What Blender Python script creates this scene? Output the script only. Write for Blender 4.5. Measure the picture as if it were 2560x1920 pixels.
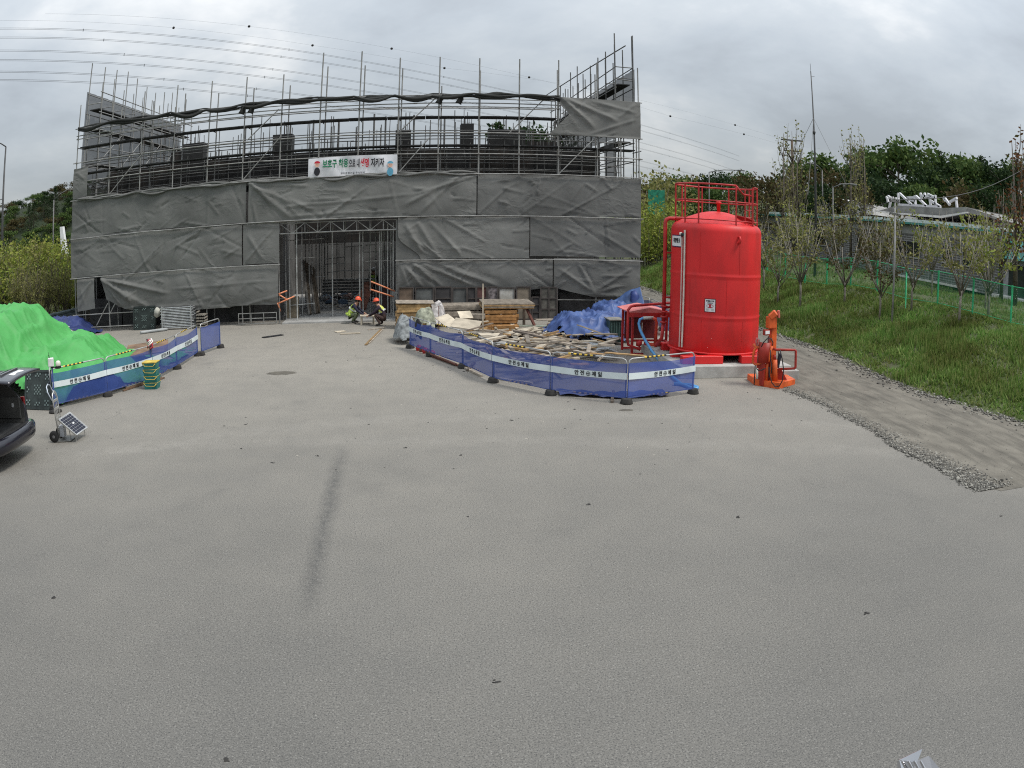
import bpy, bmesh, math, random
from mathutils import Vector, Matrix, Quaternion, noise as mnoise
R = math.radians
scene = bpy.context.scene
for o in list(bpy.data.objects):
    bpy.data.objects.remove(o)
COL = scene.collection

# ------------------------------------------------------------------ camera
# a fixed surveillance camera on a pole: wide lens with barrel distortion, solved from the
# scaffold poles and rails (pixels of the 2560 x 1920 photograph)
CAM_F, CAM_K = 1993.0, 0.191
PITCH, ROLL, YAW, CAM_H = R(12.0), R(0.48), R(-7.29), 4.3

def cam_vec(d):
    """camera axes (x right, y up, -z forward) -> world; +Y runs square into the building front"""
    x, y, z = d
    c, s = math.cos(ROLL), math.sin(ROLL)
    x, y = x*c - y*s, x*s + y*c
    w = [x, -z, y]
    c, s = math.cos(-PITCH), math.sin(-PITCH)
    w = [w[0], c*w[1] - s*w[2], s*w[1] + c*w[2]]
    c, s = math.cos(YAW), math.sin(YAW)
    return Vector((w[0]*c - w[1]*s, w[0]*s + w[1]*c, w[2]))

cam_data = bpy.data.cameras.new('camera')
cam = bpy.data.objects.new('camera', cam_data)
COL.objects.link(cam)
M = Matrix((cam_vec((1, 0, 0)), cam_vec((0, 1, 0)), cam_vec((0, 0, 1)))).transposed().to_4x4()
M.translation = (0, 0, CAM_H)
cam.matrix_world = M
cam_data.type = 'PANO'
cam_data.sensor_fit = 'HORIZONTAL'
cam_data.sensor_width = 36.0
cam_data.sensor_height = 27.0
cam_data.clip_start = 0.05
cam_data.clip_end = 3000.0
pc = cam_data if hasattr(cam_data, 'panorama_type') else cam_data.cycles
pc.panorama_type = 'FISHEYE_LENS_POLYNOMIAL'
kk = 2560.0/36.0/CAM_F
pc.fisheye_fov = R(200)
pc.fisheye_polynomial_k0 = 0.0
pc.fisheye_polynomial_k1 = -kk
pc.fisheye_polynomial_k2 = 0.0
pc.fisheye_polynomial_k3 = -CAM_K*kk**3
pc.fisheye_polynomial_k4 = 0.0
scene.camera = cam

# pixel helpers: pixels of the photograph shown at 2212 x 1659
PS = 2560.0/2212.0
def ray(px, py):
    x, y = px*PS - 1280.0, py*PS - 960.0
    rr = math.hypot(x, y)
    r = rr/CAM_F
    th = r + CAM_K*r**3
    u, v = (x/rr, y/rr) if rr > 1e-9 else (1, 0)
    return cam_vec((u*math.sin(th), -v*math.sin(th), -math.cos(th)))
def G(px, py, z=0.0):                       # where the ray meets level z
    d = ray(px, py); t = (z - CAM_H)/d.z
    return Vector((d.x*t, d.y*t, z))
def AY(px, py, Y):                          # where the ray meets the plane y = Y
    d = ray(px, py); t = Y/d.y
    return Vector((d.x*t, Y, CAM_H + d.z*t))
def AX(px, py, X):
    d = ray(px, py); t = X/d.x
    return Vector((X, d.y*t, CAM_H + d.z*t))
def AD(px, py, dist):                       # at a horizontal distance
    d = ray(px, py); t = dist/math.hypot(d.x, d.y)
    return Vector((d.x*t, d.y*t, CAM_H + d.z*t))

# ------------------------------------------------------------------ sky, sun, exposure
SUN_EL, SUN_AZ = 58.0, 118.0      # azimuth clockwise from +Y: high, to the right and a little behind the camera
world = bpy.data.worlds.new('World')
scene.world = world
world.use_nodes = True
nt = world.node_tree
nt.nodes.clear()
def N(t, **kw):
    n = nt.nodes.new(t)
    for k_, v_ in kw.items():
        setattr(n, k_, v_)
    return n
def LK(a, b): nt.links.new(a, b)
out = N('ShaderNodeOutputWorld')
sky = N('ShaderNodeTexSky', sky_type='NISHITA')
sky.sun_disc = False
sky.sun_elevation = R(SUN_EL)
sky.sun_rotation = R(SUN_AZ)
sky.air_density = 1.2; sky.dust_density = 2.0
bg1 = N('ShaderNodeBackground'); bg1.inputs['Strength'].default_value = 0.11
LK(sky.outputs[0], bg1.inputs[0])
tc = N('ShaderNodeTexCoord')
sep = N('ShaderNodeSeparateXYZ'); LK(tc.outputs['Generated'], sep.inputs[0])
mx = N('ShaderNodeMath', operation='MAXIMUM'); LK(sep.outputs[2], mx.inputs[0]); mx.inputs[1].default_value = 0.0
ad = N('ShaderNodeMath', operation='ADD'); LK(mx.outputs[0], ad.inputs[0]); ad.inputs[1].default_value = 0.30
dx = N('ShaderNodeMath', operation='DIVIDE'); LK(sep.outputs[0], dx.inputs[0]); LK(ad.outputs[0], dx.inputs[1])
dy = N('ShaderNodeMath', operation='DIVIDE'); LK(sep.outputs[1], dy.inputs[0]); LK(ad.outputs[0], dy.inputs[1])
cmb = N('ShaderNodeCombineXYZ'); LK(dx.outputs[0], cmb.inputs[0]); LK(dy.outputs[0], cmb.inputs[1])
n1 = N('ShaderNodeTexNoise'); n1.inputs['Scale'].default_value = 1.55; n1.inputs['Detail'].default_value = 7; n1.inputs['Roughness'].default_value = 0.56; n1.inputs['Distortion'].default_value = 0.15
mp = N('ShaderNodeMapping'); mp.inputs['Location'].default_value = (3.1, 1.7, 0.4); mp.inputs['Scale'].default_value = (1.0, 1.0, 1)
LK(cmb.outputs[0], mp.inputs[0]); LK(mp.outputs[0], n1.inputs[0])
cr = N('ShaderNodeValToRGB')
e = cr.color_ramp.elements
e[0].position = 0.32; e[0].color = (0.45, 0.49, 0.535, 1)
e[1].position = 0.70; e[1].color = (0.88, 0.895, 0.90, 1)
m_ = e.new(0.45); m_.color = (0.545, 0.595, 0.645, 1)
m2 = e.new(0.56); m2.color = (0.63, 0.675, 0.715, 1)
LK(n1.outputs[0], cr.inputs[0])
bg2 = N('ShaderNodeBackground')
gz = N('ShaderNodeMath', operation='MULTIPLY_ADD'); LK(mx.outputs[0], gz.inputs[0]); gz.inputs[1].default_value = 1.12; gz.inputs[2].default_value = 0.345   # overcast sky: brighter overhead
LK(gz.outputs[0], bg2.inputs['Strength'])
LK(cr.outputs[0], bg2.inputs[0])
mix = N('ShaderNodeMixShader'); mix.inputs[0].default_value = 0.92
LK(bg1.outputs[0], mix.inputs[1]); LK(bg2.outputs[0], mix.inputs[2]); LK(mix.outputs[0], out.inputs[0])

sd = bpy.data.lights.new('sun', 'SUN')
sd.energy = 1.5
sd.angle = R(14)
sd.color = (1.0, 0.965, 0.91)
sun = bpy.data.objects.new('sun', sd)
COL.objects.link(sun)
az, el = R(SUN_AZ), R(SUN_EL)
sv = Vector((math.sin(az)*math.cos(el), math.cos(az)*math.cos(el), math.sin(el)))
sun.rotation_euler = sv.to_track_quat('Z', 'Y').to_euler()
sun.location = (0, 0, 60)

vs = scene.view_settings
vs.view_transform = 'Standard'; vs.look = 'None'; vs.exposure = 0.80; vs.gamma = 1.0
vs.use_curve_mapping = False
scene.cycles.use_denoising = False      # the samples' own fine grain stands for the camera's
try:
    scene.cycles.denoiser = 'OPENIMAGEDENOISE'
    scene.cycles.denoising_input_passes = 'RGB_ALBEDO_NORMAL'
    scene.cycles.denoising_prefilter = 'ACCURATE'
except Exception:
    pass
scene.cycles.filter_width = 1.1
scene.cycles.max_bounces = 6
scene.cycles.diffuse_bounces = 3
scene.cycles.transparent_max_bounces = 24
scene.cycles.transmission_bounces = 4

# ------------------------------------------------------------------ materials
MATS = {}
def lin(c):
    return tuple((v/12.92 if v <= 0.04045 else ((v+0.055)/1.055)**2.4) for v in c)
def rgb(r, g, b):                                # sRGB 0..255 -> linear
    return lin((r/255., g/255., b/255.))
def mat(name, col, rough=0.7, metal=0.0, var=0.12, vscale=3.0, bump=0.0, bscale=40.0, col2=None, spec=0.4,
        dirt=None, dirt_amt=0.0, dirt_scale=0.9, alpha=None, objvar=0.0, detail=5.0, coat=0.0, trans=0.0, dstretch=None):
    """principled material: base colour broken up by object-space noise, optional second colour, dirt, bump"""
    if name in MATS: return MATS[name]
    m = bpy.data.materials.new(name); m.use_nodes = True
    t = m.node_tree; ns = t.nodes; b = ns['Principled BSDF']
    b.inputs['Roughness'].default_value = rough
    b.inputs['Metallic'].default_value = metal
    b.inputs['Specular IOR Level'].default_value = spec
    if coat: b.inputs['Coat Weight'].default_value = coat; b.inputs['Coat Roughness'].default_value = 0.15
    geo = ns.new('ShaderNodeNewGeometry')
    nz = ns.new('ShaderNodeTexNoise'); nz.inputs['Scale'].default_value = vscale; nz.inputs['Detail'].default_value = detail
    t.links.new(geo.outputs['Position'], nz.inputs['Vector'])
    mixc = ns.new('ShaderNodeMix'); mixc.data_type = 'RGBA'
    c2 = col2 if col2 else tuple(min(1, v*(1+2.2*var)) for v in col)
    c1 = col if col2 else tuple(v*(1-1.8*var) for v in col)
    mixc.inputs['A'].default_value = (*c1, 1); mixc.inputs['B'].default_value = (*c2, 1)
    rm = ns.new('ShaderNodeMapRange'); rm.inputs['From Min'].default_value = 0.3; rm.inputs['From Max'].default_value = 0.7
    t.links.new(nz.outputs[0], rm.inputs['Value']); t.links.new(rm.outputs[0], mixc.inputs['Factor'])
    last = mixc.outputs['Result']
    if dirt:
        nd = ns.new('ShaderNodeTexNoise'); nd.inputs['Scale'].default_value = dirt_scale; nd.inputs['Detail'].default_value = 8; nd.inputs['Roughness'].default_value = 0.65
        if dstretch:
            mpd = ns.new('ShaderNodeMapping'); mpd.inputs['Scale'].default_value = dstretch; t.links.new(geo.outputs['Position'], mpd.inputs[0]); t.links.new(mpd.outputs[0], nd.inputs['Vector'])
        else: t.links.new(geo.outputs['Position'], nd.inputs['Vector'])
        rd = ns.new('ShaderNodeMapRange'); rd.inputs['From Min'].default_value = 0.45; rd.inputs['From Max'].default_value = 0.72; rd.inputs['To Max'].default_value = dirt_amt
        t.links.new(nd.outputs[0], rd.inputs['Value'])
        md = ns.new('ShaderNodeMix'); md.data_type = 'RGBA'; md.inputs['B'].default_value = (*dirt, 1)
        t.links.new(rd.outputs[0], md.inputs['Factor']); t.links.new(last, md.inputs['A']); last = md.outputs['Result']
    if objvar:
        oi = ns.new('ShaderNodeObjectInfo')
        hs = ns.new('ShaderNodeHueSaturation')
        r2 = ns.new('ShaderNodeMapRange'); r2.inputs['To Min'].default_value = 1-objvar; r2.inputs['To Max'].default_value = 1+objvar
        t.links.new(oi.outputs['Random'], r2.inputs['Value']); t.links.new(r2.outputs[0], hs.inputs['Value'])
        t.links.new(last, hs.inputs['Color']); last = hs.outputs[0]
    t.links.new(last, b.inputs['Base Color'])
    if bump:
        nb = ns.new('ShaderNodeTexNoise'); nb.inputs['Scale'].default_value = bscale; nb.inputs['Detail'].default_value = 4
        t.links.new(geo.outputs['Position'], nb.inputs['Vector'])
        bp = ns.new('ShaderNodeBump'); bp.inputs['Strength'].default_value = bump; bp.inputs['Distance'].default_value = 0.02
        t.links.new(nb.outputs[0], bp.inputs['Height']); t.links.new(bp.outputs[0], b.inputs['Normal'])
    if trans:
        b.inputs['Transmission Weight'].default_value = trans
    if alpha is not None:
        b.inputs['Alpha'].default_value = alpha
    MATS[name] = m
    return m

def leaf_mat(name, cols, trans=0.25):
    """foliage: colour varies from leaf to leaf (random per island) and light passes through thin leaves"""
    if name in MATS: return MATS[name]
    m = bpy.data.materials.new(name); m.use_nodes = True
    t = m.node_tree; ns = t.nodes; b = ns['Principled BSDF']
    b.inputs['Roughness'].default_value = 0.75; b.inputs['Specular IOR Level'].default_value = 0.15
    geo = ns.new('ShaderNodeNewGeometry')
    r = ns.new('ShaderNodeValToRGB')
    els = r.color_ramp.elements
    for i, c in enumerate(cols):
        p = i/(len(cols)-1)
        if i == 0: els[0].position = 0; els[0].color = (*c, 1)
        elif i == len(cols)-1: els[len(els)-1].position = 1; els[len(els)-1].color = (*c, 1)
        else: q = els.new(p); q.color = (*c, 1)
    t.links.new(geo.outputs['Random Per Island'], r.inputs[0])
    t.links.new(r.outputs[0], b.inputs['Base Color'])
    tr = ns.new('ShaderNodeBsdfTranslucent'); t.links.new(r.outputs[0], tr.inputs[0])
    ms = ns.new('ShaderNodeMixShader'); ms.inputs[0].default_value = trans
    t.links.new(b.outputs[0], ms.inputs[1]); t.links.new(tr.outputs[0], ms.inputs[2])
    t.links.new(ms.outputs[0], ns['Material Output'].inputs[0])
    MATS[name] = m
    return m

def net_mat(name, col, see=0.3, col2=None, rough=0.8, scale=1.2):
    """woven net or film one can partly see through"""
    if name in MATS: return MATS[name]
    m = mat(name, col, rough, var=0.12, vscale=scale, col2=col2, spec=0.25)
    t = m.node_tree; ns = t.nodes; b = ns['Principled BSDF']
    tr = ns.new('ShaderNodeBsdfTransparent'); ms = ns.new('ShaderNodeMixShader'); ms.inputs[0].default_value = see
    t.links.new(b.outputs[0], ms.inputs[1]); t.links.new(tr.outputs[0], ms.inputs[2])
    t.links.new(ms.outputs[0], ns['Material Output'].inputs[0])
    return m

# ------------------------------------------------------------------ mesh helpers
ORG = {}
class MB:
    """collects faces in world coordinates; build() links ONE mesh object"""
    def __init__(s): s.v = []; s.f = []; s.m = []; s.sm = []
    def add(s, vs_, fs_, mi=0, smooth=False):
        o = len(s.v); s.v += [tuple(p) for p in vs_]
        for f in fs_: s.f.append(tuple(i+o for i in f)); s.m.append(mi); s.sm.append(smooth)
        return s
    def box(s, c, size, rot=None, mi=0, bev=0.0):
        """box centred at c; rot = Matrix/Euler angles; bev = chamfer"""
        hx, hy, hz = size[0]/2, size[1]/2, size[2]/2
        Mx = rot_m(rot)
        c = Vector(c)
        if bev <= 0:
            vv = [(-hx,-hy,-hz),(hx,-hy,-hz),(hx,hy,-hz),(-hx,hy,-hz),(-hx,-hy,hz),(hx,-hy,hz),(hx,hy,hz),(-hx,hy,hz)]
            ff = [(0,3,2,1),(4,5,6,7),(0,1,5,4),(1,2,6,5),(2,3,7,6),(3,0,4,7)]
        else:
            b = min(bev, hx*.45, hy*.45, hz*.45)
            vv = []; ff = []
            idx = {}
            for sx in (-1,1):
                for sy in (-1,1):
                    for sz in (-1,1):
                        for a in range(3):
                            p = [sx*(hx-b), sy*(hy-b), sz*(hz-b)]
                            p[a] = (sx*hx, sy*hy, sz*hz)[a]
                            idx[(sx,sy,sz,a)] = len(vv); vv.append(tuple(p))
            def q(*k): return [idx[x] for x in k]
            for a in range(3):
                o1, o2 = [x for x in range(3) if x != a]
                for sg in (-1,1):
                    ks = []
                    for s1, s2 in ((-1,-1),(1,-1),(1,1),(-1,1)):
                        t = [0,0,0]; t[a]=sg; t[o1]=s1; t[o2]=s2; ks.append((*t, a))
                    ff.append(q(*ks))
                for s1 in (-1,1):
                    for s2 in (-1,1):
                        t0=[0,0,0]; t0[a]=-1; t0[o1]=s1; t0[o2]=s2
                        t1=list(t0); t1[a]=1
                        ff.append(q((*t0,o1),(*t1,o1),(*t1,o2),(*t0,o2)))
            for sx in (-1,1):
                for sy in (-1,1):
                    for sz in (-1,1):
                        ff.append(q((sx,sy,sz,0),(sx,sy,sz,1),(sx,sy,sz,2)))
        s.add([c + Mx @ Vector(p) for p in vv], ff, mi)
        return s
    def bar(s, p0, p1, w, h=None, up=(0,0,1), mi=0, bev=0.0):
        p0, p1 = Vector(p0), Vector(p1); d = p1-p0; L = d.length
        s.box((p0+p1)/2, (L, w, h if h else w), frame(d, up), mi, bev); return s
    def tube(s, pts, r, n=8, mi=0, closed=False, caps=True, smooth=True):
        pts = [Vector(p) for p in pts]; K = len(pts)
        rs = r if isinstance(r, (list, tuple)) else [r]*K
        t0 = (pts[1]-pts[0]).normalized()
        a = Vector((0,0,1)) if abs(t0.z) < .9 else Vector((1,0,0))
        nrm = (a - t0*a.dot(t0)).normalized()
        vv = []; ff = []
        for i in range(K):
            if closed: t = (pts[(i+1) % K]-pts[i-1]).normalized()
            elif i == 0: t = (pts[1]-pts[0]).normalized()
            elif i == K-1: t = (pts[-1]-pts[-2]).normalized()
            else:
                t = (pts[i+1]-pts[i]).normalized()+(pts[i]-pts[i-1]).normalized()
                t = t.normalized() if t.length > 1e-6 else (pts[i+1]-pts[i]).normalized()
            nrm = nrm - t*nrm.dot(t)
            nrm = nrm.normalized() if nrm.length > 1e-6 else t.orthogonal().normalized()
            bn = t.cross(nrm)
            for j in range(n):
                an = 2*math.pi*j/n
                vv.append(pts[i]+(nrm*math.cos(an)+bn*math.sin(an))*rs[i])
        for i in range(K if closed else K-1):
            for j in range(n):
                a0 = i*n+j; a1 = i*n+(j+1) % n; b0 = ((i+1) % K)*n+j; b1 = ((i+1) % K)*n+(j+1) % n
                ff.append((a0, a1, b1, b0))
        s.add(vv, ff, mi, smooth)
        if caps and not closed:
            o = len(s.v)-len(vv)
            s.f.append(tuple(o+j for j in reversed(range(n)))); s.m.append(mi); s.sm.append(False)
            s.f.append(tuple(o+(K-1)*n+j for j in range(n))); s.m.append(mi); s.sm.append(False)
        return s
    def lathe(s, prof, c=(0,0,0), n=24, mi=0, smooth=True, axis=None):
        """profile of (radius, height) turned about the vertical through c"""
        c = Vector(c); vv = []; ff = []; K = len(prof)
        Mx = axis if axis is not None else Matrix.Identity(3)
        for (r, z) in prof:
            for j in range(n):
                a = 2*math.pi*j/n; vv.append(c + Mx @ Vector((r*math.cos(a), r*math.sin(a), z)))
        for i in range(K-1):
            for j in range(n):
                ff.append((i*n+j, i*n+(j+1) % n, (i+1)*n+(j+1) % n, (i+1)*n+j))
        ff.append(tuple(reversed(range(n)))); ff.append(tuple((K-1)*n+j for j in range(n)))
        s.add(vv, ff, mi, smooth)
        return s
    def prism(s, poly, d, mi=0, smooth=False):
        """polygon (3-D points) extruded by vector d"""
        d = Vector(d); n = len(poly); vv = [Vector(p) for p in poly]+[Vector(p)+d for p in poly]
        ff = [tuple(reversed(range(n))), tuple(range(n, 2*n))]+[(i, (i+1) % n, n+(i+1) % n, n+i) for i in range(n)]
        s.add(vv, ff, mi, smooth); return s
    def grid(s, fn, nu, nv, mi=0, smooth=True, skip=None):
        """sheet fn(u, v) -> point, u and v from 0 to 1"""
        vv = [fn(i/nu, j/nv) for j in range(nv+1) for i in range(nu+1)]
        ff = [(j*(nu+1)+i, j*(nu+1)+i+1, (j+1)*(nu+1)+i+1, (j+1)*(nu+1)+i) for j in range(nv) for i in range(nu) if not (skip and skip((i+.5)/nu, (j+.5)/nv))]
        s.add(vv, ff, mi, smooth); return s
    def ico(s, c, r, rnd=None, jit=0.0, mi=0, scale=(1,1,1), smooth=False):
        t = (1+5**.5)/2
        vv = [(-1,t,0),(1,t,0),(-1,-t,0),(1,-t,0),(0,-1,t),(0,1,t),(0,-1,-t),(0,1,-t),(t,0,-1),(t,0,1),(-t,0,-1),(-t,0,1)]
        ff = [(0,11,5),(0,5,1),(0,1,7),(0,7,10),(0,10,11),(1,5,9),(5,11,4),(11,10,2),(10,7,6),(7,1,8),(3,9,4),(3,4,2),(3,2,6),(3,6,8),(3,8,9),(4,9,5),(2,4,11),(6,2,10),(8,6,7),(9,8,1)]
        k = r/(1+t*t)**.5
        P = []
        for p in vv:
            q = k*(1+(rnd.uniform(-jit, jit) if rnd else 0))
            P.append((c[0]+p[0]*q*scale[0], c[1]+p[1]*q*scale[1], c[2]+p[2]*q*scale[2]))
        s.add(P, ff, mi, smooth); return s
    def build(s, name, mats, parent=None, origin=None, thick=0.0):
        if not isinstance(mats, (list, tuple)): mats = [mats]
        if parent is not None: org = ORG[parent.name]
        elif origin is not None: org = Vector(origin)
        else:
            xs = [p[0] for p in s.v]; ys = [p[1] for p in s.v]; zs = [p[2] for p in s.v]
            org = Vector(((min(xs)+max(xs))/2, (min(ys)+max(ys))/2, min(zs)))
        me = bpy.data.meshes.new(name)
        me.from_pydata([(p[0]-org.x, p[1]-org.y, p[2]-org.z) for p in s.v], [], s.f)
        for m in mats: me.materials.append(m)
        if len(mats) > 1: me.polygons.foreach_set('material_index', s.m)
        me.polygons.foreach_set('use_smooth', s.sm)
        me.update()
        o = bpy.data.objects.new(name, me); COL.objects.link(o)
        if parent is not None: o.parent = parent
        else: o.location = org
        ORG[o.name] = org
        if thick:
            md = o.modifiers.new('thickness', 'SOLIDIFY'); md.thickness = thick; md.offset = 0
        return o

def rot_m(rot):
    if rot is None: return Matrix.Identity(3)
    if isinstance(rot, Matrix): return rot.to_3x3()
    from mathutils import Euler
    return Euler(rot).to_matrix()
def frame(d, up=(0,0,1)):
    x = Vector(d).normalized(); u = Vector(up)
    if abs(x.dot(u)) > .98: u = Vector((0,1,0)) if abs(x.y) < .9 else Vector((1,0,0))
    y = u.cross(x).normalized(); z = x.cross(y)
    return Matrix((x, y, z)).transposed()

def thing(name, label, cat, loc=(0,0,0), group=None, rotz=0.0):
    o = bpy.data.objects.new(name, None); COL.objects.link(o)
    o.empty_display_size = 0.3
    o.location = loc; o.rotation_euler = (0, 0, rotz)
    o['label'] = label; o['category'] = cat
    if group: o['group'] = group
    ORG[o.name] = Vector(loc)
    return o
def tag(o, label, cat, group=None):
    o['label'] = label; o['category'] = cat
    if group: o['group'] = group
    return o
def struct(o): o['kind'] = 'structure'; return o
def stuff(o): o['kind'] = 'stuff'; return o
def copy_tree(o, parent=None):
    c = o.copy(); COL.objects.link(c)
    ORG[c.name] = ORG.get(o.name, Vector())
    c.parent = parent
    for ch in list(o.children): copy_tree(ch, c)
    return c

# shared unit pieces: one mesh per material, placed by the object's transform
UNIT = {}
def pipe(name, p0, p1, r, m, parent, n=8):
    key = ('cyl', m.name, n)
    if key not in UNIT:
        b = MB().tube([(0,0,0), (0,0,1)], 1.0, n); me = bpy.data.meshes.new('pipe_shape')
        me.from_pydata(b.v, [], b.f); me.materials.append(m); me.polygons.foreach_set('use_smooth', b.sm); me.update(); UNIT[key] = me
    o = bpy.data.objects.new(name, UNIT[key]); COL.objects.link(o)
    p0, p1 = Vector(p0), Vector(p1); d = p1-p0
    o.parent = parent
    o.location = p0 - ORG[parent.name]
    o.rotation_euler = d.to_track_quat('Z', 'Y').to_euler()
    o.scale = (r, r, d.length)
    ORG[o.name] = p0
    return o
def board(name, p0, p1, w, h, m, parent=None, up=(0,0,1)):
    """plank or bar of section w x h from p0 to p1"""
    key = ('box', m.name)
    if key not in UNIT:
        b = MB().box((.5,0,0), (1,1,1)); me = bpy.data.meshes.new('board_shape')
        me.from_pydata(b.v, [], b.f); me.materials.append(m); me.update(); UNIT[key] = me
    o = bpy.data.objects.new(name, UNIT[key]); COL.objects.link(o)
    p0, p1 = Vector(p0), Vector(p1); d = p1-p0
    if parent is not None: o.parent = parent; o.location = p0-ORG[parent.name]
    else: o.location = p0
    o.rotation_euler = frame(d, up).to_euler()
    o.scale = (d.length, w, h)
    ORG[o.name] = p0
    return o

def text_mesh(txt, size, bold=0.0):
    """flat lettering as mesh data: lies in xz, reads along +x, centred"""
    cu = bpy.data.curves.new('lettering', 'FONT'); cu.body = txt; cu.size = size; cu.align_x = 'CENTER'; cu.align_y = 'CENTER'
    cu.extrude = 0.0; cu.offset = bold; cu.resolution_u = 2
    ob = bpy.data.objects.new('tmp_text', cu); COL.objects.link(ob)
    dg = bpy.context.evaluated_depsgraph_get(); dg.update()
    ev = ob.evaluated_get(dg); me = ev.to_mesh()
    V = [v.co.copy() for v in me.vertices]; Fc = [tuple(p.vertices) for p in me.polygons]
    ev.to_mesh_clear(); bpy.data.objects.remove(ob); bpy.data.curves.remove(cu)
    return V, Fc
TXT = {}
def lettering(b, txt, c, ux, uz, size, mi=0, bold=0.0, sx=1.0):
    """adds lettering to MB b at centre c along ux (reading) and uz (up)"""
    k_ = (txt, size, bold)
    if k_ not in TXT: TXT[k_] = text_mesh(txt, size, bold)
    V, Fc = TXT[k_]; c = Vector(c); ux = Vector(ux); uz = Vector(uz)
    b.add([c+ux*v.x*sx+uz*v.y for v in V], Fc, mi)

def fbm(x, y, z=0.0, o=4):
    v = 0; a = .5; f_ = 1.0
    for _ in range(o):
        v += a*mnoise.noise((x*f_, y*f_, z*f_)); a *= .5; f_ *= 2.03
    return v
def smooth01(a, b, x):
    t = max(0., min(1., (x-a)/(b-a))); return t*t*(3-2*t)
# ================================================================== the setting
def asphalt_mat():
    m = bpy.data.materials.new('yard_asphalt'); m.use_nodes = True
    t = m.node_tree; ns = t.nodes; b = ns['Principled BSDF']; L = t.links.new
    b.inputs['Roughness'].default_value = 0.88; b.inputs['Specular IOR Level'].default_value = 0.22
    geo = ns.new('ShaderNodeNewGeometry')
    def noise(sc, det=4, rough=.55, vec=None):
        n = ns.new('ShaderNodeTexNoise'); n.inputs['Scale'].default_value = sc; n.inputs['Detail'].default_value = det; n.inputs['Roughness'].default_value = rough
        L(vec if vec else geo.outputs['Position'], n.inputs['Vector']); return n.outputs[0]
    def mr(x, a, b_, c=0., d=1.):
        n = ns.new('ShaderNodeMapRange'); n.inputs[1].default_value = a; n.inputs[2].default_value = b_; n.inputs[3].default_value = c; n.inputs[4].default_value = d
        L(x, n.inputs[0]); return n.outputs[0]
    def mixc(f_, a, c):
        n = ns.new('ShaderNodeMix'); n.data_type = 'RGBA'
        L(f_, n.inputs['Factor'])
        for k_, v_ in (('A', a), ('B', c)):
            if isinstance(v_, tuple): n.inputs[k_].default_value = (*v_, 1)
            else: L(v_, n.inputs[k_])
        return n.outputs['Result']
    def math_(op, a, c):
        n = ns.new('ShaderNodeMath'); n.operation = op
        for i, v_ in enumerate((a, c)):
            if isinstance(v_, (int, float)): n.inputs[i].default_value = v_
            else: L(v_, n.inputs[i])
        return n.outputs[0]
    sp = ns.new('ShaderNodeSeparateXYZ'); L(geo.outputs['Position'], sp.inputs[0])
    base = mixc(mr(noise(.22, 6), .35, .68), (.112, .108, .099), (.140, .134, .122))
    # cement dust trodden out from the building site
    edge = math_('ADD', sp.outputs[1], mr(noise(.16, 6, .6), .2, .8, -5., 5.))
    dust = mr(edge, 4.0, 24.0, 0., .95)
    base = mixc(math_('MULTIPLY', dust, mr(noise(1.3, 7, .68), .25, .62, .72, 1.)), base, (.345, .314, .264))
    # wheel-worn pale sweeps and oily dark patches
    mp = ns.new('ShaderNodeMapping'); mp.inputs['Scale'].default_value = (.35, 1.6, 1); mp.inputs['Rotation'].default_value = (0, 0, .25); L(geo.outputs['Position'], mp.inputs[0])
    base = mixc(mr(noise(.8, 5, .6, mp.outputs[0]), .55, .82, 0., .30), base, (.20, .19, .172))
    base = mixc(mr(noise(.55, 8, .75), .56, .78, 0., .55), base, (.11, .105, .095))
    # one long dark tyre smear
    mt = ns.new('ShaderNodeMapping'); mt.vector_type = 'TEXTURE'
    mt.inputs['Location'].default_value = (-1.36, 11.0, 0); mt.inputs['Rotation'].default_value = (0, 0, R(.6)); L(geo.outputs['Position'], mt.inputs[0])
    s2 = ns.new('ShaderNodeSeparateXYZ'); L(mt.outputs[0], s2.inputs[0])
    ax = math_('ABSOLUTE', math_('ADD', s2.outputs[0], mr(noise(1.3, 3), 0, 1, -.10, .10)), 0)
    trk = math_('MULTIPLY', mr(ax, .0, .20, 1., 0.), math_('MULTIPLY', mr(s2.outputs[1], -3.4, -2.4, 0., 1.), mr(s2.outputs[1], 2.0, 4.0, 1., 0.)))
    trk = math_('MULTIPLY', trk, mr(noise(6, 7, .75), .30, .60, .20, 1.))
    base = mixc(trk, base, (.07, .068, .064))
    # faint rubber sweeps where lorries turn
    def sweep(cx_, cy_, rad, w_, amt, dark):
        ex = math_('SUBTRACT', sp.outputs[0], cx_); ey = math_('SUBTRACT', sp.outputs[1], cy_)
        rr_ = math_('SQRT', math_('ADD', math_('MULTIPLY', ex, ex), math_('MULTIPLY', ey, ey)), 0)
        dd = math_('ABSOLUTE', math_('SUBTRACT', math_('ADD', rr_, mr(noise(.5, 4), 0, 1, -.25, .25)), rad), 0)
        return math_('MULTIPLY', mr(dd, w_*.3, w_, amt, 0.), mr(noise(2.2, 6, .7), .38, .66, 0., 1.))
    for (cx_, cy_, rad, w_, amt, dark) in ((-7.5, 3.0, 12.4, .25, .16, 1), (-1.0, -9.0, 24.0, .5, .30, 0), (2.0, 2.0, 14.8, .5, .35, 0), (-12, 16, 9.5, .25, .18, 1)):
        base = mixc(sweep(cx_, cy_, rad, w_, amt, dark), base, (.105, .10, .092) if dark else (.36, .335, .295))
    # a few hairline cracks
    wv = ns.new('ShaderNodeVectorMath'); wv.operation = 'ADD'; nw = ns.new('ShaderNodeTexNoise'); nw.inputs['Scale'].default_value = 1.1; nw.inputs['Detail'].default_value = 5; L(geo.outputs['Position'], nw.inputs['Vector'])
    L(geo.outputs['Position'], wv.inputs[0]); L(nw.outputs['Color'], wv.inputs[1])
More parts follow.
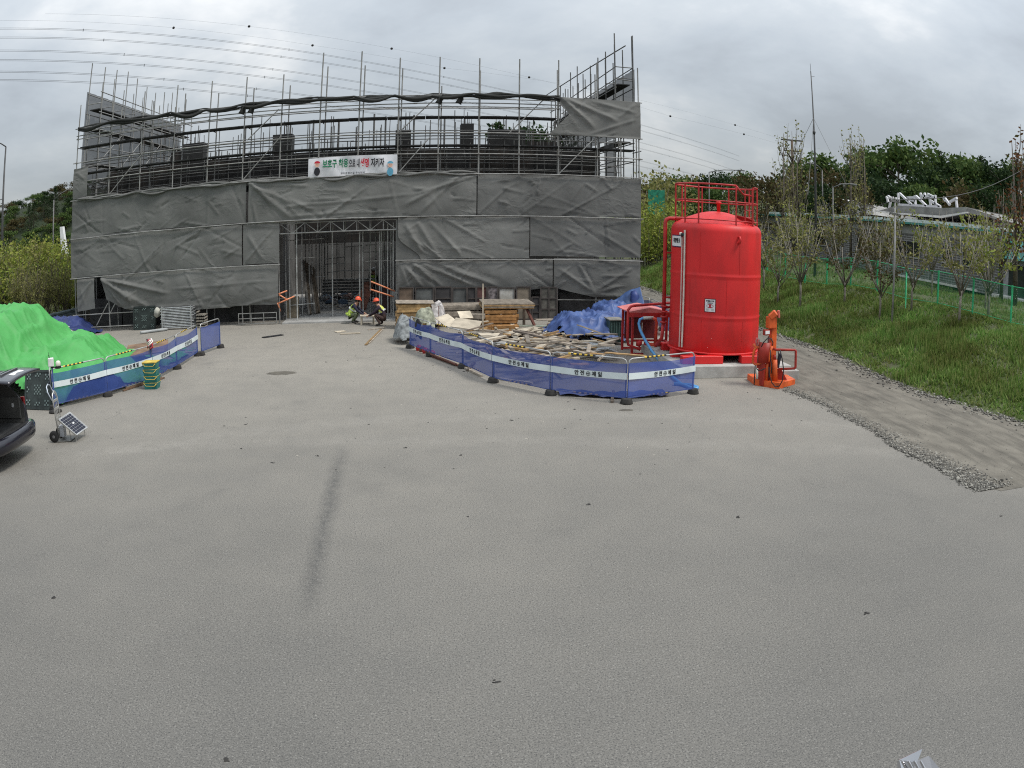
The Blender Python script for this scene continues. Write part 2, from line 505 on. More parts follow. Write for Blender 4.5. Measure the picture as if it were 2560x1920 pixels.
    vo = ns.new('ShaderNodeTexVoronoi'); vo.feature = 'DISTANCE_TO_EDGE'; vo.inputs['Scale'].default_value = .30; L(wv.outputs[0], vo.inputs['Vector'])
    crk = math_('MULTIPLY', mr(vo.outputs['Distance'], .0006, .0042, 1., 0.), mr(noise(.21, 4, .6), .56, .66, 0., .75))
    base = mixc(crk, base, (.05, .048, .045))
    # aggregate
    base = mixc(mr(noise(13, 6, .8), .36, .64, 0., .42), base, (.205, .196, .178))
    base = mixc(mr(noise(17, 6, .8), .56, .70, 0., .40), base, (.085, .082, .075))
    gr = noise(38, 4, .75); gr2 = noise(56, 4, .75)
    base = mixc(mr(gr, .54, .70, 0., .8), base, (.33, .318, .29))
    base = mixc(mr(gr2, .37, .51, .95, 0.), base, (.055, .055, .055))
    L(base, b.inputs['Base Color'])
    bp = ns.new('ShaderNodeBump'); bp.inputs['Strength'].default_value = .45; bp.inputs['Distance'].default_value = .006
    hh = noise(80, 3, .7); L(hh, bp.inputs['Height']); L(bp.outputs[0], b.inputs['Normal'])
    return m
b = MB()
b.grid(lambda u, v: (-500+1000*u, -60+860*v, 0.0), 4, 4, smooth=False)
ground = struct(b.build('ground', asphalt_mat(), origin=(0,0,0)))

# gravel road along the foot of the bank, with coarse stones along both edges
gravel = mat('gravel_road', (.122,.110,.090), .95, var=.22, vscale=1.6, bump=1.0, bscale=22, col2=(.185,.168,.138), dirt=(.060,.055,.045), dirt_amt=.85, dirt_scale=2.2, dstretch=(1.3, .22, 1))
def foot_x(y): return 14.75 + .35*math.sin(y*.21) + .25*math.sin(y*.53+1) + (max(0, 17-y)*.12)
def edge_x(y): return 10.05 + .10*math.sin(y*.9) + .06*math.sin(y*2.3) - (.0 if y < 30 else (y-30)*.0)
b = MB()
def road_pt(u, v):
    y = 10.1 + 70*v
    x0, x1 = edge_x(y), foot_x(y)+.10
    x = x0 + (x1-x0)*u
    z = .012 + .05*fbm(x*.8, y*.5) * math.sin(math.pi*u) + .035*math.sin(math.pi*u)
    z -= .022*(math.exp(-((x-11.6)/.25)**2)+math.exp(-((x-13.2)/.25)**2))
    z = .006+(z-.006)*smooth01(10.1, 11.2, y)
    return (x, y, max(z, .006))
b.grid(road_pt, 20, 120)
b.add([(10.05, 10.4, .005), (10.45, 9.75, .005), (40, 9.2, .005), (40, 10.4, .005)], [(0, 1, 2, 3)])
struct(b.build('gravel_road', gravel, origin=(12, 20, 0)))
rnd = random.Random(5)
stone_m = mat('gravel_stone', (.20,.19,.165), .9, var=.35, vscale=9, objvar=0.0, bump=.3)
stone_d = mat('gravel_stone_dark', (.085,.080,.070), .9, var=.3, vscale=9)
b = MB()
for i in range(9500):
    y = 9.9 + 14*rnd.random()**1.4 if rnd.random() < .75 else 10+40*rnd.random()
    w = rnd.gauss(.18, .34)
    x = edge_x(y) + (w if w > 0 else w*.35)*(1.0 if y < 22 else .6)
    r = rnd.uniform(.006, .024)*(1.2 if y < 14 else 1)
    b.ico((x, y, .012+r*.3), r, rnd, .35, mi=0 if rnd.random() < .45 else 1, scale=(1, rnd.uniform(.7, 1.3), .6))
for i in range(2600):
    y = 12+45*rnd.random()**1.3
    x = foot_x(y) - abs(rnd.gauss(0, .45)) + .15
    r = rnd.uniform(.012, .05)
    b.ico((x, y, .03+r*.3), r, rnd, .35, mi=0 if rnd.random() < .5 else 1, scale=(1, rnd.uniform(.7, 1.3), .65))
for i in range(1500):
    y = 10+40*rnd.random(); x = rnd.uniform(10.3, 14.3); r = rnd.uniform(.004, .012)
    b.ico((x, y, .05+r*.2), r, rnd, .3, mi=0 if rnd.random() < .4 else 1, scale=(1, 1, .6))
stuff(tag(b.build('gravel', [stone_m, stone_d], origin=(12, 20, 0)), 'loose grey gravel stones along the edges of the dirt road', 'gravel'))

# grass bank on the right, level ground above it and the wooded rise behind
def bank_z(x, y):
    fx = foot_x(y)
    if x < fx: return -.02
    z = .35*(x-fx) if x < 20 else .35*(20-fx)
    z = min(z, .35*(20-14.75)+.1)
    z += (.22*fbm(x*.55, y*.4, 3)+.10*fbm(x*1.7, y*1.4, 5))*smooth01(fx, fx+1, x)*(1 if x < 24 else .4)
    z += smooth01(44, 80, x)*9.0 + smooth01(40, 110, y)*smooth01(21, 40, x)*2.0
    return z
earth = mat('bank_earth', (.055,.075,.026), .95, var=.3, vscale=1.6, bump=.6, bscale=14, col2=(.09,.105,.042), dirt=(.085,.068,.045), dirt_amt=.7, dirt_scale=.8)
b = MB()
xs_ = [14.2+.35*i for i in range(20)] + [21.3+1.6*i for i in range(16)] + [47+8*i for i in range(24)]
ys_ = [-4+.9*i for i in range(70)] + [60+9*i for i in range(40)]
vv = [(x, y, bank_z(x, y)) for y in ys_ for x in xs_]
nx = len(xs_)
b.add(vv, [(j*nx+i, j*nx+i+1, (j+1)*nx+i+1, (j+1)*nx+i) for j in range(len(ys_)-1) for i in range(nx-1)], 0, True)
struct(b.build('grass_bank', earth, origin=(20, 20, 0)))
grass_m = leaf_mat('bank_grass', [(.085,.155,.030), (.12,.21,.042), (.165,.235,.06), (.23,.26,.09), (.10,.19,.038)], .3)
_t = grass_m.node_tree; _hs = _t.nodes.new('ShaderNodeHueSaturation'); _r = [n for n in _t.nodes if n.type == 'VALTORGB'][0]
_g = _t.nodes.new('ShaderNodeNewGeometry'); _n = _t.nodes.new('ShaderNodeTexNoise'); _n.inputs['Scale'].default_value = .55; _n.inputs['Detail'].default_value = 5; _t.links.new(_g.outputs['Position'], _n.inputs['Vector'])
_m = _t.nodes.new('ShaderNodeMapRange'); _m.inputs[1].default_value = .3; _m.inputs[2].default_value = .7; _m.inputs[3].default_value = .55; _m.inputs[4].default_value = 1.45; _t.links.new(_n.outputs[0], _m.inputs[0]); _t.links.new(_m.outputs[0], _hs.inputs['Value'])
_m2 = _t.nodes.new('ShaderNodeMapRange'); _m2.inputs[1].default_value = .35; _m2.inputs[2].default_value = .65; _m2.inputs[3].default_value = .47; _m2.inputs[4].default_value = .515; _t.links.new(_n.outputs[0], _m2.inputs[0]); _t.links.new(_m2.outputs[0], _hs.inputs['Hue'])
for _l in list(_r.outputs[0].links): _d = _l.to_socket; _t.links.remove(_l); _t.links.new(_hs.outputs[0], _d)
_t.links.new(_r.outputs[0], _hs.inputs['Color'])
rnd = random.Random(11)
b = MB(); gv = []; gf = []
for i in range(105000):
    y = 11+44*rnd.random()**1.35
    x = foot_x(y)+.12 + (6.2*rnd.random() if i < 80000 else 6+12*rnd.random())
    if mnoise.noise((x*.9, y*.9, 7)) < -.42 and x < foot_x(y)+.9: continue
    z = bank_z(x, y)-.02
    h = rnd.uniform(.09, .26)*(1+.6*mnoise.noise((x*.6, y*.6, 2)))*(.65 if x > 19 else 1)
    if x < foot_x(y)+.8: h *= .7
    if mnoise.noise((x*.5, y*.45, 31)) > .25: h *= 1.8
    a = rnd.uniform(0, 6.28); w = rnd.uniform(.02, .05)
    lx, ly = rnd.gauss(0, .07), rnd.gauss(0, .07)
    o_ = len(gv)
    gv += [(x-w*math.cos(a), y-w*math.sin(a), z), (x+w*math.cos(a), y+w*math.sin(a), z), (x+lx, y+ly, z+h)]
    gf.append((o_, o_+1, o_+2))
b.add(gv, gf)
stuff(tag(b.build('grass', grass_m, origin=(17, 25, 0)), 'rough green grass covering the bank beside the gravel road', 'grass'))

# wooded hill far behind on the left and the bank beside the yard there
hill_m = mat('hill_scrub', (.012,.022,.008), .95, var=.35, vscale=.35, col2=(.024,.038,.013), bump=1.0, bscale=1.2, dirt=(.028,.026,.015), dirt_amt=.6, dirt_scale=.1)
def hill_z(x, y):
    c = 13.5*math.exp(-((x+64)/36.0)**2)*math.exp(-((y-150)/26.0)**2)
    c += 6.0*math.exp(-((x+110)/40.0)**2)*math.exp(-((y-135)/26.0)**2)
    return c + .9*fbm(x*.09, y*.09, 1)*smooth01(.5, 3, c) - .1
b = MB(); b.grid(lambda u, v: (-230+215*u, 90+110*v, hill_z(-230+215*u, 90+110*v)), 80, 44)
struct(b.build('hill', hill_m, origin=(-90, 140, 0)))
def lbank_z(x, y):
    return -.05 + 1.3*smooth01(-19.6, -30, x)*smooth01(8, 14, y) + .25*fbm(x*.3, y*.3)*smooth01(-19.6, -22, x)
b = MB(); b.grid(lambda u, v: (-75+56*u, 6+95*v, lbank_z(-75+56*u, 6+95*v)), 50, 60)
struct(b.build('scrub_bank', mat('scrub_earth', (.05,.06,.022), .95, var=.3, vscale=1.2, col2=(.09,.095,.04), bump=.6, bscale=9), origin=(-40, 40, 0)))

# concrete floor slab running out of the doorway
slab_m = mat('slab_concrete', (.33,.325,.31), .85, var=.12, vscale=1.4, bump=.15, bscale=30, dirt=(.22,.21,.195), dirt_amt=.6, dirt_scale=.9)
b = MB(); b.prism([(-5.62, 32.95, -.02), (-.72, 32.95, -.02), (-.72, 60, -.02), (-5.62, 60, -.02)], (0, 0, .085))
struct(b.build('concrete_floor', slab_m, origin=(-3.2, 34, 0)))
b = MB(); b.prism([(-15.6, 35.4, -.02), (9.0, 35.4, -.02), (9.0, 60, -.02), (-15.6, 60, -.02)], (0, 0, .08))
struct(b.build('inner_floor', slab_m, origin=(-3.2, 40, 0)))
# ================================================================== unfinished building and its scaffolds
steel = mat('galvanised_pipe', (.25,.25,.24), .6, .25, var=.2, vscale=2.5, dirt=(.19,.175,.15), dirt_amt=.7, dirt_scale=2.0)
steel_d = mat('dull_pipe', (.115,.115,.11), .6, .4, var=.25, vscale=2.5)
deck_m = mat('scaffold_deck', (.032,.032,.032), .8, .2, var=.25, vscale=3)
clamp_m = mat('clamp', (.15,.14,.125), .6, .6, var=.2)
FY, FI = 33.2, 34.15                    # outer and inner row of the front scaffold
PX = [-16.2, -14.26] + [-12.57+1.702*k for k in range(13)] + [8.93, 9.76]
LIFT = [.82, 2.56, 4.40, 6.22, 7.10, 8.03, 9.20, 9.36, 9.72]

sc = thing('scaffold', 'long steel pipe scaffold across the front of the unfinished building', 'scaffold', (-3.2, FY, 0))
rnd = random.Random(3)
DOOR = (-5.75, -.62)
for i, x in enumerate(PX):
    top = 11.05 if x < -5 else (11.9 if x < -2 else 11.47)
    if i == 0: top = 10.95
    if x > 8: top = 9.9 if x < 9.5 else 11.45
    top += rnd.uniform(-.06, .06)
    indoor = DOOR[0] < x < DOOR[1]-.1
    z0 = 4.3 if indoor else 0.0
    lean = rnd.uniform(-.02, .02)
    pipe('pole', (x, FY, z0), (x+lean, FY, top), .03, steel, sc)
    xi = x + .10 + rnd.uniform(-.02, .06)
    ti = top - rnd.uniform(.25, .5)
    if x == PX[-1]: ti = 9.6
    if abs(x-1.04) < .3 : ti = top-1.2
    pipe('pole', (xi, FI, z0 if indoor else .05), (xi, FI, ti), .03, steel, sc)
    if z0 == 0:
        MBp = MB().box((x, FY, .006), (.15, .15, .012)); MBp.build('base_plate', clamp_m, sc)
# ledgers run in lengths of about two bays, lapped at clamps
def ledger(z, y, x0, x1, m=steel, r=.027, name='ledger', step=5.2, jog=.012):
    x = x0
    while x < x1-.05:
        e_ = min(x1, x+step+rnd.uniform(-1., 1.)) if x1-x > step*1.2 else x1
        dz = rnd.uniform(-jog, jog)
        pipe(name, (x-.08, y-.05, z+dz), (e_+.08, y-.05, z+rnd.uniform(-jog, jog)), r, m, sc, 6)
        x = e_
for z in LIFT:
    a, c = PX[0]-.1, PX[-1]+.06
    if z < 1.0:
        ledger(z, FY, a, -8.1); ledger(z, FY, 3.3, c, steel_d); continue
    if z == 2.56:
        ledger(z, FY-.16, a, DOOR[0]); ledger(z, FY-.16, DOOR[1], c); continue
    if 9.1 < z < 9.5: ledger(z, FY, a+.1, 6.15); continue
    ledger(z, FY-(.16 if z < 6.5 else 0), a, c)
for z in (4.38, 6.18, 7.03, 8.0, 8.12, 9.28, 9.7):
    ledger(z, FI, PX[0], PX[-1] if z < 8 else 6.1, steel)
for z in (2.5, 1.0):
    ledger(z, FI, PX[0], DOOR[0], steel_d); ledger(z, FI, DOOR[1], PX[-1], steel_d)
ledger(.22, FY, PX[0], -12.9); 
# transoms between the rows and clamps at the joints
for i, x in enumerate(PX):
    for z in (4.40, 6.22, 7.52, 8.80):
        if z > 8.5 and x > 6.2: continue
        pipe('transom', (x+.05, FY-.12, z-.05), (x+.05, FI+.25, z-.05), .024, steel_d, sc, 6)
CL = MB().box((0,0,0), (.09,.10,.09), bev=.02)
for i, x in enumerate(PX):
    for z in (6.22, 7.10, 8.03, 9.20, 9.72):
        key = ('clamp',)
        if key not in UNIT:
            me = bpy.data.meshes.new('clamp_shape'); me.from_pydata(CL.v, [], CL.f); me.materials.append(clamp_m); UNIT[key] = me
        o = bpy.data.objects.new('clamp', UNIT[key]); COL.objects.link(o); o.parent = sc
        o.location = Vector((x, FY-.025, z)) - ORG[sc.name]
# extra guard rails and short uprights between the rows
for z, y in ((7.9, FI+.5), (7.62, FI+.9), (6.78, FI+.3), (6.55, FI+.8), (8.35, FI+1.0)):
    ledger(z, y, PX[0]+.2, PX[-1]-.5 if z < 8 else 6.0, steel_d, .024)
for k_ in range(30):
    x = -15.8+.86*k_; pipe('upright', (x+rnd.uniform(-.1, .1), FI+.45, 6.2), (x+rnd.uniform(-.1, .1), FI+.45, rnd.uniform(7.6, 8.1)), .022, steel_d, sc, 6)
# diagonal braces, as tied across single bays
def brace(x0, z0, x1, z1, y=FY-.06, m=steel): pipe('brace', (x0, y, z0), (x1, y, z1), .026, m, sc, 6)
for a in ((-14.25, 6.25, -12.4, 8.1), (-7.5, 6.25, -5.75, 8.15), (-7.3, 8.1, -5.9, 9.4), (-.65, 6.25, .75, 7.9), (-.6, 8.1, .95, 9.65), (6.15, 6.25, 7.85, 8.05), (4.0, 8.0, 5.6, 9.7), (-15.0, .3, -14.3, 1.3), (-14.25, .75, -13.9, 1.25)):
    brace(*a)
# decks: steel planks end to end between the rows
for z, x0, x1 in ((8.78, -16.1, 6.1), (7.50, -16.1, 9.6), (6.10, -16.1, 9.6), (4.3, -16.1, 9.6)):
    x = x0
    while x < x1-.2:
        e_ = min(x+1.66+rnd.uniform(-.02, .02), x1)
        for yy in (FY+.26, FY+.68):
            board('deck_plank', (x+.01, yy, z+rnd.uniform(-.008, .008)), (e_-.01, yy, z+rnd.uniform(-.008, .008)), .38, .05, deck_m, sc)
        x = e_
# trussed lintel over the doorway and the posts that carry it
tx0, tx1, tz0, tz1 = -5.72, -.66, 3.86, 4.30
ptruss = lambda p0, p1, m=steel, r=.026: pipe('truss_bar', p0, p1, r, m, sc, 6)
for y in (FY-.03, FI):
    ptruss((tx0, y, tz0), (tx1, y, tz0), r=.03); ptruss((tx0, y, tz1), (tx1, y, tz1), r=.03)
    n_ = 9
    for k_ in range(n_):
        xa = tx0+(tx1-tx0)*k_/n_; xb = tx0+(tx1-tx0)*(k_+1)/n_
        ptruss((xa, y, tz0), (xa, y, tz1), r=.02)
        if y < FI:
            ptruss((xa, y, tz1 if k_ % 2 == 0 else tz0), (xb, y, tz0 if k_ % 2 == 0 else tz1), r=.02)
pipe('ledger', (-7.2, FY-.10, 4.36), (-2.6, FY-.10, 4.40), .03, steel, sc)
pipe('ledger', (-3.1, FY-.12, 4.44), (-.55, FY-.12, 4.47), .03, steel, sc)
# posts and rails seen in the doorway, further in
prop_m = mat('prop_bright', (.36,.36,.345), .5, .25, var=.2, vscale=3)
def dpole(px0, py0, py1, Y, m=steel, r=.03):
    m = prop_m
    p0 = AY(px0, py0, Y); p1 = AY(px0, py1, Y); pipe('prop', (p0.x, Y, max(.06, p1.z)), (p0.x, Y, p0.z), r, m, sc)
for a in ((641, 480, 700, 33.5), (660, 490, 700, 38.5), (668, 485, 705, 36.5), (674, 500, 705, 37.0), (690, 490, 660, 39.5), (702, 490, 690, 42.0), (708, 490, 660, 41), (718, 500, 690, 34.6), (745, 480, 605, 40.0), (777, 500, 690, 34.4), (784, 500, 690, 34.9), (820, 500, 700, 34.1), (824, 500, 700, 34.6), (838, 480, 690, 34.0), (850, 480, 700, 33.6), (625, 485, 700, 34.2), (652, 490, 690, 35.4), (683, 490, 670, 37.5), (728, 490, 660, 41.5), (760, 490, 650, 42.0), (800, 490, 690, 36.0), (812, 490, 680, 38), (830, 485, 690, 36.5), (845, 485, 700, 34.6), (695, 490, 668, 38.2)):
    dpole(*a)
def drail(x0, y0, x1, y1, Y, r=.025): pipe('rail', AY(x0, y0, Y), AY(x1, y1, Y), r, prop_m, sc, 6)
for a in ((700, 560, 745, 555, 40), (700, 571, 745, 569, 40), (706, 589, 745, 584, 40), (745, 534, 785, 530, 40), (745, 585, 840, 582, 40), (785, 545, 850, 542, 38), (790, 530, 815, 528, 38), (700, 640, 745, 637, 41), (700, 571, 700, 592, 40), (780, 520, 850, 517, 41), (620, 520, 700, 515, 36), (620, 560, 680, 556, 36), (745, 505, 850, 500, 37), (690, 530, 745, 527, 38), (790, 565, 850, 562, 36), (745, 605, 800, 602, 41.5), (655, 600, 705, 597, 37), (625, 660, 680, 655, 34.5)):
    drail(*a)
# leaning timbers and props by the left jamb
wood_dk = mat('weathered_timber', (.085,.068,.05), .85, var=.3, vscale=4, bump=.3, bscale=30)
lean_group = 'long timbers leaning inside the doorway'
for k_ in range(7):
    p1 = AY(655+k_*4.2, 562+k_*3, 37.3); p0 = AY(660+k_*4.5+rnd.uniform(-3, 8), 668-k_*.6, 35.2+.15*k_); p0.z = .10
    o = board('leaning_timber', p0, p1, .09, .07, wood_dk if k_ % 3 else mat('grey_timber', (.16,.15,.135), .9, var=.25, vscale=4), None)
    tag(o, 'long dark timber leaning in the left side of the doorway', 'timber', lean_group)

# ---------------------------------------------------------------- side scaffolds, reaching higher than the front
def side_scaffold(xo, xi, label, z_front, sm_=None):
    sm_ = sm_ or steel_d
    t = thing('scaffold', label, 'scaffold', ((xo+xi)/2, 35, 0))
    r_ = random.Random(int(abs(xo)*10))
    ysp = [35.0+1.72*k for k in range(11)]
    for k_, y in enumerate(ysp):
        th = 12.9+r_.uniform(-.25, .35); ti = 12.4+r_.uniform(-.5, .5)
        if k_ == 0: th = 13.45
        pipe('pole', (xo, y, 0), (xo+r_.uniform(-.03,.03), y, th), .03, sm_, t)
        pipe('pole', (xi, y+.08, 0), (xi+r_.uniform(-.03,.03), y+.08, ti+.6), .03, sm_, t)
        for z in (6.2, 8.0, 9.8, 11.2):
            pipe('transom', (xo, y, z), (xi, y, z), .024, sm_, t, 6)
    for x in (xo, xi):
        for z in (4.4, 6.2, 7.1, 8.0, 8.9, 9.8, 10.7, 11.75):
            pipe('ledger', (x, 34.8, z), (x, ysp[-1]+.3, z), .026, sm_, t, 6)
    for k_ in range(0, 9, 2):
        pipe('brace', (xi, ysp[k_], 8.0), (xi, ysp[k_+2], 9.8), .024, sm_, t, 6)
    s_ = 1 if xi > xo else -1
    for z in (6.2, 8.0, 9.8, 10.85):
        for k_ in range(len(ysp)-1):
            board('deck_plank', ((xo+xi)/2, ysp[k_]+.02, z+.05), ((xo+xi)/2, ysp[k_+1]-.02, z+.05), .6, .05, deck_m, t)
    return t
lsc = side_scaffold(-16.62, -15.80, 'tall scaffold along the left side wall, beside the hill', 9.8, steel)
rsc = side_scaffold(10.0, 9.17, 'tall scaffold along the right side wall, beside the gravel road', 9.8)
# the long handrail that climbs above the right-hand run
pipe('handrail', (9.2, 33.2, 12.47), (8.2, 51.5, 12.47), .03, steel_d, rsc)
pipe('pole', (8.70, 33.2, 9.8), (8.70, 33.2, 13.05), .03, steel_d, rsc)
pipe('pole', (9.52, 33.2, 9.8), (9.54, 33.2, 13.02), .03, steel_d, rsc)
for a in (((8.70, 33.2, 11.39), (9.52, 33.2, 11.39)), ((8.70, 33.2, 10.8), (9.52, 33.2, 10.75)), ((8.70, 33.2, 11.39), (9.15, 35.0, 11.39))):
    pipe('rail', *a, .024, steel_d, rsc)
# rear scaffold seen through the frame against the sky
bsc = thing('scaffold', 'scaffold along the rear of the building, seen through the roof steel', 'scaffold', (-3, 52.5, 0))
r_ = random.Random(8)
for k_ in range(16):
    x = -15.5+1.66*k_
    for y in (52.3, 53.2):
        pipe('pole', (x, y, 5), (x, y, 11.2+r_.uniform(-.6, .7)), .032, steel_d, bsc)
for z in (7.6, 8.6, 9.3):
    for y in (52.3, 53.2): pipe('ledger', (-15.8, y, z), (9.8, y, z), .028, steel_d, bsc, 6)

# ---------------------------------------------------------------- the concrete building itself
conc = mat('raw_concrete', (.125,.123,.118), .9, var=.16, vscale=1.3, bump=.2, bscale=20, dirt=(.11,.105,.10), dirt_amt=.7, dirt_scale=.7)
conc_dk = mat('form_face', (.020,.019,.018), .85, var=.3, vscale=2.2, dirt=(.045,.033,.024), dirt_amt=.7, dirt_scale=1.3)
form_m = mat('formwork_ply', (.014,.014,.014), .75, var=.3, vscale=1.6, objvar=.25)
rebar_m = mat('rebar', (.055,.045,.04), .8, .3, var=.25)
bl = thing('unfinished_building', 'grey concrete building shell still in formwork behind the scaffold', 'building', (-3.2, 35.5, 0))
BX0, BX1, BY0, BY1 = -15.2, 8.55, 35.6, 52.0
def wallbox(name, x0, x1, y0, y1, z0, z1, m=conc):
    return MB().box(((x0+x1)/2, (y0+y1)/2, (z0+z1)/2), (x1-x0, y1-y0, z1-z0)).build(name, m, bl)
wallbox('front_wall', BX0, -6.0, BY0, BY0+.25, 0, 5.9)
wallbox('front_wall', -.4, BX1, BY0, BY0+.25, 0, 5.9)
wallbox('lintel', -6.0, -.4, BY0, BY0+.25, 4.5, 5.9)
wallbox('side_wall', BX0, BX0+.25, BY0+.25, BY1-.25, 0, 5.9); wallbox('side_wall', BX1-.25, BX1, BY0+.25, BY1-.25, 0, 5.9)
wallbox('rear_wall', BX0, BX1, BY1-.25, BY1, 0, 5.9)
wallbox('roof_slab', BX0, -7.1, BY0+.3, BY1, 5.9, 6.15, conc_dk); wallbox('roof_slab', .5, BX1, BY0+.3, BY1, 5.9, 6.15, conc_dk); wallbox('roof_slab', -7.1, .5, BY0+.3, 42.6, 5.9, 6.15, conc_dk)  # middle slab added over the doorway room, its depth set to dim it
# formwork around the upper ring beam: dark ply panels side by side, with walers and studs
x = BX0
while x < BX1-.3:
    w = rnd.uniform(.85, 1.25)
    e_ = min(x+w, BX1)
    MB().box(((x+e_)/2, BY0-.03+rnd.uniform(-.015, .015), 6.85+rnd.uniform(-.02, .02)), (e_-x-.012, .05, 1.46)).build('form_panel', form_m if rnd.random() < .6 else conc_dk, bl)
    pipe('form_stud', (x, BY0-.12, 6.15), (x, BY0-.12, 7.7+rnd.uniform(0, .25)), .025, steel_d, bl, 6)
    x = e_
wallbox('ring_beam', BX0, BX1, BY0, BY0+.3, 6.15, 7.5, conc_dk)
for z in (6.5, 7.0, 7.45): pipe('waler', (BX0, BY0-.16, z), (BX1, BY0-.16, z+.02), .027, steel_d, bl, 6)
for (x0, x1, z1) in ((-11.2, -10.1, 8.52), (-6.6, -5.65, 8.55), (-.83, -.12, 8.48), (2.14, 2.73, 8.76), (3.42, 5.1, 8.5)):
    MB().box(((x0+x1)/2, 36.1, (7.5+z1)/2), (x1-x0, .8, z1-7.5), bev=.01).build('column_form', form_m, bl)
    for k_ in range(5):
        xx = x0+(x1-x0)*(k_+.5)/5; pipe('rebar', (xx, 36.1+rnd.uniform(-.3, .3), 7.6), (xx+rnd.uniform(-.03,.03), 36.1, z1+rnd.uniform(.3, .75)), .016, rebar_m, bl, 5)
for k_ in range(64):
    x = rnd.uniform(BX0+.3, BX1-.3)
    y = rnd.choice((35.75, 36.2, 44.0, 51.6))
    hz = rnd.uniform(7.9, 9.35) if rnd.random() < .8 else 9.5
    pipe('rebar', (x, y, 7.3), (x+rnd.uniform(-.04, .04), y, hz), .017, rebar_m, bl, 5)
for (x, h) in ((-13.4, 9.0), (-8.3, 9.25), (-6.0, 9.2), (-4.85, 9.35), (-3.6, 9.3), (-1.9, 9.5), (-1.35, 9.35), (.0, 9.4), (1.45, 9.2), (2.4, 9.3), (3.1, 9.35), (6.7, 9.1)):
    pipe('prop', (x, 37.2, 6.15), (x, 37.2, h), .045, steel_d, bl, 8)
# shuttering of the rear and inner walls that stands up through the roof
for (x0, x1, y, z0, z1) in ((-15.2, -13.0, 46, 6.15, 9.3), (-12.9, -11.4, 47, 6.15, 8.6), (6.5, 8.5, 45, 6.15, 8.9), (5.0, 6.4, 48, 6.15, 8.6)):
    MB().box(((x0+x1)/2, y, (z0+z1)/2), (x1-x0, .2, z1-z0)).build('inner_form', conc_dk, bl)
    for z in (z0+.6, z0+1.2, z0+1.9): pipe('waler', (x0, y-.14, z), (x1, y-.14, z), .035, steel, bl, 6)
    for k_ in range(4): pipe('form_stud', (x0+(x1-x0)*(k_+.5)/4, y-.2, z0), (x0+(x1-x0)*(k_+.5)/4, y-.2, z1+.5), .03, steel_d, bl, 6)
# room behind the doorway: side walls and a rear wall of panels
wallbox('inner_wall', -7.2, -7.0, 40, 46, 0, 5.9); wallbox('inner_wall', .4, .6, 40, 46, 0, 5.9)
x = -7.0
while x < .35:
    e_ = min(x+.9, .4); MB().box(((x+e_)/2, 46.05+rnd.uniform(-.01, .02), 1.5), (e_-x-.02, .12, 2.85)).build('wall_panel', conc, bl); x = e_
wallbox('inner_wall', -7.0, .4, 46.15, 46.35, 0, 3.0, conc); wallbox('inner_wall', -7.0, .4, 46.15, 46.35, 3.0, 5.9, conc_dk)  # upper part of the wall coloured dark in place of interior shade
# ================================================================== dust sheets and rolled nets
def sheet_mat(name, col):
    m = mat(name, col, .82, var=.10, vscale=.45, bump=.05, bscale=60, dirt=tuple(v*1.45 for v in col), dirt_amt=.45, dirt_scale=.55, spec=.2)
    t = m.node_tree; ns = t.nodes; L = t.links.new
    geo = [n for n in ns if n.type == 'NEW_GEOMETRY'][0]; bp = [n for n in ns if n.type == 'BUMP'][0]
    nw = ns.new('ShaderNodeTexNoise'); nw.inputs['Scale'].default_value = 1.6; nw.inputs['Detail'].default_value = 3; L(geo.outputs['Position'], nw.inputs['Vector'])
    va = ns.new('ShaderNodeVectorMath'); va.operation = 'ADD'; L(geo.outputs['Position'], va.inputs[0]); L(nw.outputs['Color'], va.inputs[1])
    mp_ = ns.new('ShaderNodeMapping'); mp_.inputs['Scale'].default_value = (.8, .8, 1.7); L(va.outputs[0], mp_.inputs[0])
    vo = ns.new('ShaderNodeTexVoronoi'); vo.feature = 'DISTANCE_TO_EDGE'; vo.inputs['Scale'].default_value = 1.9; L(mp_.outputs[0], vo.inputs['Vector'])
    r_ = ns.new('ShaderNodeMapRange'); r_.inputs[1].default_value = 0; r_.inputs[2].default_value = .24; r_.inputs[3].default_value = 1; r_.inputs[4].default_value = 0; r_.interpolation_type = 'SMOOTHSTEP'; L(vo.outputs['Distance'], r_.inputs[0])
    n2_ = ns.new('ShaderNodeTexNoise'); n2_.inputs['Scale'].default_value = .8; L(geo.outputs['Position'], n2_.inputs['Vector'])
    k2 = ns.new('ShaderNodeMapRange'); k2.inputs[1].default_value = .42; k2.inputs[2].default_value = .75; L(n2_.outputs[0], k2.inputs[0])
    mm = ns.new('ShaderNodeMath'); mm.operation = 'MULTIPLY'; L(r_.outputs[0], mm.inputs[0]); L(k2.outputs[0], mm.inputs[1])
    bp.inputs['Strength'].default_value = .5; bp.inputs['Distance'].default_value = .024; L(mm.outputs[0], bp.inputs['Height'])
    return m
sheet_m = sheet_mat('grey_dust_sheet', (.135,.135,.128))
sheet_m2 = sheet_mat('grey_dust_sheet_worn', (.152,.152,.143))
def folds(rn, W, Hh, n, anchors):
    """creases: each a segment in sheet space with a ridge height and width"""
    out_ = []
    for _ in range(n):
        if anchors and rn.random() < .55:
            ax, az_ = rn.choice(anchors); an = rn.uniform(0, math.pi*2)
            L_ = rn.uniform(.5, 2.2)
            bx, bz = ax+math.cos(an)*L_*1.5, az_+math.sin(an)*L_
        else:
            ax, az_ = rn.uniform(0, W), rn.uniform(0, Hh)
            an = rn.gauss(0, .28) if rn.random() < .55 else rn.gauss(rn.choice((-.9, .9)), .3)
            L_ = rn.uniform(.2, 1.3); bx, bz = ax+math.cos(an)*L_, az_+math.sin(an)*L_
        out_.append((ax, az_, bx, bz, rn.uniform(.02, .065)*rn.choice((1, 1, -1)), rn.uniform(.024, .05)))
    return out_
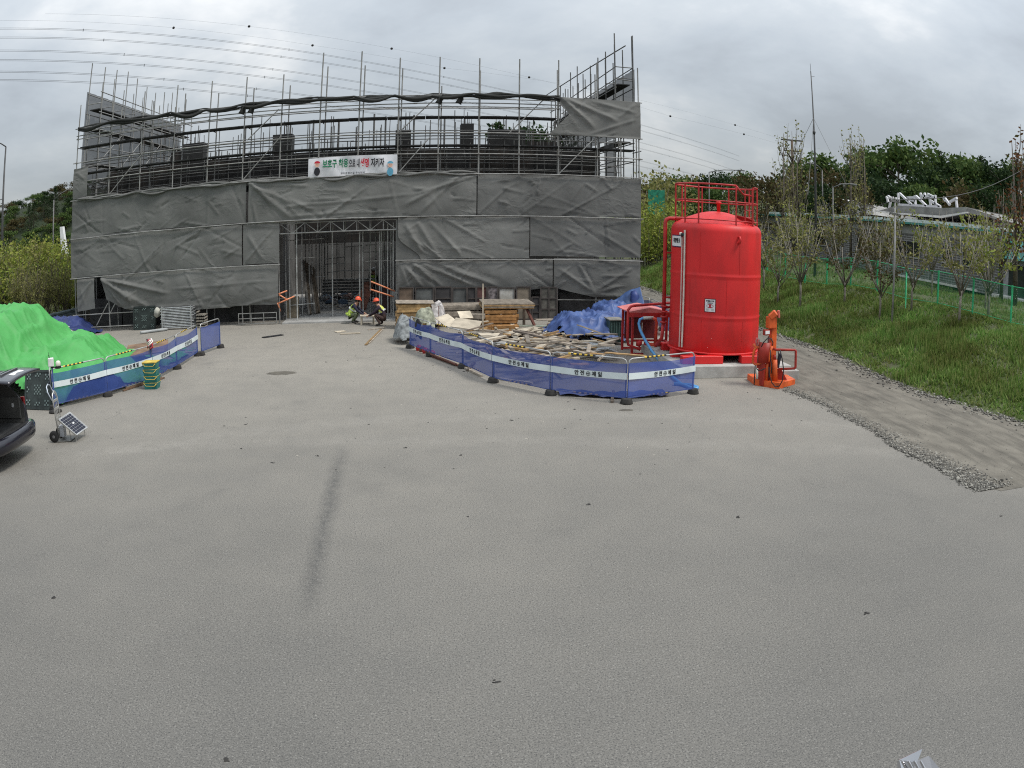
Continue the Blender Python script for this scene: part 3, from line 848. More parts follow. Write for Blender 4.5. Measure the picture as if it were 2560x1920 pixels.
def dust_sheet(label, x0, x1, z0, z1, y=FY-.09, seed=1, bottom=None, top=None, left=None, right=None, n=None, m=None, anchors=None, extra=None, slack=.10, res=.06, skip=None):
    """hung sheet; edge functions bend its outline; creases and sag are real relief"""
    rn = random.Random(seed); W, Hh = x1-x0, z1-z0
    an = anchors if anchors is not None else [(W*k_/max(1, round(W/1.7)), q*Hh) for k_ in range(round(W/1.7)+1) for q in (0, 1)]
    fl = folds(rn, W, Hh, n if n is not None else int(W*Hh*3.4), an) + (extra or [])
    nu, nv = max(8, int(W/res)), max(6, int(Hh/res))
    def fn(u, v):
        zb = z0 + (bottom(u) if bottom else 0); zt = z1 + (top(u) if top else 0)
        z = zb+(zt-zb)*v
        xa = x0+(left(v) if left else 0); xb = x1+(right(v) if right else 0)
        x = xa+(xb-xa)*u
        X, Z = x-x0, z-z0
        d = 0
        for (ax, az_, bx, bz, h, w) in fl:
            ex, ez = bx-ax, bz-az_; L2 = ex*ex+ez*ez
            t = ((X-ax)*ex+(Z-az_)*ez)/L2
            if t < -.1 or t > 1.1: continue
            px_, pz_ = X-ax-ex*t, Z-az_-ez*t
            q = px_*px_+pz_*pz_
            if q > w*w*9: continue
            d += h*math.exp(-q/(w*w))*smooth01(-.1, .12, t)*smooth01(1.1, .8, t)
        bell = 4*v*(1-v)
        d += slack*bell*(.45+.8*fbm(X*.45+seed, Z*.5, seed))
        d += .035*fbm(X*1.4, Z*1.4, seed+9)
        # taut at the poles
        nearest = min(abs(x-p) for p in PX); d *= .55+.45*min(1, nearest/.5)
        return (x, y-.02-max(-.05, d), z+.03*fbm(X*.8, seed*3.1)*(1-v))
    b = MB(); b.grid(fn, nu, nv, skip=skip)
    o = b.build('dust_sheet', m or sheet_m)
    return tag(o, label, 'dust sheet', 'grey dust sheets hung on the scaffold front')

Yt = FY-.09
# upper row, level with the banner's lower edge
dust_sheet('grey dust sheet in the upper row at the hill end of the scaffold', -16.32, -7.25, 4.42, 6.20, seed=4, bottom=lambda u: .22*(1-u)**3+.02)
dust_sheet('wide grey dust sheet hung below the printed banner', -7.12, 2.66, 4.40, 6.20, y=Yt-.05, seed=9, m=sheet_m2, anchors=[(0, 1.75), (0, 1.75), (9.7, 1.7), (9.7, 1.7), (3.3, 0), (6.5, .1)],
    extra=[(.1, 1.7, 1.9, .15, .09, .10), (.15, 1.6, 2.6, .55, .07, .08), (8.9, 1.6, 6.8, .5, .06, .08), (9.0, 1.7, 7.5, .2, .06, .07), (1.6, .62, 4.6, .75, .05, .05), (4.2, .7, 7.0, .95, .05, .05), (2.0, .2, 5.4, .25, .05, .05)])
dust_sheet('grey dust sheet in the upper row at the tank end of the scaffold', 2.72, 9.80, 4.44, 6.19, seed=14)
# middle row
dust_sheet('grey dust sheet in the middle row at the hill end', -16.36, -7.42, 2.60, 4.36, seed=21, top=lambda u: .38*(1-u)**2)
dust_sheet('narrow grey dust sheet hung left of the doorway truss', -7.36, -5.72, 2.62, 4.36, seed=23, extra=[(.1, .1, 1.4, 1.5, .05, .05), (.9, .2, .2, 1.3, .05, .05)])
dust_sheet('torn grey dust sheet right of the doorway, its lower corner pulled back', -.60, 4.9, 2.60, 4.37, y=Yt-.03, seed=31, m=sheet_m2, left=lambda v: .95*smooth01(.62, 0, v)**1.3, extra=[(1.0, .3, .3, 1.5, .07, .09), (1.7, .1, .8, 1.6, .06, .09), (2.6, .2, 1.3, 1.6, .06, .08)])
dust_sheet('grey dust sheet in the middle row at the tank end', 4.95, 9.80, 2.70, 4.40, seed=33)
dust_sheet('dark inner dust sheet behind the torn one beside the doorway', -.66, .9, 1.2, 4.3, y=Yt+.05, seed=36, m=sheet_m)
# bottom row
dust_sheet('small grey dust sheet flap at the left corner pole', -16.05, -15.02, 1.02, 2.50, seed=41, bottom=lambda u: -.02+.1*u, extra=[(.15, .2, .9, 1.45, .06, .06), (.1, .6, .95, 1.4, .05, .05)])
dust_sheet('grey dust sheet left of the doorway with its lower corner hitched up', -14.62, -5.78, .82, 2.56, seed=44, slack=.22,
    bottom=lambda u: .62*math.exp(-(u/.09)**1.6)-.0+.18*math.exp(-((u-.55)/.2)**2)*0+.05*math.sin(u*9), left=lambda v: .28*(1-v),
    extra=[(.05, 1.6, 1.9, .35, .10, .09), (.05, 1.6, 2.6, .15, .11, .10), (.1, 1.6, 3.6, .75, .08, .08), (.05, 1.6, 1.2, .25, .09, .07), (.1, 1.65, 2.4, 1.05, .08, .07), (3.0, .15, 5.6, .12, .07, .08), (3.2, .9, 8.4, 1.05, .04, .04)])
dust_sheet('grey dust sheet right of the doorway over the leaning form panels', -.62, 5.92, 1.34, 2.55, seed=47, slack=.16,
    bottom=lambda u: .06*math.sin(u*14)-.05, extra=[(.2, 1.15, 1.1, .0, .08, .08), (.6, 1.15, 1.9, .05, .08, .08), (1.0, 1.1, 3.2, .05, .09, .09), (1.8, 1.0, 4.2, .08, .08, .08), (.1, 1.1, .5, 0, .07, .07)])
dust_sheet('grey dust sheet at the foot of the scaffold beside the blue tarpaulin', 5.98, 9.80, .98, 2.62, seed=49, bottom=lambda u: .35*abs(u-.45)-.12+.35*(1-u)**2, extra=[(1.7, .2, .2, 1.2, .07, .07), (1.75, .2, 3.5, 1.3, .07, .07), (1.75, .2, 1.0, 1.5, .06, .06), (1.8, .15, 3.0, .5, .06, .06)])
# top right
dust_sheet('grey dust sheet high on the right corner with a ragged left edge', 6.15, 9.80, 8.02, 9.74, seed=52, m=sheet_m2, left=lambda v: -.35+.8*(1-abs(2*v-1.1)), top=lambda u: -.0,
    extra=[(.1, 1.7, 1.6, .35, .09, .09), (.2, 1.7, 2.6, .75, .08, .08), (1.5, 1.6, 3.4, 1.2, .06, .06), (3.4, 1.6, 2.6, .9, .05, .06), (1.4, .1, 3.5, .9, .05, .05)])
dust_sheet('narrow grey dust sheet on the left corner pole above the long row', -16.30, -15.45, 6.30, 7.75, seed=55, extra=[(.1, 1.3, .7, .9, .05, .05)])
# sheets on the side runs, seen edge-on above the front
side_m = net_mat('side_net', (.060,.060,.058), .22)
def side_sheet(label, x, y0, y1, z0, z1, seed, drop=0.):
    b = MB()
    def fn(u, v):
        yy = y0+(y1-y0)*u; zt = z1-drop*u
        return (x+.05*fbm(yy*.9, v*2+seed, seed)+.03*math.sin(yy*7+v), yy, z0+(zt-z0)*v)
    b.grid(fn, 60, 16)
    return tag(b.build('dust_sheet', side_m), label, 'dust sheet', 'grey dust sheets hung on the side scaffolds')
side_sheet('grey dust sheet along the tall left side scaffold against the sky', -16.72, 34.9, 52.4, 6.2, 11.9, 61)
o_ = side_sheet('grey dust sheet low on the left side scaffold beside the corner pole', -16.70, 34.5, 52.4, .1, 6.25, 62); o_.data.materials[0] = sheet_m
side_sheet('grey dust sheet along the tall right side scaffold against the sky', 10.10, 35.0, 52.4, 8.6, 11.72, 63)
side_sheet('dark hanging sheet inside the right corner of the scaffold', 9.0, 34.6, 36.4, 6.2, 8.1, 65)
# rolled-up nets tied along the rails
def rolled(label, x0, x1, z, y, r, seed, sag=.12, m=None):
    rn = random.Random(seed); b = MB(); L_ = x1-x0; n_ = int(L_/.16)
    for k_ in range(4):
        ph = rn.uniform(0, 6); off = (rn.uniform(-.05, .05), rn.uniform(-.05, .05))
        pts = []; rs = []
        for i in range(n_+1):
            x = x0+L_*i/n_
            s = abs(math.sin((x-x0)/1.7*math.pi))
            amp = .55+.45*math.sin(x*.7+seed)
            pts.append((x, y+off[0]*2-.05*s+.05*math.sin(x*1.9+ph), z+off[1]-sag*s*amp*(.5+.35*k_)+.05*math.sin(x*2.3+ph*2)))
            rs.append(r*(.45+.5*s)*(.75+.5*abs(mnoise.noise((x*1.3, ph, 0)))))
        b.tube(pts, rs, 7)
    return tag(b.build('rolled_net', m or sheet_m), label, 'net')
roll_m = sheet_mat('rolled_net_cloth', (.030,.031,.029))
rolled('dark net rolled up along the top rail of the scaffold', -16.2, 6.2, 9.72, FY-.06, .105, 71, .15, roll_m)
rolled('bunched net lying along the rail above the grey dust sheets', -16.0, 2.7, 6.27, FY-.13, .065, 73, .09, sheet_m)
rn = random.Random(77)
for x in (-7.62, -7.2, 1.0, 1.85):
    b = MB()
    for k_ in range(3): b.grid(lambda u, v: (x+(u-.5)*.22*(1.2-v)+.04*k_+.1*v, FY-.2-.06*math.sin(u*5+k_), 9.52+(v-.5)*.32+.10*u*(k_-1)), 4, 4)
    tag(b.build('net_end', roll_m, thick=.01), 'loose dark tail of net hanging from the top rail', 'net', 'net tails on the top rail')

# printed banner tied across the rails
ban = thing('banner', 'white printed safety banner with green, black and red Korean lettering', 'banner', (-2.56, FY-.16, 6.18))
b = MB()
b.grid(lambda u, v: (-4.47+3.80*u, FY-.19-.04*math.sin(u*9)*math.sin(v*3.1)-.02*math.sin(u*23+v*3), 6.17+.03*math.sin(u*3)+.88*v+.03*u), 60, 14)
b.build('cloth', mat('banner_cloth', (.62,.62,.64), .7, var=.05, vscale=3), ban)
yb = FY-.265
ink_k = mat('ink_black', (.012,.012,.016), .6); ink_g = mat('ink_green', (.012,.16,.075), .6); ink_r = mat('ink_red', (.42,.012,.03), .6); ink_b = mat('ink_blue', (.10,.32,.45), .6)
def words(txt, px0, px1, py, size, m, bold=.012):
    b = MB(); p0 = AY(px0, py, yb); p1 = AY(px1, py, yb); c = (p0+p1)/2
    k_ = (txt, size, bold)
    TXT[k_] = TXT.get(k_) or text_mesh(txt, size, bold)
    xs = [v.x for v in TXT[k_][0]]; w = max(xs)-min(xs)
    lettering(b, txt, (c.x, yb, c.z), (1,0,0), (0,0,1), size, 0, bold, sx=abs(p1.x-p0.x)/w)
    b.build('lettering', m, ban)
words('보호구 착용', 697, 752, 354.5, .40, ink_g)
words('으로 내', 754, 777, 354, .40, ink_k)
words('생명', 779, 797, 353, .40, ink_r, .016)
words('지키자', 801, 830, 352, .40, ink_k)
words('두리종합건설 주식회사', 736, 788, 374, .11, ink_k, .002)
# small printed figures at either end: plain worker pictures
for (px, flip) in ((685, 1), (843, -1)):
    c = AY(px, 361, yb); b = MB()
    def disc(cx, cz, r, mi, sx=1, sz=1, a0=0, a1=6.2832, y=yb):
        vv = [(cx, y, cz)]+[(cx+r*sx*math.cos(a0+(a1-a0)*i/18), y, cz+r*sz*math.sin(a0+(a1-a0)*i/18)) for i in range(19)]
        b.add(vv, [(0, i+1, i+2) for i in range(18)], mi)
    disc(c.x, c.z+.10, .10, 1, y=yb-.001); disc(c.x, c.z+.16, .13, 2 if flip > 0 else 3, 1, .8, 0, 3.1416, y=yb-.003); disc(c.x, c.z-.20, .13, 3 if flip < 0 else 0, 1, 1.4)
    disc(c.x+.03, c.z+.1, .015, 0, y=yb-.004); disc(c.x-.04, c.z+.1, .015, 0, y=yb-.004)
    b.build('printed_figure', [ink_k, mat('ink_skin', (.6,.36,.27), .6), ink_r, ink_b], ban)
# ================================================================== red tank on its plinth
red = mat('tank_red', (.60,.024,.024), .48, var=.07, vscale=.8, bump=.05, bscale=3, dirt=(.30,.026,.024), dirt_amt=.6, dirt_scale=1.4, spec=.32, dstretch=(1.6, 1.6, .35))
red_d = mat('pipe_red', (.40,.022,.022), .45, var=.15, vscale=4, dirt=(.18,.03,.025), dirt_amt=.5, dirt_scale=5)
pinkred = mat('faded_red', (.52,.16,.15), .6, var=.12, vscale=3)
plinth_m = mat('plinth_concrete', (.37,.36,.335), .9, var=.14, vscale=1.7, bump=.2, bscale=18, dirt=(.22,.21,.19), dirt_amt=.6, dirt_scale=1.6)
TC = Vector((8.99, 22.15, 0)); TR = 1.40; TZ0 = .60
pl = thing('concrete_plinth', 'pale concrete plinth with a stained front under the red tank', 'plinth', (9.0, 22.2, 0))
MB().box((9.08, 22.3, .17), (3.6, 3.9, .36), bev=.02).build('block', plinth_m, pl)
MB().box((10.62, 20.12, .14), (.62, .5, .30), bev=.02).build('step', plinth_m, pl)
tk = thing('water_tank', 'tall red steel water tank with domed top and guard rail', 'tank', (TC.x, TC.y, .35))
def on_tank0(az_deg, z): return Vector((TC.x+(TR+.001)*math.cos(R(az_deg)), TC.y+(TR+.001)*math.sin(R(az_deg)), z))
def arc_prof(r0, z0, r1, z1, n=8):
    return [(r0+(r1-r0)*math.sin(math.pi/2*i/n)*1.0, z1-(z1-z0)*math.cos(math.pi/2*i/n)) for i in range(n+1)]
prof = [(TR-.03, TZ0), (TR, TZ0+.03)]
for zs_ in (1.62, 2.82):
    prof += [(TR, zs_-.10), (TR-.004, zs_-.05), (TR+.012, zs_), (TR+.012, zs_+.035), (TR-.004, zs_+.07), (TR, zs_+.12)]
prof += [(TR, 4.12)]
for i in range(1, 8):
    a = math.pi/2*i/8*.80
    prof.append((TR-.26+.26*math.cos(a), 4.12+.27*math.sin(a)))
rl, zl = prof[-1]
for i in range(1, 9):
    q = i/8; prof.append((rl*(1-q)+.02*q, zl+(4.74-zl)*math.sin(q*math.pi/2)))
b = MB(); b.lathe(prof, (TC.x, TC.y, 0), 72); b.build('shell', red, tk)
b = MB(); b.lathe([(TR+.05, TZ0-.02), (TR+.05, TZ0+.03), (TR-.05, TZ0+.03), (TR-.05, TZ0-.02)], (TC.x, TC.y, 0), 64); b.build('bottom_rim', red, tk)
for (x0, x1, y0) in ((-1.55, -.28, -1.40), (.32, 1.35, -1.40), (-1.4, 1.4, .9), (-1.5, -.3, -.3)):
    MB().box((TC.x+(x0+x1)/2, TC.y+y0, .465), (x1-x0, .25, .225), bev=.012).build('skid_beam', red, tk)
for x in (-1.1, 1.0): MB().box((TC.x+x, TC.y, .50), (.18, 2.6, .16)).build('skid_beam', red_d, tk)
for (a_, z0_, z1_) in ((-75, TZ0+.1, 1.55), (-128, TZ0+.1, 1.55), (-98, 1.72, 2.75), (-145, 1.72, 2.75), (-82, 2.92, 4.1), (-132, 2.92, 4.1)):
    pipe('weld_seam', on_tank0(a_, z0_), on_tank0(a_, z1_), .007, red, tk, 6)
# guard rail
RR = 1.27
def ring(z, r=RR, a0=0, a1=2*math.pi, n=40, z_fn=None):
    full = abs(a1-a0-2*math.pi) < .01
    return [(TC.x+r*math.cos(a0+(a1-a0)*i/n), TC.y+r*math.sin(a0+(a1-a0)*i/n), z+(z_fn(i/n) if z_fn else 0)) for i in range(n if full else n+1)], full
# the front of the rail has a gap with a dipped bar at the ladder
for z, r_ in ((5.52, .026), (5.03, .020), (4.47, .018)):
    if z > 5.4:
        p_, f_ = ring(z, a0=R(-48), a1=R(-48+323), n=60)
        b = MB().tube(p_, r_, 8)
        b.tube([(TC.x+RR*math.cos(R(-85)), TC.y+RR*math.sin(R(-85)), z), (TC.x+RR*math.cos(R(-80)), TC.y+RR*math.sin(R(-80)), z-.12), (TC.x+RR*math.cos(R(-73)), TC.y+RR*math.sin(R(-73)), z-.24), (TC.x+RR*math.cos(R(-50)), TC.y+RR*math.sin(R(-50)), z-.26)], r_, 8)
    else:
        p_, f_ = ring(z); b = MB().tube(p_, r_, 8, closed=True)
    b.build('guard_rail', red_d, tk)
for a in (-160, -137, -85, -52, -20, 12, 50, 90, 128, 160):
    x, y = TC.x+RR*math.cos(R(a)), TC.y+RR*math.sin(R(a))
    pipe('rail_post', (x, y, 4.30), (x, y, 5.52), .026, red_d, tk)
for dx_ in (-.12, .12):
    pipe('ladder_post', (TC.x+.62+dx_, TC.y-1.05, 4.4), (TC.x+.62+dx_, TC.y-1.05, 5.45), .022, red_d, tk)
for k_ in range(4): pipe('ladder_rung', (TC.x+.5, TC.y-1.05, 4.6+.22*k_), (TC.x+.74, TC.y-1.05, 4.6+.22*k_), .014, red_d, tk)
# hatch, vent and lifting lug
b = MB().lathe([(.26, 0), (.27, .02), (.27, .13), (.30, .14), (.30, .17), (.05, .20)], (TC.x+.66, TC.y-.62, 4.42), 24, axis=Matrix.Rotation(R(14), 3, 'Y')); b.build('hatch', red_d, tk)
b = MB().lathe([(.055, 0), (.055, .26), (.085, .27), (.085, .33), (.03, .36)], (TC.x+.02, TC.y-.1, 4.70), 16); b.build('vent', red, tk)
b = MB().tube([(TC.x+.15, TC.y-1.34, 4.02), (TC.x+.15, TC.y-1.46, 4.01), (TC.x+.16, TC.y-1.50, 3.93), (TC.x+.15, TC.y-1.46, 3.84), (TC.x+.15, TC.y-1.34, 3.82)], .035, 8); b.build('lifting_lug', red, tk)
# inlet pipe on the left side: climbs from the pump and bends over the edge
px_, py_ = 7.44, 22.5
b = MB().tube([(px_, py_, 1.25), (px_, py_, 4.30), (px_+.03, py_, 4.40), (px_+.12, py_, 4.44), (px_+.85, py_-.05, 4.46), (px_+1.0, py_-.05, 4.42), (px_+1.1, py_-.05, 4.30)], .062, 10); b.build('inlet_pipe', red_d, tk)
for z in (4.40,): MB().box((px_+.75, py_-.05, 4.47), (.12, .16, .16), bev=.03).build('pipe_flange', red_d, tk)
for z in (3.4, 2.05): MB().bar((px_, py_, z), (TC.x-TR+.05, py_, z), .09, .05).build('pipe_bracket', red_d, tk)
pipe('cable', (px_+.22, py_+.05, 1.3), (px_+.24, py_+.05, 4.15), .014, mat('black_cable', (.012,.012,.012), .6), tk)
# level gauge: two pale tubes up the front
pale = mat('pale_tube', (.55,.52,.45), .5, var=.12, vscale=5)
def on_tank(az_deg, z, off=.0):
    a = R(az_deg); return Vector((TC.x+(TR+off)*math.cos(a), TC.y+(TR+off)*math.sin(a), z))
g1, g2 = on_tank(-152.5, .7, .05), on_tank(-152.5, 4.12, .05)
pipe('level_gauge', g1, g2, .028, pale, tk); g3, g4 = on_tank(-156.8, .7, .05), on_tank(-156.8, 3.9, .05)
pipe('level_gauge', g3, g4, .022, mat('pink_tube', (.55,.38,.34), .5), tk)
b = MB().ico(tuple(on_tank(-158.5, 4.0, .06)), .06, smooth=True); b.build('gauge_cap', pale, tk)
b = MB().ico(tuple(on_tank(-155.5, 3.98, .06)), .065, smooth=True); b.build('gauge_valve', mat('black_rubber', (.015,.015,.016), .6), tk)
# name plate and notice, curved to the shell
white_p = mat('white_plate', (.66,.66,.66), .5, var=.05)
def curved_plate(name, a0, a1, z0, z1, m, off=.012, parent=tk):
    b = MB(); b.grid(lambda u, v: tuple(on_tank(a0+(a1-a0)*u, z0+(z1-z0)*v, off)), 10, 2); return b.build(name, m, parent)
curved_plate('sign_border', -183.5, -159.5, 3.60, 3.96, mat('sign_edge', (.06,.02,.07), .5))
sg = curved_plate('name_plate', -183, -160, 3.63, 3.93, white_p, .018)
b = MB()
def wrap(txt, a_mid, z, size, off, bold, sx=1.0):
    k_ = (txt, size, bold); TXT[k_] = TXT.get(k_) or text_mesh(txt, size, bold)
    V, Fc = TXT[k_]
    b.add([tuple(on_tank(a_mid+math.degrees(v.x*sx/TR), z+v.y, off)) for v in V], Fc)
wrap('저장탱크', -170, 3.785, .15, .024, .006, .72); b.build('lettering', ink_k, sg)
curved_plate('notice_border', -124.8, -111.2, 1.80, 2.19, mat('notice_edge', (.12,.02,.02), .5))
no = curved_plate('notice', -124.0, -112.0, 1.82, 2.17, white_p, .018)
b = MB(); wrap('위험물 주의', -118, 2.12, .05, .024, .002); wrap('저장탱크', -118, 2.06, .045, .024, .001)
b.build('lettering', ink_k, no)
b = MB()
def oval(a_mid, z, rx, rz, off, mi):
    vv = [tuple(on_tank(a_mid+math.degrees(rx*math.cos(t*.3142)/TR), z+rz*math.sin(t*.3142), off)) for t in range(20)]
    b.add(vv, [tuple(range(20))], mi)
oval(-118, 1.98, .10, .055, .024, 0); oval(-120.2, 1.98, .03, .03, .028, 1); oval(-115.8, 1.98, .03, .03, .028, 1)
b.add([tuple(on_tank(-118+s_*4.6, z, .022)) for s_, z in ((-1, 1.845), (1, 1.845), (1, 1.905), (-1, 1.905))], [(0, 1, 2, 3)], 2)
b.build('notice_mark', [ink_r, white_p, mat('grey_print', (.42,.46,.43), .6)], no)

# ---------------------------------------------------------------- pump set in its red frame, left of the tank
def c6(x, y, D): return AD((1480+x*.10850)/PS, (720+y*.10850)/PS, D)
pf = thing('pump_frame', 'red roofed pump frame with pipes, valves and levers beside the tank', 'pump', (7.3, 24.4, 0))
PD = 25.4
Y0 = 24.0; Y1 = 25.2; X0 = 6.62; X1 = 8.05
for (x, y) in ((X0+.28, Y0), (X1, Y0), (X0+.28, Y1), (X1, Y1)): MB().box((x, y, .72), (.075, .075, 1.44), bev=.01).build('frame_post', red_d, pf)
for z in (.06, .50, 1.36):
    for y in (Y0, Y1): MB().bar((X0+.28, y, z), (X1, y, z), .06, .06).build('frame_rail', red_d, pf)
b = MB().prism([(X0+.12, Y0-.12, 1.40), (X1+.10, Y0-.12, 1.40), (X1+.10, Y0-.12, 1.43), ((X0+X1)/2+.1, Y0-.12, 1.56), (X0+.12, Y0-.12, 1.43)], (0, 1.5, 0)); b.build('roof', pinkred, pf)
MB().box(((X0+X1)/2+.11, Y0-.125, 1.33), (X1-X0+.0, .03, .14)).build('fascia', red_d, pf)
MB().box(((X0+X1)/2+.1, Y1-.15, .85), (X1-X0-.4, .05, .9)).build('back_panel', mat('deep_red', (.10,.012,.014), .6), pf)
b = MB().tube([(X0+.42, Y0-.5, .28), (X0+.05, Y0-.35, .42), (X0+.02, Y0-.35, .6), (X0+.02, Y0-.35, 1.52), (X0+.10, Y0-.35, 1.62), (X0+.22, Y0-.3, 1.645), (X1+.25, Y0+.2, 1.70), (X1+.34, Y0-.5, 1.74)], .045, 9); b.build('delivery_pipe', red_d, pf)
b = MB().tube([(X0+.95, Y0-.4, .15), (X0+.95, Y0-.4, 1.12), (X0+.92, Y0-.4, 1.22), (X0+.82, Y0-.4, 1.28)], .052, 9); b.build('riser_pipe', mat('orange_red_pipe', (.52,.06,.03), .45, var=.12), pf)
b = MB().tube([(X0+.84, Y0-.4, 1.28), (X0+.5, Y0-.4, 1.27)], .05, 9); b.build('hose_coupling', mat('pale_coupling', (.45,.46,.43), .4), pf)
b = MB().tube([(X0+.52, Y0-.4, 1.27), (X0+.40, Y0-.4, 1.22), (X0+.36, Y0-.42, 1.1), (X0+.39, Y0-.5, .9), (X0+.50, Y0-.75, .6), (X0+.62, Y0-1.1, .33), (X0+.72, Y0-1.7, .10), (X0+.70, Y0-2.5, .05), (X0+.45, Y0-3.6, .05), (X0+.38, Y0-4.6, .05), (X0+.50, Y0-5.05, .05), (X0+.64, Y0-5.12, .05), (X0+.70, Y0-5.0, .05), (X0+.6, Y0-4.7, .05), (X0+.2, Y0-4.5, .05)], .045, 10)
tag(b.build('blue_hose', mat('blue_hose', (.08,.27,.52), .45, var=.08)), 'light blue water hose drooping from the red pump frame', 'hose')
for x in (X0+.58, X0+1.15):
    pipe('valve_lever', (x, Y0-.06, .75), (x, Y0-.06, 1.08), .014, pale, pf); MB().box((x, Y0-.07, .72), (.08, .05, .10), bev=.02).build('valve', pale, pf)
rp = random.Random(9)
for k_ in range(5):
    x = X0+.5+.28*k_; MB().ico((x, Y0-.05+rp.uniform(-.1, .1), .40+rp.uniform(-.06, .12)), .12, rp, .2, smooth=True).build('pump_body', red_d, pf)
b = MB().tube([(X0+.8, Y0-.15, .38), (X1+.35, Y0-.5, .40), (X1+.6, Y0-1.0, .45)], .065, 9); b.build('suction_pipe', mat('orange_red_pipe', (.5,.06,.03), .45), pf)
for k_ in range(9):
    c = Vector((X1+.1+.10*k_, Y0-.55-.07*k_, .40+rp.uniform(-.12, .14)))
    b = MB().lathe([(.10, -.02), (.10, .02)], c, 12, axis=Matrix.Rotation(R(rp.uniform(40, 130)), 3, 'Y')); b.build('flange', red_d, pf)
for k_ in range(4):
    c = Vector((px_, py_-.02, 1.3+.16*k_)); b = MB().lathe([(.11, -.02), (.11, .02)], c, 12); b.build('flange', red_d, pf)
b = MB().tube([(X1+.35, Y0-.5, 1.72), (px_, py_, 1.72), (px_, py_, 1.2)], .05, 9); b.build('link_pipe', red_d, pf)
b = MB().tube([(px_, py_, 1.25), (px_-.02, py_+.05, .8), (px_-.1, py_+.3, .55), (X1, Y0, .45)], .055, 9); b.build('drop_pipe', red_d, pf)
# green machine cabinet behind the pump
gm = thing('cabinet', 'dark green ribbed metal cabinet left of the pump frame', 'cabinet', (6.85, 26.5, 0))
grn = mat('cabinet_green', (.045,.085,.075), .5, .2, var=.2, vscale=3, dirt=(.02,.03,.03), dirt_amt=.6)
MB().box((6.95, 26.5, .47), (.5, .7, .75), bev=.02).build('case', grn, gm)
for k_ in range(5): MB().box((6.76+.09*k_, 26.14, .47), (.02, .02, .62)).build('rib', mat('rib_green', (.07,.12,.11), .5), gm)
MB().box((6.95, 26.5, .865), (.56, .78, .04), bev=.01).build('lid', mat('lid_grey', (.17,.16,.14), .7, var=.2), gm)

# ---------------------------------------------------------------- orange drilling mast at the corner of the plinth
org_m = mat('machine_orange', (.62,.105,.022), .45, var=.12, vscale=4, dirt=(.30,.05,.02), dirt_amt=.5, dirt_scale=5)
org_r = mat('machine_red', (.30,.022,.012), .5, var=.15, vscale=4)
blk = mat('black_rubber', (.015,.015,.016), .6)
def c7(x, y, D=21.35): return AD((1860+x*.144665)/PS, (760+y*.144665)/PS, D)
mc = thing('drilling_machine', 'orange machine with tilted mast and black hoses beside the plinth', 'machine', (9.75, 19.15, 0))
B0, B1, B2 = G(1630, 832), G(1683, 841), G(1717, 832)
B3 = B2+Vector((.05, .75, 0)); B4 = B0+Vector((.1, .75, 0))
b = MB().prism([tuple(p) for p in (B0, B1, B2, B3, B4)], (0, 0, .17)); b.build('base', org_m, mc)
def tb(name, pts, r, m=org_m, n=8): MB().tube(pts, r, n).build(name, m, mc)
def P7(*a): return [c7(*q) for q in a]
# mast: box column, slightly leaning, with a cranked head
m0, m1 = c7(470, 1320, 21.5), c7(500, 300, 21.5)
MB().bar(m0, m1, .17, .20, bev=.015).build('mast', org_m, mc)
h0, h1 = c7(470, 420, 21.35), c7(475, 215, 21.35)
MB().bar(h0, h1, .26, .26, bev=.03).build('mast_head', org_m, mc)
MB().bar(c7(445, 240, 21.3), c7(560, 140, 21.3), .24, .18, bev=.03).build('head_arm', org_m, mc)
MB().bar(c7(595, 110, 21.3), c7(600, 240, 21.3), .06, .09, bev=.01).build('hook', mat('hook_pink', (.5,.12,.09), .5), mc)
MB().tube(P7((450, 215), (490, 130), (560, 120)), .018, 6).build('head_cable', blk, mc)
MB().box(c7(400, 490, 21.2), (.28, .10, .15), (0, 0, R(24)), bev=.01).build('switch_box', org_r, mc)
MB().box(c7(405, 492, 21.13), (.17, .02, .09), (0, 0, R(24))).build('label', white_p, mc)
# shield: half cylinder round the drive
cc = c7(350, 870, 21.45)
b = MB(); b.grid(lambda u, v: (cc.x+.19*math.cos(R(140+240*u)), cc.y+.19*math.sin(R(140+240*u)), c7(350, 1020).z+(c7(350, 660).z-c7(350, 1020).z)*v), 18, 1); b.build('shield', org_r, mc, thick=.02)
MB().box(c7(345, 1180, 21.5), (.38, .30, .70), (0, 0, R(24)), bev=.02).build('drive_case', org_r, mc)
tb('guard_loop', P7((240, 740), (190, 770), (165, 850), (150, 1010), (200, 1050), (300, 1020), (420, 1040)), .035, org_m)
tb('guard_loop', P7((160, 690), (200, 740), (300, 750), (430, 760), (470, 730)), .035, org_m)
tb('crank', P7((225, 720), (210, 640), (225, 590), (255, 620), (255, 690), (225, 720)), .03, pinkred)
tb('stay', P7((480, 730), (440, 880), (400, 1040), (385, 1340)), .05, org_m)
tb('strut', P7((430, 560), (420, 700), (415, 1330)), .03, mat('strut_maroon', (.13,.02,.02), .5))
b = MB().tube(P7((540, 1330), (535, 960)), .07, 10); b.build('hydraulic_cylinder', org_m, mc)
b = MB().tube(P7((535, 960), (530, 880)), .045, 10); b.build('piston', org_r, mc)
b = MB().prism(P7((570, 1120, 21.6), (640, 1120, 21.6), (740, 1310, 21.6), (560, 1310, 21.6)), (.03, .06, 0)); b.build('gusset', org_r, mc)
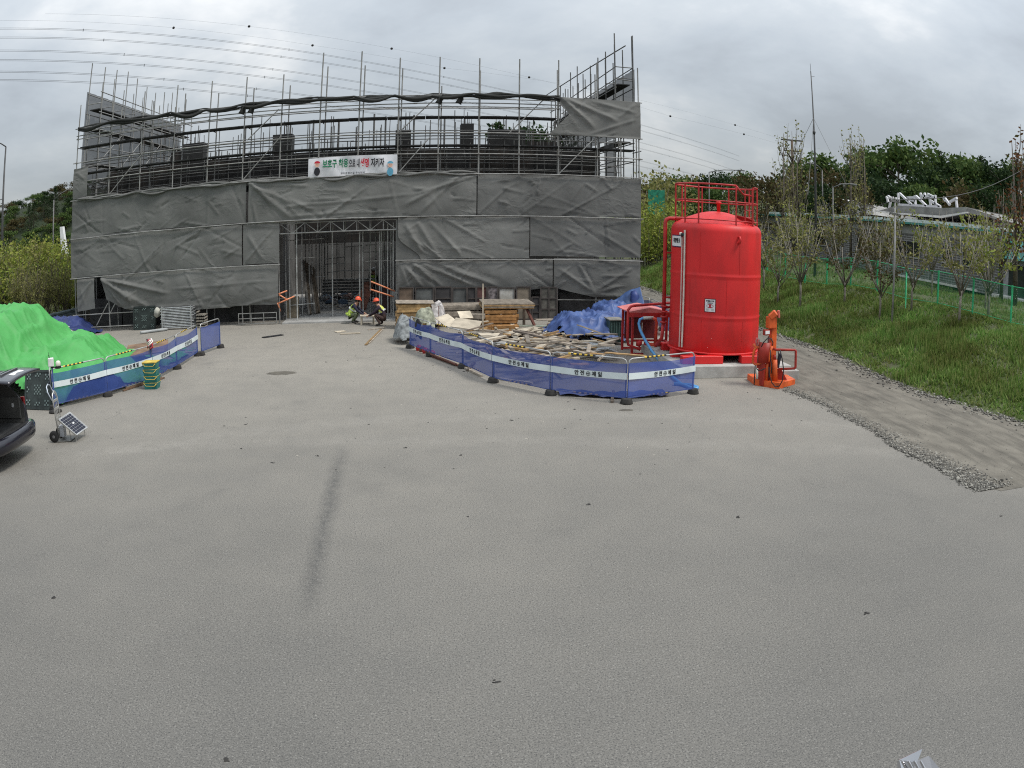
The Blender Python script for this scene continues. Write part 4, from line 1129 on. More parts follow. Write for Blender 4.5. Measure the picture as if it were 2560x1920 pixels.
# side frame of bent tube
tb('side_frame', P7((500, 775), (560, 790), (880, 795), (895, 815), (890, 1090), (870, 1115), (590, 1125)), .036, org_r)
MB().box(c7(600, 980, 21.5), (.12, .06, .42), (R(10), 0, R(24)), bev=.02).build('pouch', mat('navy_pouch', (.012,.014,.03), .7), mc)
for pts in (((300, 740), (340, 660), (400, 600), (470, 600), (500, 660), (495, 720)), ((430, 1090), (440, 1240), (480, 1360), (540, 1430), (610, 1420), (660, 1330), (685, 1150), (660, 950), (625, 800)), ((195, 1060), (185, 1200), (175, 1400)), ((590, 810), (600, 900), (590, 1050)), ((460, 800), (455, 930), (480, 1060), (470, 1200)), ((215, 1110), (250, 1150), (310, 1140), (370, 1110))):
    tb('hose', P7(*[(x, y, 21.05) for x, y in pts]), .016, blk, 6)
MB().tube(P7((225, 1290, 21.2), (225, 1110, 21.2)), .035, 8).build('piston_rod', pale, mc)

# ================================================================== blue mesh barriers
net_b = net_mat('blue_net', (.038,.074,.29), .25, col2=(.055,.098,.35), scale=1.6)
net_bl = net_mat('blue_net_left', (.034,.068,.25), .25, col2=(.055,.095,.31), scale=1.6)
band_m = mat('barrier_band', (.60,.66,.66), .7, var=.06, vscale=2)
frame_m = mat('barrier_tube', (.36,.36,.35), .45, .4, var=.15, vscale=4)
tape_y = mat('tape_yellow', (.62,.42,.05), .6); tape_k = mat('tape_black', (.02,.02,.02), .6)
foot_m = mat('rubber_foot', (.03,.028,.026), .85, var=.3, vscale=8); foot_y = mat('foot_yellow', (.45,.33,.12), .7)
def barrier(p0, p1, label, group, net=None, first=False, seed=0, tape=True, band=True, last=True):
    p0, p1 = Vector((p0[0], p0[1], 0)), Vector((p1[0], p1[1], 0))
    d = (p1-p0); W = d.length; d.normalize(); nrm = Vector((d.y, -d.x, 0))
    rn = random.Random(seed)
    t = thing('barrier_panel', label, 'barrier', tuple((p0+p1)/2), group)
    a, c = p0+d*.03, p1-d*.03
    zt, zb = 1.07, .135
    cr_ = .10
    pts = [a+Vector((0,0,.05)), a+Vector((0,0,zt-cr_)), a+d*.03+Vector((0,0,zt-.03)), a+d*cr_+Vector((0,0,zt)), c-d*cr_+Vector((0,0,zt)), c-d*.03+Vector((0,0,zt-.03)), c+Vector((0,0,zt-cr_)), c+Vector((0,0,.05))]
    MB().tube(pts, .018, 8).build('frame', frame_m, t)
    pipe('bottom_rail', a+Vector((0,0,zb)), c+Vector((0,0,zb)), .014, frame_m, t)
    b = MB(); L_ = W-.07
    def fn(u, v):
        q = .018*math.sin(u*3.14)*math.sin(v*3.14)*(1+math.sin(u*5+seed))+.02*fbm(u*2.2+seed, v*1.6, seed)+.012*fbm(u*6, v*3, seed+5)
        p = a+d*(-.028+(L_+.068)*u)+nrm*(.022+q)
        return (p.x, p.y, zb-.01+(.985-zb+.015*math.sin(u*3.14*2+seed)-.05*math.sin(u*3.14))*v)
    b.grid(fn, 34, 16); n_ = b.build('net', net or net_b, t)
    if band:
        b = MB()
        def fb(u, v):
            p = Vector(fn(u, .5)); q = a+d*(-.028+(L_+.068)*u)+nrm*(.05+max(0, .02*math.sin(u*3.14)))
            return (q.x, q.y, .585+.155*v-.02*math.sin(u*3.14))
        b.grid(fb, 24, 1); bd = b.build('warning_band', band_m, n_)
        bt = MB(); mid = (a+c)/2+nrm*.078; mid.z = .64
        off = rn.uniform(-.05, .05); sz = .125
        for txt, x in (('안', -.30), ('전', -.15), ('제', .15), ('일', .30)):
            q = mid+d*(x+off); lettering(bt, txt, q, d, (0,0,1), sz, 0, .004)
        q = mid+d*off
        vv = []; ff = []
        for k_ in range(20):
            an = 2*math.pi*k_/20
            for r_ in (.045, .055): vv.append(q+d*r_*math.cos(an)+Vector((0,0,r_*math.sin(an))))
        for k_ in range(20): ff.append((2*k_, 2*k_+1, (2*k_+3) % 40, (2*k_+2) % 40))
        bt.add(vv, ff)
        for (u1, u2) in ((.045, .007), (.007, .045)): bt.add([q+d*sx*u1+Vector((0,0,sz_*u2)) for sx, sz_ in ((-1,-1),(1,-1),(1,1),(-1,1))], [(0,1,2,3)])
        bt.build('lettering', ink_k, n_)
    if tape:
        for zz, f0 in ((zt, .42), (zb, .5)):
            for k_ in range(10):
                q0 = a+d*(L_*(f0-.2)+k_*.07); q0.z = zz
                pipe('warning_tape', q0, q0+d*.07, .0215 if zz == zt else .018, (tape_y, tape_k)[k_ % 2], t, 8)
    for q, on in ((p0, True), (p1, last)):
        if not on: continue
        b = MB(); b.lathe([(.15, 0), (.16, .015), (.145, .04), (.15, .055), (.13, .08), (.135, .10), (.11, .13), (.03, .135)], (q.x, q.y, .004), 12)
        b.build('foot', foot_m, t)
    return t
RP = [(-.08, 26.03), (.56, 24.37), (1.44, 22.37), (2.10, 20.31), (3.35, 18.71), (4.98, 17.62), (7.01, 18.51)]
gR = 'blue barrier panels round the material heap'
rl_ = ['blue mesh barrier panel nearest the workers, a dark glove hung on it', 'blue mesh barrier panel second from the glove end round the material heap',
       'blue mesh barrier panel third from the glove end round the material heap', 'blue mesh barrier panel in front of the scattered planks, before the corner',
       'blue mesh barrier panel meeting the corner foot in front of the silver scrap', 'blue mesh barrier panel running from the corner foot to the red tank']
for i in range(6): barrier(RP[i], RP[i+1], rl_[i], gR, seed=i+1, last=(i == 5), tape=(i > 0))
LP_ = [(-9.74, 17.91), (-8.59, 19.43), (-7.73, 21.19), (-7.54, 23.21), (-7.47, 25.55)]
gL = 'blue barrier panels round the green tarpaulin'
ll_ = ['blue mesh barrier panel beside the warning lamp and hand truck', 'blue mesh barrier panel between the lamp panel and the teal crates', 'blue mesh barrier panel just past the stack of teal crates', 'blue mesh barrier panel at the scaffold end of the green tarpaulin']
for i in range(4): barrier(LP_[i], LP_[i+1], ll_[i], gL, net=net_bl, seed=i+11, last=(i == 3))
barrier((-7.36, 25.62), (-7.0, 27.1), 'short blue barrier panel turned away towards the scaffold', gL, net=net_bl, seed=17, band=False, tape=False)
barrier((-10.0, 18.5), (-9.82, 17.97), 'short folded blue barrier panel behind the warning lamp', gL, net=net_bl, seed=18, tape=False, last=False)
for (p0, p1, lb) in (((9.85, 31.6), (9.75, 29.7), 'plain blue barrier panel behind the pump frame'), ((9.75, 29.6), (9.72, 27.7), 'plain blue barrier panel behind the red tank with a white tag'), ((9.7, 33.5), (9.85, 31.7), 'plain blue barrier panel beside the scaffold corner')):
    t = barrier(p0, p1, lb, gR, seed=int(p0[1]), band=False, tape=False)
b = MB().box((9.66, 29.62, .66), (.02, .16, .22), (0, .2, .3)); tag(b.build('tag', white_p), 'white tag hanging on the plain blue barrier', 'tag')
b = MB()
b.grid(lambda u, v: (.12+.16*u+.03*math.sin(v*7), 25.55-.28*u-.05-.04*math.sin(u*6), .45+.55*v+.05*math.sin(u*5)), 6, 8)
tag(b.build('glove', mat('black_glove', (.02,.02,.022), .8), thick=.03), 'dark glove hung over the blue barrier top rail', 'glove')
# ================================================================== left side of the yard
def drape(name, fn, x0, x1, y0, y1, res, m, label, cat, keep=None):
    """tarpaulin laid over a heap: height field with its own outline"""
    nx_, ny_ = int((x1-x0)/res), int((y1-y0)/res)
    idx = {}; vv = []; ff = []
    def vid(i, j):
        if (i, j) not in idx:
            x, y = x0+res*i, y0+res*j; idx[(i, j)] = len(vv); vv.append((x+.03*mnoise.noise((x*2, y*2, 5)), y+.03*mnoise.noise((x*2, y*2, 9)), fn(x, y)))
        return idx[(i, j)]
    for j in range(ny_):
        for i in range(nx_):
            x, y = x0+res*(i+.5), y0+res*(j+.5)
            if keep and not keep(x, y): continue
            ff.append((vid(i, j), vid(i+1, j), vid(i+1, j+1), vid(i, j+1)))
    b = MB(); b.add(vv, ff, 0, True)
    return tag(b.build(name, m), label, cat)
def lump(x, y, cx, cy, rx, ry, h, p=2.6, rot=0.0):
    dx_, dy_ = x-cx, y-cy; c, s = math.cos(rot), math.sin(rot); u, v = (dx_*c+dy_*s)/rx, (-dx_*s+dy_*c)/ry
    q = (abs(u)**p+abs(v)**p)**(1/p)
    return h*(1-smooth01(.45, 1.25, q))
def tent(x, y, cx, cy, rx, ry, h, flat=.35, rot=0.0):
    dx_, dy_ = x-cx, y-cy; c, s = math.cos(rot), math.sin(rot); u, v = abs(dx_*c+dy_*s)/rx, abs(-dx_*s+dy_*c)/ry
    q = max(u, v)*.7+.3*math.hypot(u, v)
    return h*max(0., min(1., (1.15-q)/(1.15-flat)))
def ridged(x, y, sc, seed): 
    return 1-abs(mnoise.noise((x*sc, y*sc, seed)))*2
def wr(x, y, seed, amp=1.0):
    w_ = .5*mnoise.noise((x*.7, y*.7, seed+3))
    a = ridged(x+w_, y*1.3+w_, .9, seed)**3*.16 + ridged(x*1.6, y+w_, 1.7, seed+1)**3*.09 + ridged(x, y*1.7, 3.2, seed+2)**2*.035
    return a*amp
green_m = mat('green_tarp', (.055,.285,.065), .55, var=.12, vscale=.9, col2=(.085,.36,.095), spec=.3, dirt=(.08,.26,.08), dirt_amt=.5, dirt_scale=2.0, bump=.25, bscale=14)
def crease(x, y, seed):
    w_ = .35*mnoise.noise((x*.6, y*.6, seed+4))
    a = max(0, 1-abs(mnoise.noise((x*.75+w_, y*.55, seed)))*9)*.10
    a += max(0, 1-abs(mnoise.noise((x*.5, y*1.1+w_, seed+1)))*8)*.09
    a += max(0, 1-abs(mnoise.noise((x*1.9+w_, y*1.6, seed+2)))*5)*.05
    return 1.1*a + .06*mnoise.noise((x*1.2, y*1.2, seed+6))
def gh(x, y):
    h = max(tent(x, y, -14.2, 21.2, 3.1, 3.3, 2.30, .55), tent(x, y, -11.3, 22.3, 1.7, 2.6, 1.15, .5, .3), tent(x, y, -11.3, 24.2, 1.4, 1.6, .78, .5, .2), tent(x, y, -9.6, 20.4, 1.0, 2.2, .72, .45, .55), tent(x, y, -9.5, 23.0, .8, 1.6, .55, .5, .2), tent(x, y, -11.5, 19.6, 1.7, 1.5, 1.15, .35))
    return .03+h+crease(x, y, 2)*(.35+.8*min(1, h))
def gkeep(x, y):
    # stays inside the barriers
    if x > -7.9: return False
    pts = LP_
    for i in range(len(pts)-1):
        (ax, ay), (bx, by) = pts[i], pts[i+1]
        if (bx-ax)*(y-ay)-(by-ay)*(x-ax) < .22*math.hypot(bx-ax, by-ay) and ay-.3 < y < by+.1: return False
    if y < 18.30+.2*math.sin(x*2): return False
    return gh(x, y) > .06 or mnoise.noise((x, y, 0)) > .1
drape('green_tarpaulin', gh, -17.5, -7.6, 17.6, 27.0, .055, green_m, 'bright green tarpaulin heaped over materials behind the blue barriers', 'tarpaulin', gkeep)
blue_t = mat('blue_tarp', (.030,.055,.17), .5, var=.18, vscale=1.6, col2=(.065,.115,.28), spec=.4)
drape('blue_tarpaulin', lambda x, y: .02+max(lump(x, y, -17.2, 33.0, 1.9, 1.1, .65), lump(x, y, -15.8, 31.6, 1.2, .9, .35))+wr(x, y, 7, .8), -19.5, -14.2, 30.0, 34.6, .09, mat('dark_blue_tarp', (.022,.035,.12), .5, var=.2, vscale=1.2), 'dark blue tarpaulin crumpled at the left foot of the scaffold', 'tarpaulin', lambda x, y: (abs((x+17)/2.4)**2+abs((y-32.3)/1.7)**2) < 1+.3*mnoise.noise((x*1.5, y*1.5, 1)))
b = MB(); rn = random.Random(4)
b.lathe([(.10, 0), (.26, .05), (.30, .22), (.24, .42), (.10, .52), (.06, .60), (.10, .66)], (-15.4, 30.55, 0), 14)
b.v = [(p[0]+.05*mnoise.noise((p[0]*4, p[1]*4, p[2]*4)), p[1], p[2]+.03*mnoise.noise((p[0]*5, p[2]*5, 1))) for p in b.v]
tag(b.build('white_sack', mat('white_sack', (.55,.56,.54), .8, var=.12, vscale=4, bump=.5, bscale=12)), 'white tied sack behind the green tarpaulin', 'sack')
# guard rail running off beside the scrub
gr_ = thing('guard_rail', 'grey corrugated guard rail at the edge of the scrub', 'guard rail', (-19.0, 34.5, 0))
a, c = Vector((-20.6, 28.5, .0)), Vector((-17.6, 38.5, 0))
for k_ in range(4):
    q = a+(c-a)*k_/3; MB().box((q.x, q.y, .42), (.12, .12, .84)).build('post', steel, gr_)
d_ = (c-a).normalized(); nn = Vector((d_.y, -d_.x, 0))
b = MB(); prof_ = [(0, .50), (.05, .54), (.05, .60), (0, .66), (.05, .72), (.05, .78), (0, .84)]
for i, (o_, z) in enumerate(prof_[:-1]):
    o2, z2 = prof_[i+1]
    b.add([a+nn*(.07+o_)+Vector((0,0,z)), c+nn*(.07+o_)+Vector((0,0,z)), c+nn*(.07+o2)+Vector((0,0,z2)), a+nn*(.07+o2)+Vector((0,0,z2))], [(0,1,2,3)])
b.build('rail_beam', mat('guard_grey', (.16,.20,.21), .5, .5, var=.15), gr_, thick=.006)

# ---------------------------------------------------------------- perforated plastic pallets standing on edge
pal_m = mat('pallet_plastic', (.020,.028,.026), .6, var=.25, vscale=5); pal_h = mat('pallet_lattice', (.13,.17,.16), .5)  # lattice squares in a paler tone of the plastic
def pallet(origin, ux, uz, W, Hh, label):
    o_ = Vector(origin); ux = Vector(ux).normalized(); uz = Vector(uz).normalized(); n_ = ux.cross(uz)
    t = thing('plastic_pallet', label, 'pallet', tuple(o_+ux*W/2), 'dark plastic pallets')
    P = lambda x, z, d=0: o_+ux*x+uz*z+n_*d
    for (x0, z0, x1, z1) in ((0, 0, W, 0), (0, Hh, W, Hh), (0, 0, 0, Hh), (W, 0, W, Hh)):
        MB().bar(P(x0, z0), P(x1, z1), .07, .10, up=tuple(n_)).build('rim', pal_m, t)
    MB().add([P(0, 0, .02), P(W, 0, .02), P(W, Hh, .02), P(0, Hh, .02)], [(0,1,2,3)]).build('deck', pal_m, t, thick=.02)
    st = MB(); s2 = .055
    for (cx, cz, nx_, nz_) in ((.5, .5, 5, 5), (.12, .15, 3, 3), (.12, .85, 3, 3), (.88, .15, 3, 3), (.88, .85, 3, 3), (.5, .12, 4, 2), (.5, .9, 4, 2), (.1, .5, 2, 3), (.9, .5, 2, 3)):
        for i in range(nx_):
            for j in range(nz_):
                if (i+j) % 2: continue
                st.box(P(W*cx+(i-(nx_-1)/2)*s2, Hh*cz+(j-(nz_-1)/2)*s2, -.005 if n_.y > 0 else .045), (.045, .01, .045), Matrix((ux, n_, uz)).transposed())
    stuff(st.build('lattice', pal_h, t))
    return t
pallet((-12.85, 33.02, .03), (1, -.03, 0), (.0, .06, 1), 1.12, 1.0, 'dark perforated plastic pallet standing against the scaffold foot')
pallet((-10.80, 17.98, .03), (1, -.12, 0), (-.05, .42, 1), .95, 1.0, 'dark perforated plastic pallet leaning on the green tarpaulin')
# stack of galvanised frames
sf = thing('frame_stack', 'neat stack of galvanised steel scaffold frames with a white bag on it', 'scaffold frames', (-10.45, 33.0, 0))
galv = mat('galv_bright', (.42,.43,.43), .4, .6, var=.15, vscale=5)
for k_ in range(14):
    z = .08+.068*k_; j_ = rnd.uniform(-.04, .04)
    for (p0, p1) in (((-11.25+j_, 32.55, z), (-9.70+j_, 32.62, z)), ((-11.25+j_, 33.15, z), (-9.70+j_, 33.2, z)), ((-11.25+j_, 32.55, z), (-11.25+j_, 33.15, z)), ((-9.70+j_, 32.62, z), (-9.70+j_, 33.2, z))):
        pipe('frame_tube', p0, p1, .024, galv, sf, 6)
for x in (-11.2, -9.75): pipe('stand', (x, 32.5, 0), (x, 32.5, 1.05), .03, galv, sf)
b = MB().ico((-11.5, 32.7, .78), .22, random.Random(2), .25, scale=(.9, .8, 1.1), smooth=True); tag(b.build('rag_bag', mat('dirty_white', (.4,.39,.34), .8, var=.2)), 'dirty white bag hung beside the frame stack', 'bag')
b = MB()
sp = thing('pipe_rack', 'bundle of short steel couplers stacked beside the frames', 'couplers', (-9.3, 33.0, 0))
for k_ in range(26): pipe('coupler', (-9.52+.09*(k_ % 5), 32.7, .05+.13*(k_//5)), (-9.5+.09*(k_ % 5), 33.1, .05+.13*(k_//5)), .045, mat('rust_grey', (.22,.20,.17), .7, .3, var=.3, vscale=9), sp, 6)
pp = thing('pipe', 'thick grey pipe lying before the stack of frames', 'pipe', (-11.3, 31.9, 0))
pipe('tube', (-12.0, 31.6, .07), (-10.9, 32.35, .07), .07, mat('grey_pvc', (.30,.31,.31), .5), pp, 10)
# gratings standing at the foot of the scaffold, left of the doorway
gt = thing('steel_grating', 'grey steel grating panel standing left of the doorway', 'grating', (-6.6, 33.0, 0))
for z in (.08, .30, .52): MB().bar((-7.6, 32.98, z), (-5.85, 32.98, z), .04, .03).build('bar', steel, gt)
for k_ in range(4): MB().bar((-7.6+.58*k_, 32.96, .06), (-7.6+.58*k_, 32.96, .54), .03, .03).build('bar', steel, gt)
# dark hoarding boards along the foot of the left-hand scaffold
hb = mat('backing_dark', (.045,.044,.045), .8, var=.25, vscale=2, objvar=.2)
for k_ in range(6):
    x0 = -14.1+1.38*k_; o = MB().box((x0+.67, 34.5, .55), (1.34, .06, 1.1)).build('backing_board', hb)
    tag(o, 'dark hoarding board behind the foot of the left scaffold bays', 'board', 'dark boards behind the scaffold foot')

# ---------------------------------------------------------------- solar panel on a hand truck
al = mat('bright_aluminium', (.50,.50,.48), .35, .7, var=.12, vscale=6)
ht = thing('hand_truck', 'silver two wheeled hand truck with arched handle on the asphalt', 'hand truck', (-8.0, 15.1, 0))
rx = Vector((-.05, 1, 0)).normalized(); bk = Vector((-1, -.05, 0)).normalized()
o0 = Vector((-8.12, 14.90, 0))
def hp(x, y, z): return o0+rx*x+bk*y+Vector((0,0,z))
MB().tube([hp(0, -.06, .10), hp(0, .0, .95), hp(.04, .01, 1.05), hp(.14, .01, 1.11), hp(.24, .01, 1.05), hp(.28, .0, .95), hp(.28, -.06, .10)], .018, 8).build('frame', al, ht)
MB().tube([hp(0, .02, .92), hp(0, .12, 1.10), hp(.04, .16, 1.22), hp(.14, .17, 1.26), hp(.24, .16, 1.22), hp(.28, .12, 1.10), hp(.28, .02, .95)], .015, 8).build('handle', mat('pale_blue_tube', (.42,.46,.52), .4, .3), ht)
for z in (.28, .50, .72, .90): MB().bar(hp(0, -.05+.05*z, z), hp(.28, -.05+.05*z, z), .03, .05).build('cross_bar', al, ht)
for x in (.10, .18): pipe('upright', hp(x, -.05, .12), hp(x, 0, .90), .010, al, ht)
MB().prism([hp(-.08, -.04, .015), hp(.36, -.04, .015), hp(.32, -.38, .015), hp(-.04, -.38, .015)], (0, 0, .012)).build('toe_plate', mat('worn_plate', (.20,.195,.18), .5, .5, var=.2), ht)
tyre_m = mat('tyre_rubber', (.018,.018,.018), .8, var=.2, vscale=12)
for x in (-.07, .35):
    c = hp(x, .05, .135); ax_ = Matrix((rx.cross(Vector((0,0,1))), Vector((0,0,1)), rx)).transposed()
    w_ = MB().lathe([(.075, -.035), (.125, -.03), (.132, 0), (.125, .03), (.075, .035)], c, 20, axis=ax_).build('wheel', tyre_m, ht)
    MB().lathe([(.02, -.037), (.075, -.03), (.075, .03), (.02, .037)], c, 16, axis=ax_).build('rim', mat('rim_grey', (.14,.14,.14), .5), w_)
MB().box(hp(.14, -.12, .22), (.16, .12, .26), Matrix((rx, bk, Vector((0,0,1)))).transposed(), bev=.01).build('battery_box', mat('pale_box', (.42,.43,.45), .5), ht)
sp_ = thing('solar_panel', 'small dark solar panel tilted against the hand truck', 'solar panel', (-7.7, 15.08, 0))
A_, B_, C_, D_ = Vector((-7.91, 14.70, .55)), Vector((-7.86, 15.28, .57)), Vector((-7.48, 15.43, .19)), Vector((-7.53, 14.85, .17))
un = (B_-A_).cross(D_-A_).normalized()
if un.z < 0: un = -un
def sq(u, v, d=0): return A_+(B_-A_)*u+(D_-A_)*v+(A_-B_+C_-D_)*u*v+un*d
MB().prism([sq(0,0,-.03), sq(0,1,-.03), sq(1,1,-.03), sq(1,0,-.03)], un*.028).build('backing', mat('panel_white', (.45,.46,.47), .4), sp_)
cell = mat('solar_cell', (.012,.014,.028), .18, .1, var=.2, vscale=10)
for i in range(5):
    for j in range(7):
        u0, u1 = .05+.18*i+.008, .05+.18*(i+1)-.008; v0, v1 = .04+.1314*j+.006, .04+.1314*(j+1)-.006
        MB().prism([sq(u0,v0,-.001), sq(u1,v0,-.001), sq(u1,v1,-.001), sq(u0,v1,-.001)], un*.003).build('cell', cell, sp_)
for (u0, v0, u1, v1) in ((0,0,1,0), (1,0,1,1), (1,1,0,1), (0,1,0,0)): MB().bar(sq(u0,v0,-.01), sq(u1,v1,-.01), .022, .035, up=tuple(un)).build('frame_bar', al, sp_)
MB().prism([sq(.46,.45,.003), sq(.46,.52,.003), sq(.60,.52,.003), sq(.60,.45,.003)], un*.004).build('sticker', white_p, sp_)
for u, v in ((.1,.9), (.9,.9)): pipe('prop_leg', sq(u, v, -.02), Vector((sq(u, v).x-.02, sq(u, v).y, .0)), .01, al, sp_)
pipe('prop_leg', sq(.5, .2, -.03), Vector((-7.8, 15.05, 0)), .012, al, sp_)
# warning lamp on a pole by the first barrier
wl = thing('warning_lamp', 'white boxed warning lamp unit on a pole at the barrier end', 'lamp', (-9.55, 17.62, 0))
pipe('pole', (-9.55, 17.62, 0), (-9.52, 17.64, 1.2), .02, mat('blue_pole', (.06,.09,.25), .5), wl)
MB().lathe([(.20, 0), (.20, .04), (.04, .07)], (-9.55, 17.62, .003), 14).build('base', foot_m, wl)
MB().box((-9.53, 17.60, 1.31), (.17, .14, .22), (0, 0, .4), bev=.015).build('box', mat('lamp_white', (.60,.60,.58), .5, var=.1, vscale=8), wl)
MB().lathe([(.06, 0), (.075, .02), (.075, .10), (.04, .14)], (-9.33, 17.68, 1.19), 14).build('lamp', mat('lamp_clear', (.62,.62,.52), .3), wl)
MB().box((-9.34, 17.68, 1.16), (.14, .12, .06)).build('lamp_base', blk, wl); MB().box((-9.44, 17.64, 1.17), (.24, .04, .03)).build('bracket', blk, wl)
for z in (1.42, 1.34): pipe('aerial', (-9.56, 17.6, z), (-9.60, 17.6, z+.16), .006, blk, wl, 5)
# stack of four teal crates with yellow handles
teal = mat('teal_crate', (.020,.165,.150), .5, var=.12, vscale=4); yel = mat('yellow_handle', (.55,.40,.07), .5, var=.15, vscale=6)
gc = 'teal crates stacked before the barrier'
names_ = ['bottom teal crate of the stack, standing on the asphalt', 'second teal crate up in the stack before the blue barrier', 'third teal crate up in the stack before the blue barrier', 'top teal crate of the stack, with a yellow lid']
for k_ in range(4):
    cx, cy, z0 = -7.46+rnd.uniform(-.02,.02), 20.38+rnd.uniform(-.02,.02), .185*k_
    t = thing('plastic_crate', names_[k_], 'crate', (cx, cy, z0), gc)
    b = MB(); w0, w1, d0, d1, h = .19, .225, .15, .18, .18
    b.add([(cx-w0, cy-d0, z0), (cx+w0, cy-d0, z0), (cx+w0, cy+d0, z0), (cx-w0, cy+d0, z0), (cx-w1, cy-d1, z0+h), (cx+w1, cy-d1, z0+h), (cx+w1, cy+d1, z0+h), (cx-w1, cy+d1, z0+h)], [(0,3,2,1), (0,1,5,4), (1,2,6,5), (2,3,7,6), (3,0,4,7), (4,5,6,7)])
    b.build('tub', teal, t)
    MB().tube([(cx-w1, cy-d1, z0+h), (cx+w1, cy-d1, z0+h), (cx+w1, cy+d1, z0+h), (cx-w1, cy+d1, z0+h)], .006, 6, closed=True).build('rim', yel, t)
    MB().tube([(cx-w1+.02, cy-d1-.005, z0+h-.01), (cx-w1+.09, cy-d1-.03, z0+h-.075), (cx+w1-.09, cy-d1-.03, z0+h-.085), (cx+w1-.02, cy-d1-.005, z0+h-.02)], .009, 6).build('handle', yel, t)
    if k_ == 3: MB().box((cx, cy, z0+h+.015), (2*w1+.02, 2*d1+.02, .022), bev=.008).build('lid', yel, t)
# rubbish tied on a barrier post, board on the heap, scraps under the barrier
tp = thing('tape_bundle', 'bundle of red and white safety tape tied on the barrier post', 'tape', (-7.73, 21.19, .95))
rn = random.Random(6)
for k_ in range(9):
    a = rn.uniform(0, 6.28); pts = [Vector((-7.73+.10*math.cos(a+i)*(.4+.6*rn.random()), 21.15+.10*math.sin(a+i), .98+.05*i+.05*rn.random())) for i in range(6)]
    MB().tube(pts, .022, 5).build('loop', (ink_r, mat('tape_white', (.6,.56,.52), .6), mat('tape_dark', (.05,.025,.03), .7))[k_ % 3], tp)
wd = mat('ply_brown', (.17,.105,.065), .8, var=.25, vscale=2.5, objvar=.2, dirt=(.10,.075,.055), dirt_amt=.6, dirt_scale=2)
o = MB().box((-8.75, 23.6, .62), (1.5, 2.0, .04), (.04, -.05, .3)).build('plywood_sheet', wd); tag(o, 'brown plywood sheet lying on the green tarpaulin behind the barrier', 'plywood')
for k_ in range(5):
    o = board('timber_batten', (-8.3+.04*k_, 20.0+.1*k_, .03+.03*(k_ % 2)), (-7.75+.06*k_, 21.3+.1*k_, .03+.03*(k_ % 2)), .05, .04, wd)
    tag(o, 'short brown batten lying under the left barrier', 'batten', 'battens under the left barrier')

# ---------------------------------------------------------------- dark minivan with its tailgate up
cr_m = mat('car_paint', (.014,.014,.022), .25, .3, var=.05, coat=.8, spec=.5)
trim = mat('car_trim', (.030,.030,.030), .6, var=.1); inner_m = mat('car_interior', (.075,.073,.068), .8, var=.12, vscale=4); glass_m = mat('car_glass', (.012,.014,.016), .06, 0, spec=.6)
cv = thing('minivan', 'dark minivan with its tailgate raised at the edge of the yard', 'car', (-10.6, 13.35, 0))
RX, CY = -8.50, 13.33
def cp(x, y, z): return (RX-x, CY+y, z)            # x runs forward (to -X), y to the far side
secs = [(0.0, .86, 1.68), (.10, .92, 1.74), (.7, .95, 1.79), (1.6, .95, 1.80), (2.6, .95, 1.78), (3.3, .92, 1.62), (3.9, .91, 1.18), (4.5, .88, 1.00), (4.85, .78, .86)]
def sect(x, w, zt):
    zb = .34
    pr = [(w*.93, zb), (w, .50), (w*1.0, .80), (w*.985, .98), (w*.93, 1.18 if zt > 1.2 else zt*.95), (w*.80, zt-.14), (w*.66, zt-.03), (0, zt)]
    sl = lambda z: (max(0, z-.95)*.62+max(0, z-1.45)*.5)*(1-min(1, x/.9))
    return [cp(x+sl(z), y, z) for y, z in pr] + [cp(x+sl(z), -y, z) for y, z in reversed(pr[:-1])]
b = MB(); S_ = [sect(*s) for s in secs]; n_ = len(S_[0])
vv = [p for s in S_ for p in s]; ff = []
for i in range(len(S_)-1):
    for j in range(n_-1): ff.append((i*n_+j, i*n_+j+1, (i+1)*n_+j+1, (i+1)*n_+j))
    ff.append((i*n_+n_-1, i*n_, (i+1)*n_, (i+1)*n_+n_-1))
ff.append(tuple((len(S_)-1)*n_+j for j in range(n_)))
# rear: paint ring then a deep open load bay
inset = [(q[0]-.02, CY+(q[1]-CY)*.86, .62+(q[2]-.34)*.78) for q in S_[0]]
o1 = len(vv); vv += inset
for j in range(n_): ff.append((j, (j+1) % n_, o1+(j+1) % n_, o1+j))
b.add(vv, ff, 0, True); b.build('body', cr_m, cv)
b = MB(); deep = [(q[0]-1.25, CY+(q[1]-CY)*.97, q[2]) for q in inset]
b.add(inset+deep, [(j, (j+1) % n_, n_+(j+1) % n_, n_+j) for j in range(n_)]+[tuple(n_+j for j in range(n_))], 0, False); b.build('load_bay', inner_m, cv)
MB().box(cp(.55, .70, .98), (.9, .05, .46), bev=.02).build('trim_panel', mat('trim_grey', (.10,.098,.09), .8), cv)
MB().box(cp(.30, .67, 1.04), (.05, .02, .09)).build('trim_clip', white_p, cv)
MB().box(cp(.45, -.1, .66), (.8, 1.3, .05)).build('load_floor', mat('load_mat', (.05,.05,.05), .9), cv)
b = MB(); b.tube([cp(.12, .95, .52), cp(-.04, .90, .52), cp(-.13, .70, .52), cp(-.17, .3, .52), cp(-.17, -.3, .52), cp(-.13, -.70, .52), cp(-.04, -.90, .52), cp(.12, -.95, .52)], .13, 10); b.v = [(p[0], p[1], .52+(p[2]-.52)*1.35) for p in b.v]; b.build('bumper', cr_m, cv)
MB().box(cp(-.03, 0, .655), (.28, 1.6, .03), bev=.01).build('bumper_step', trim, cv)
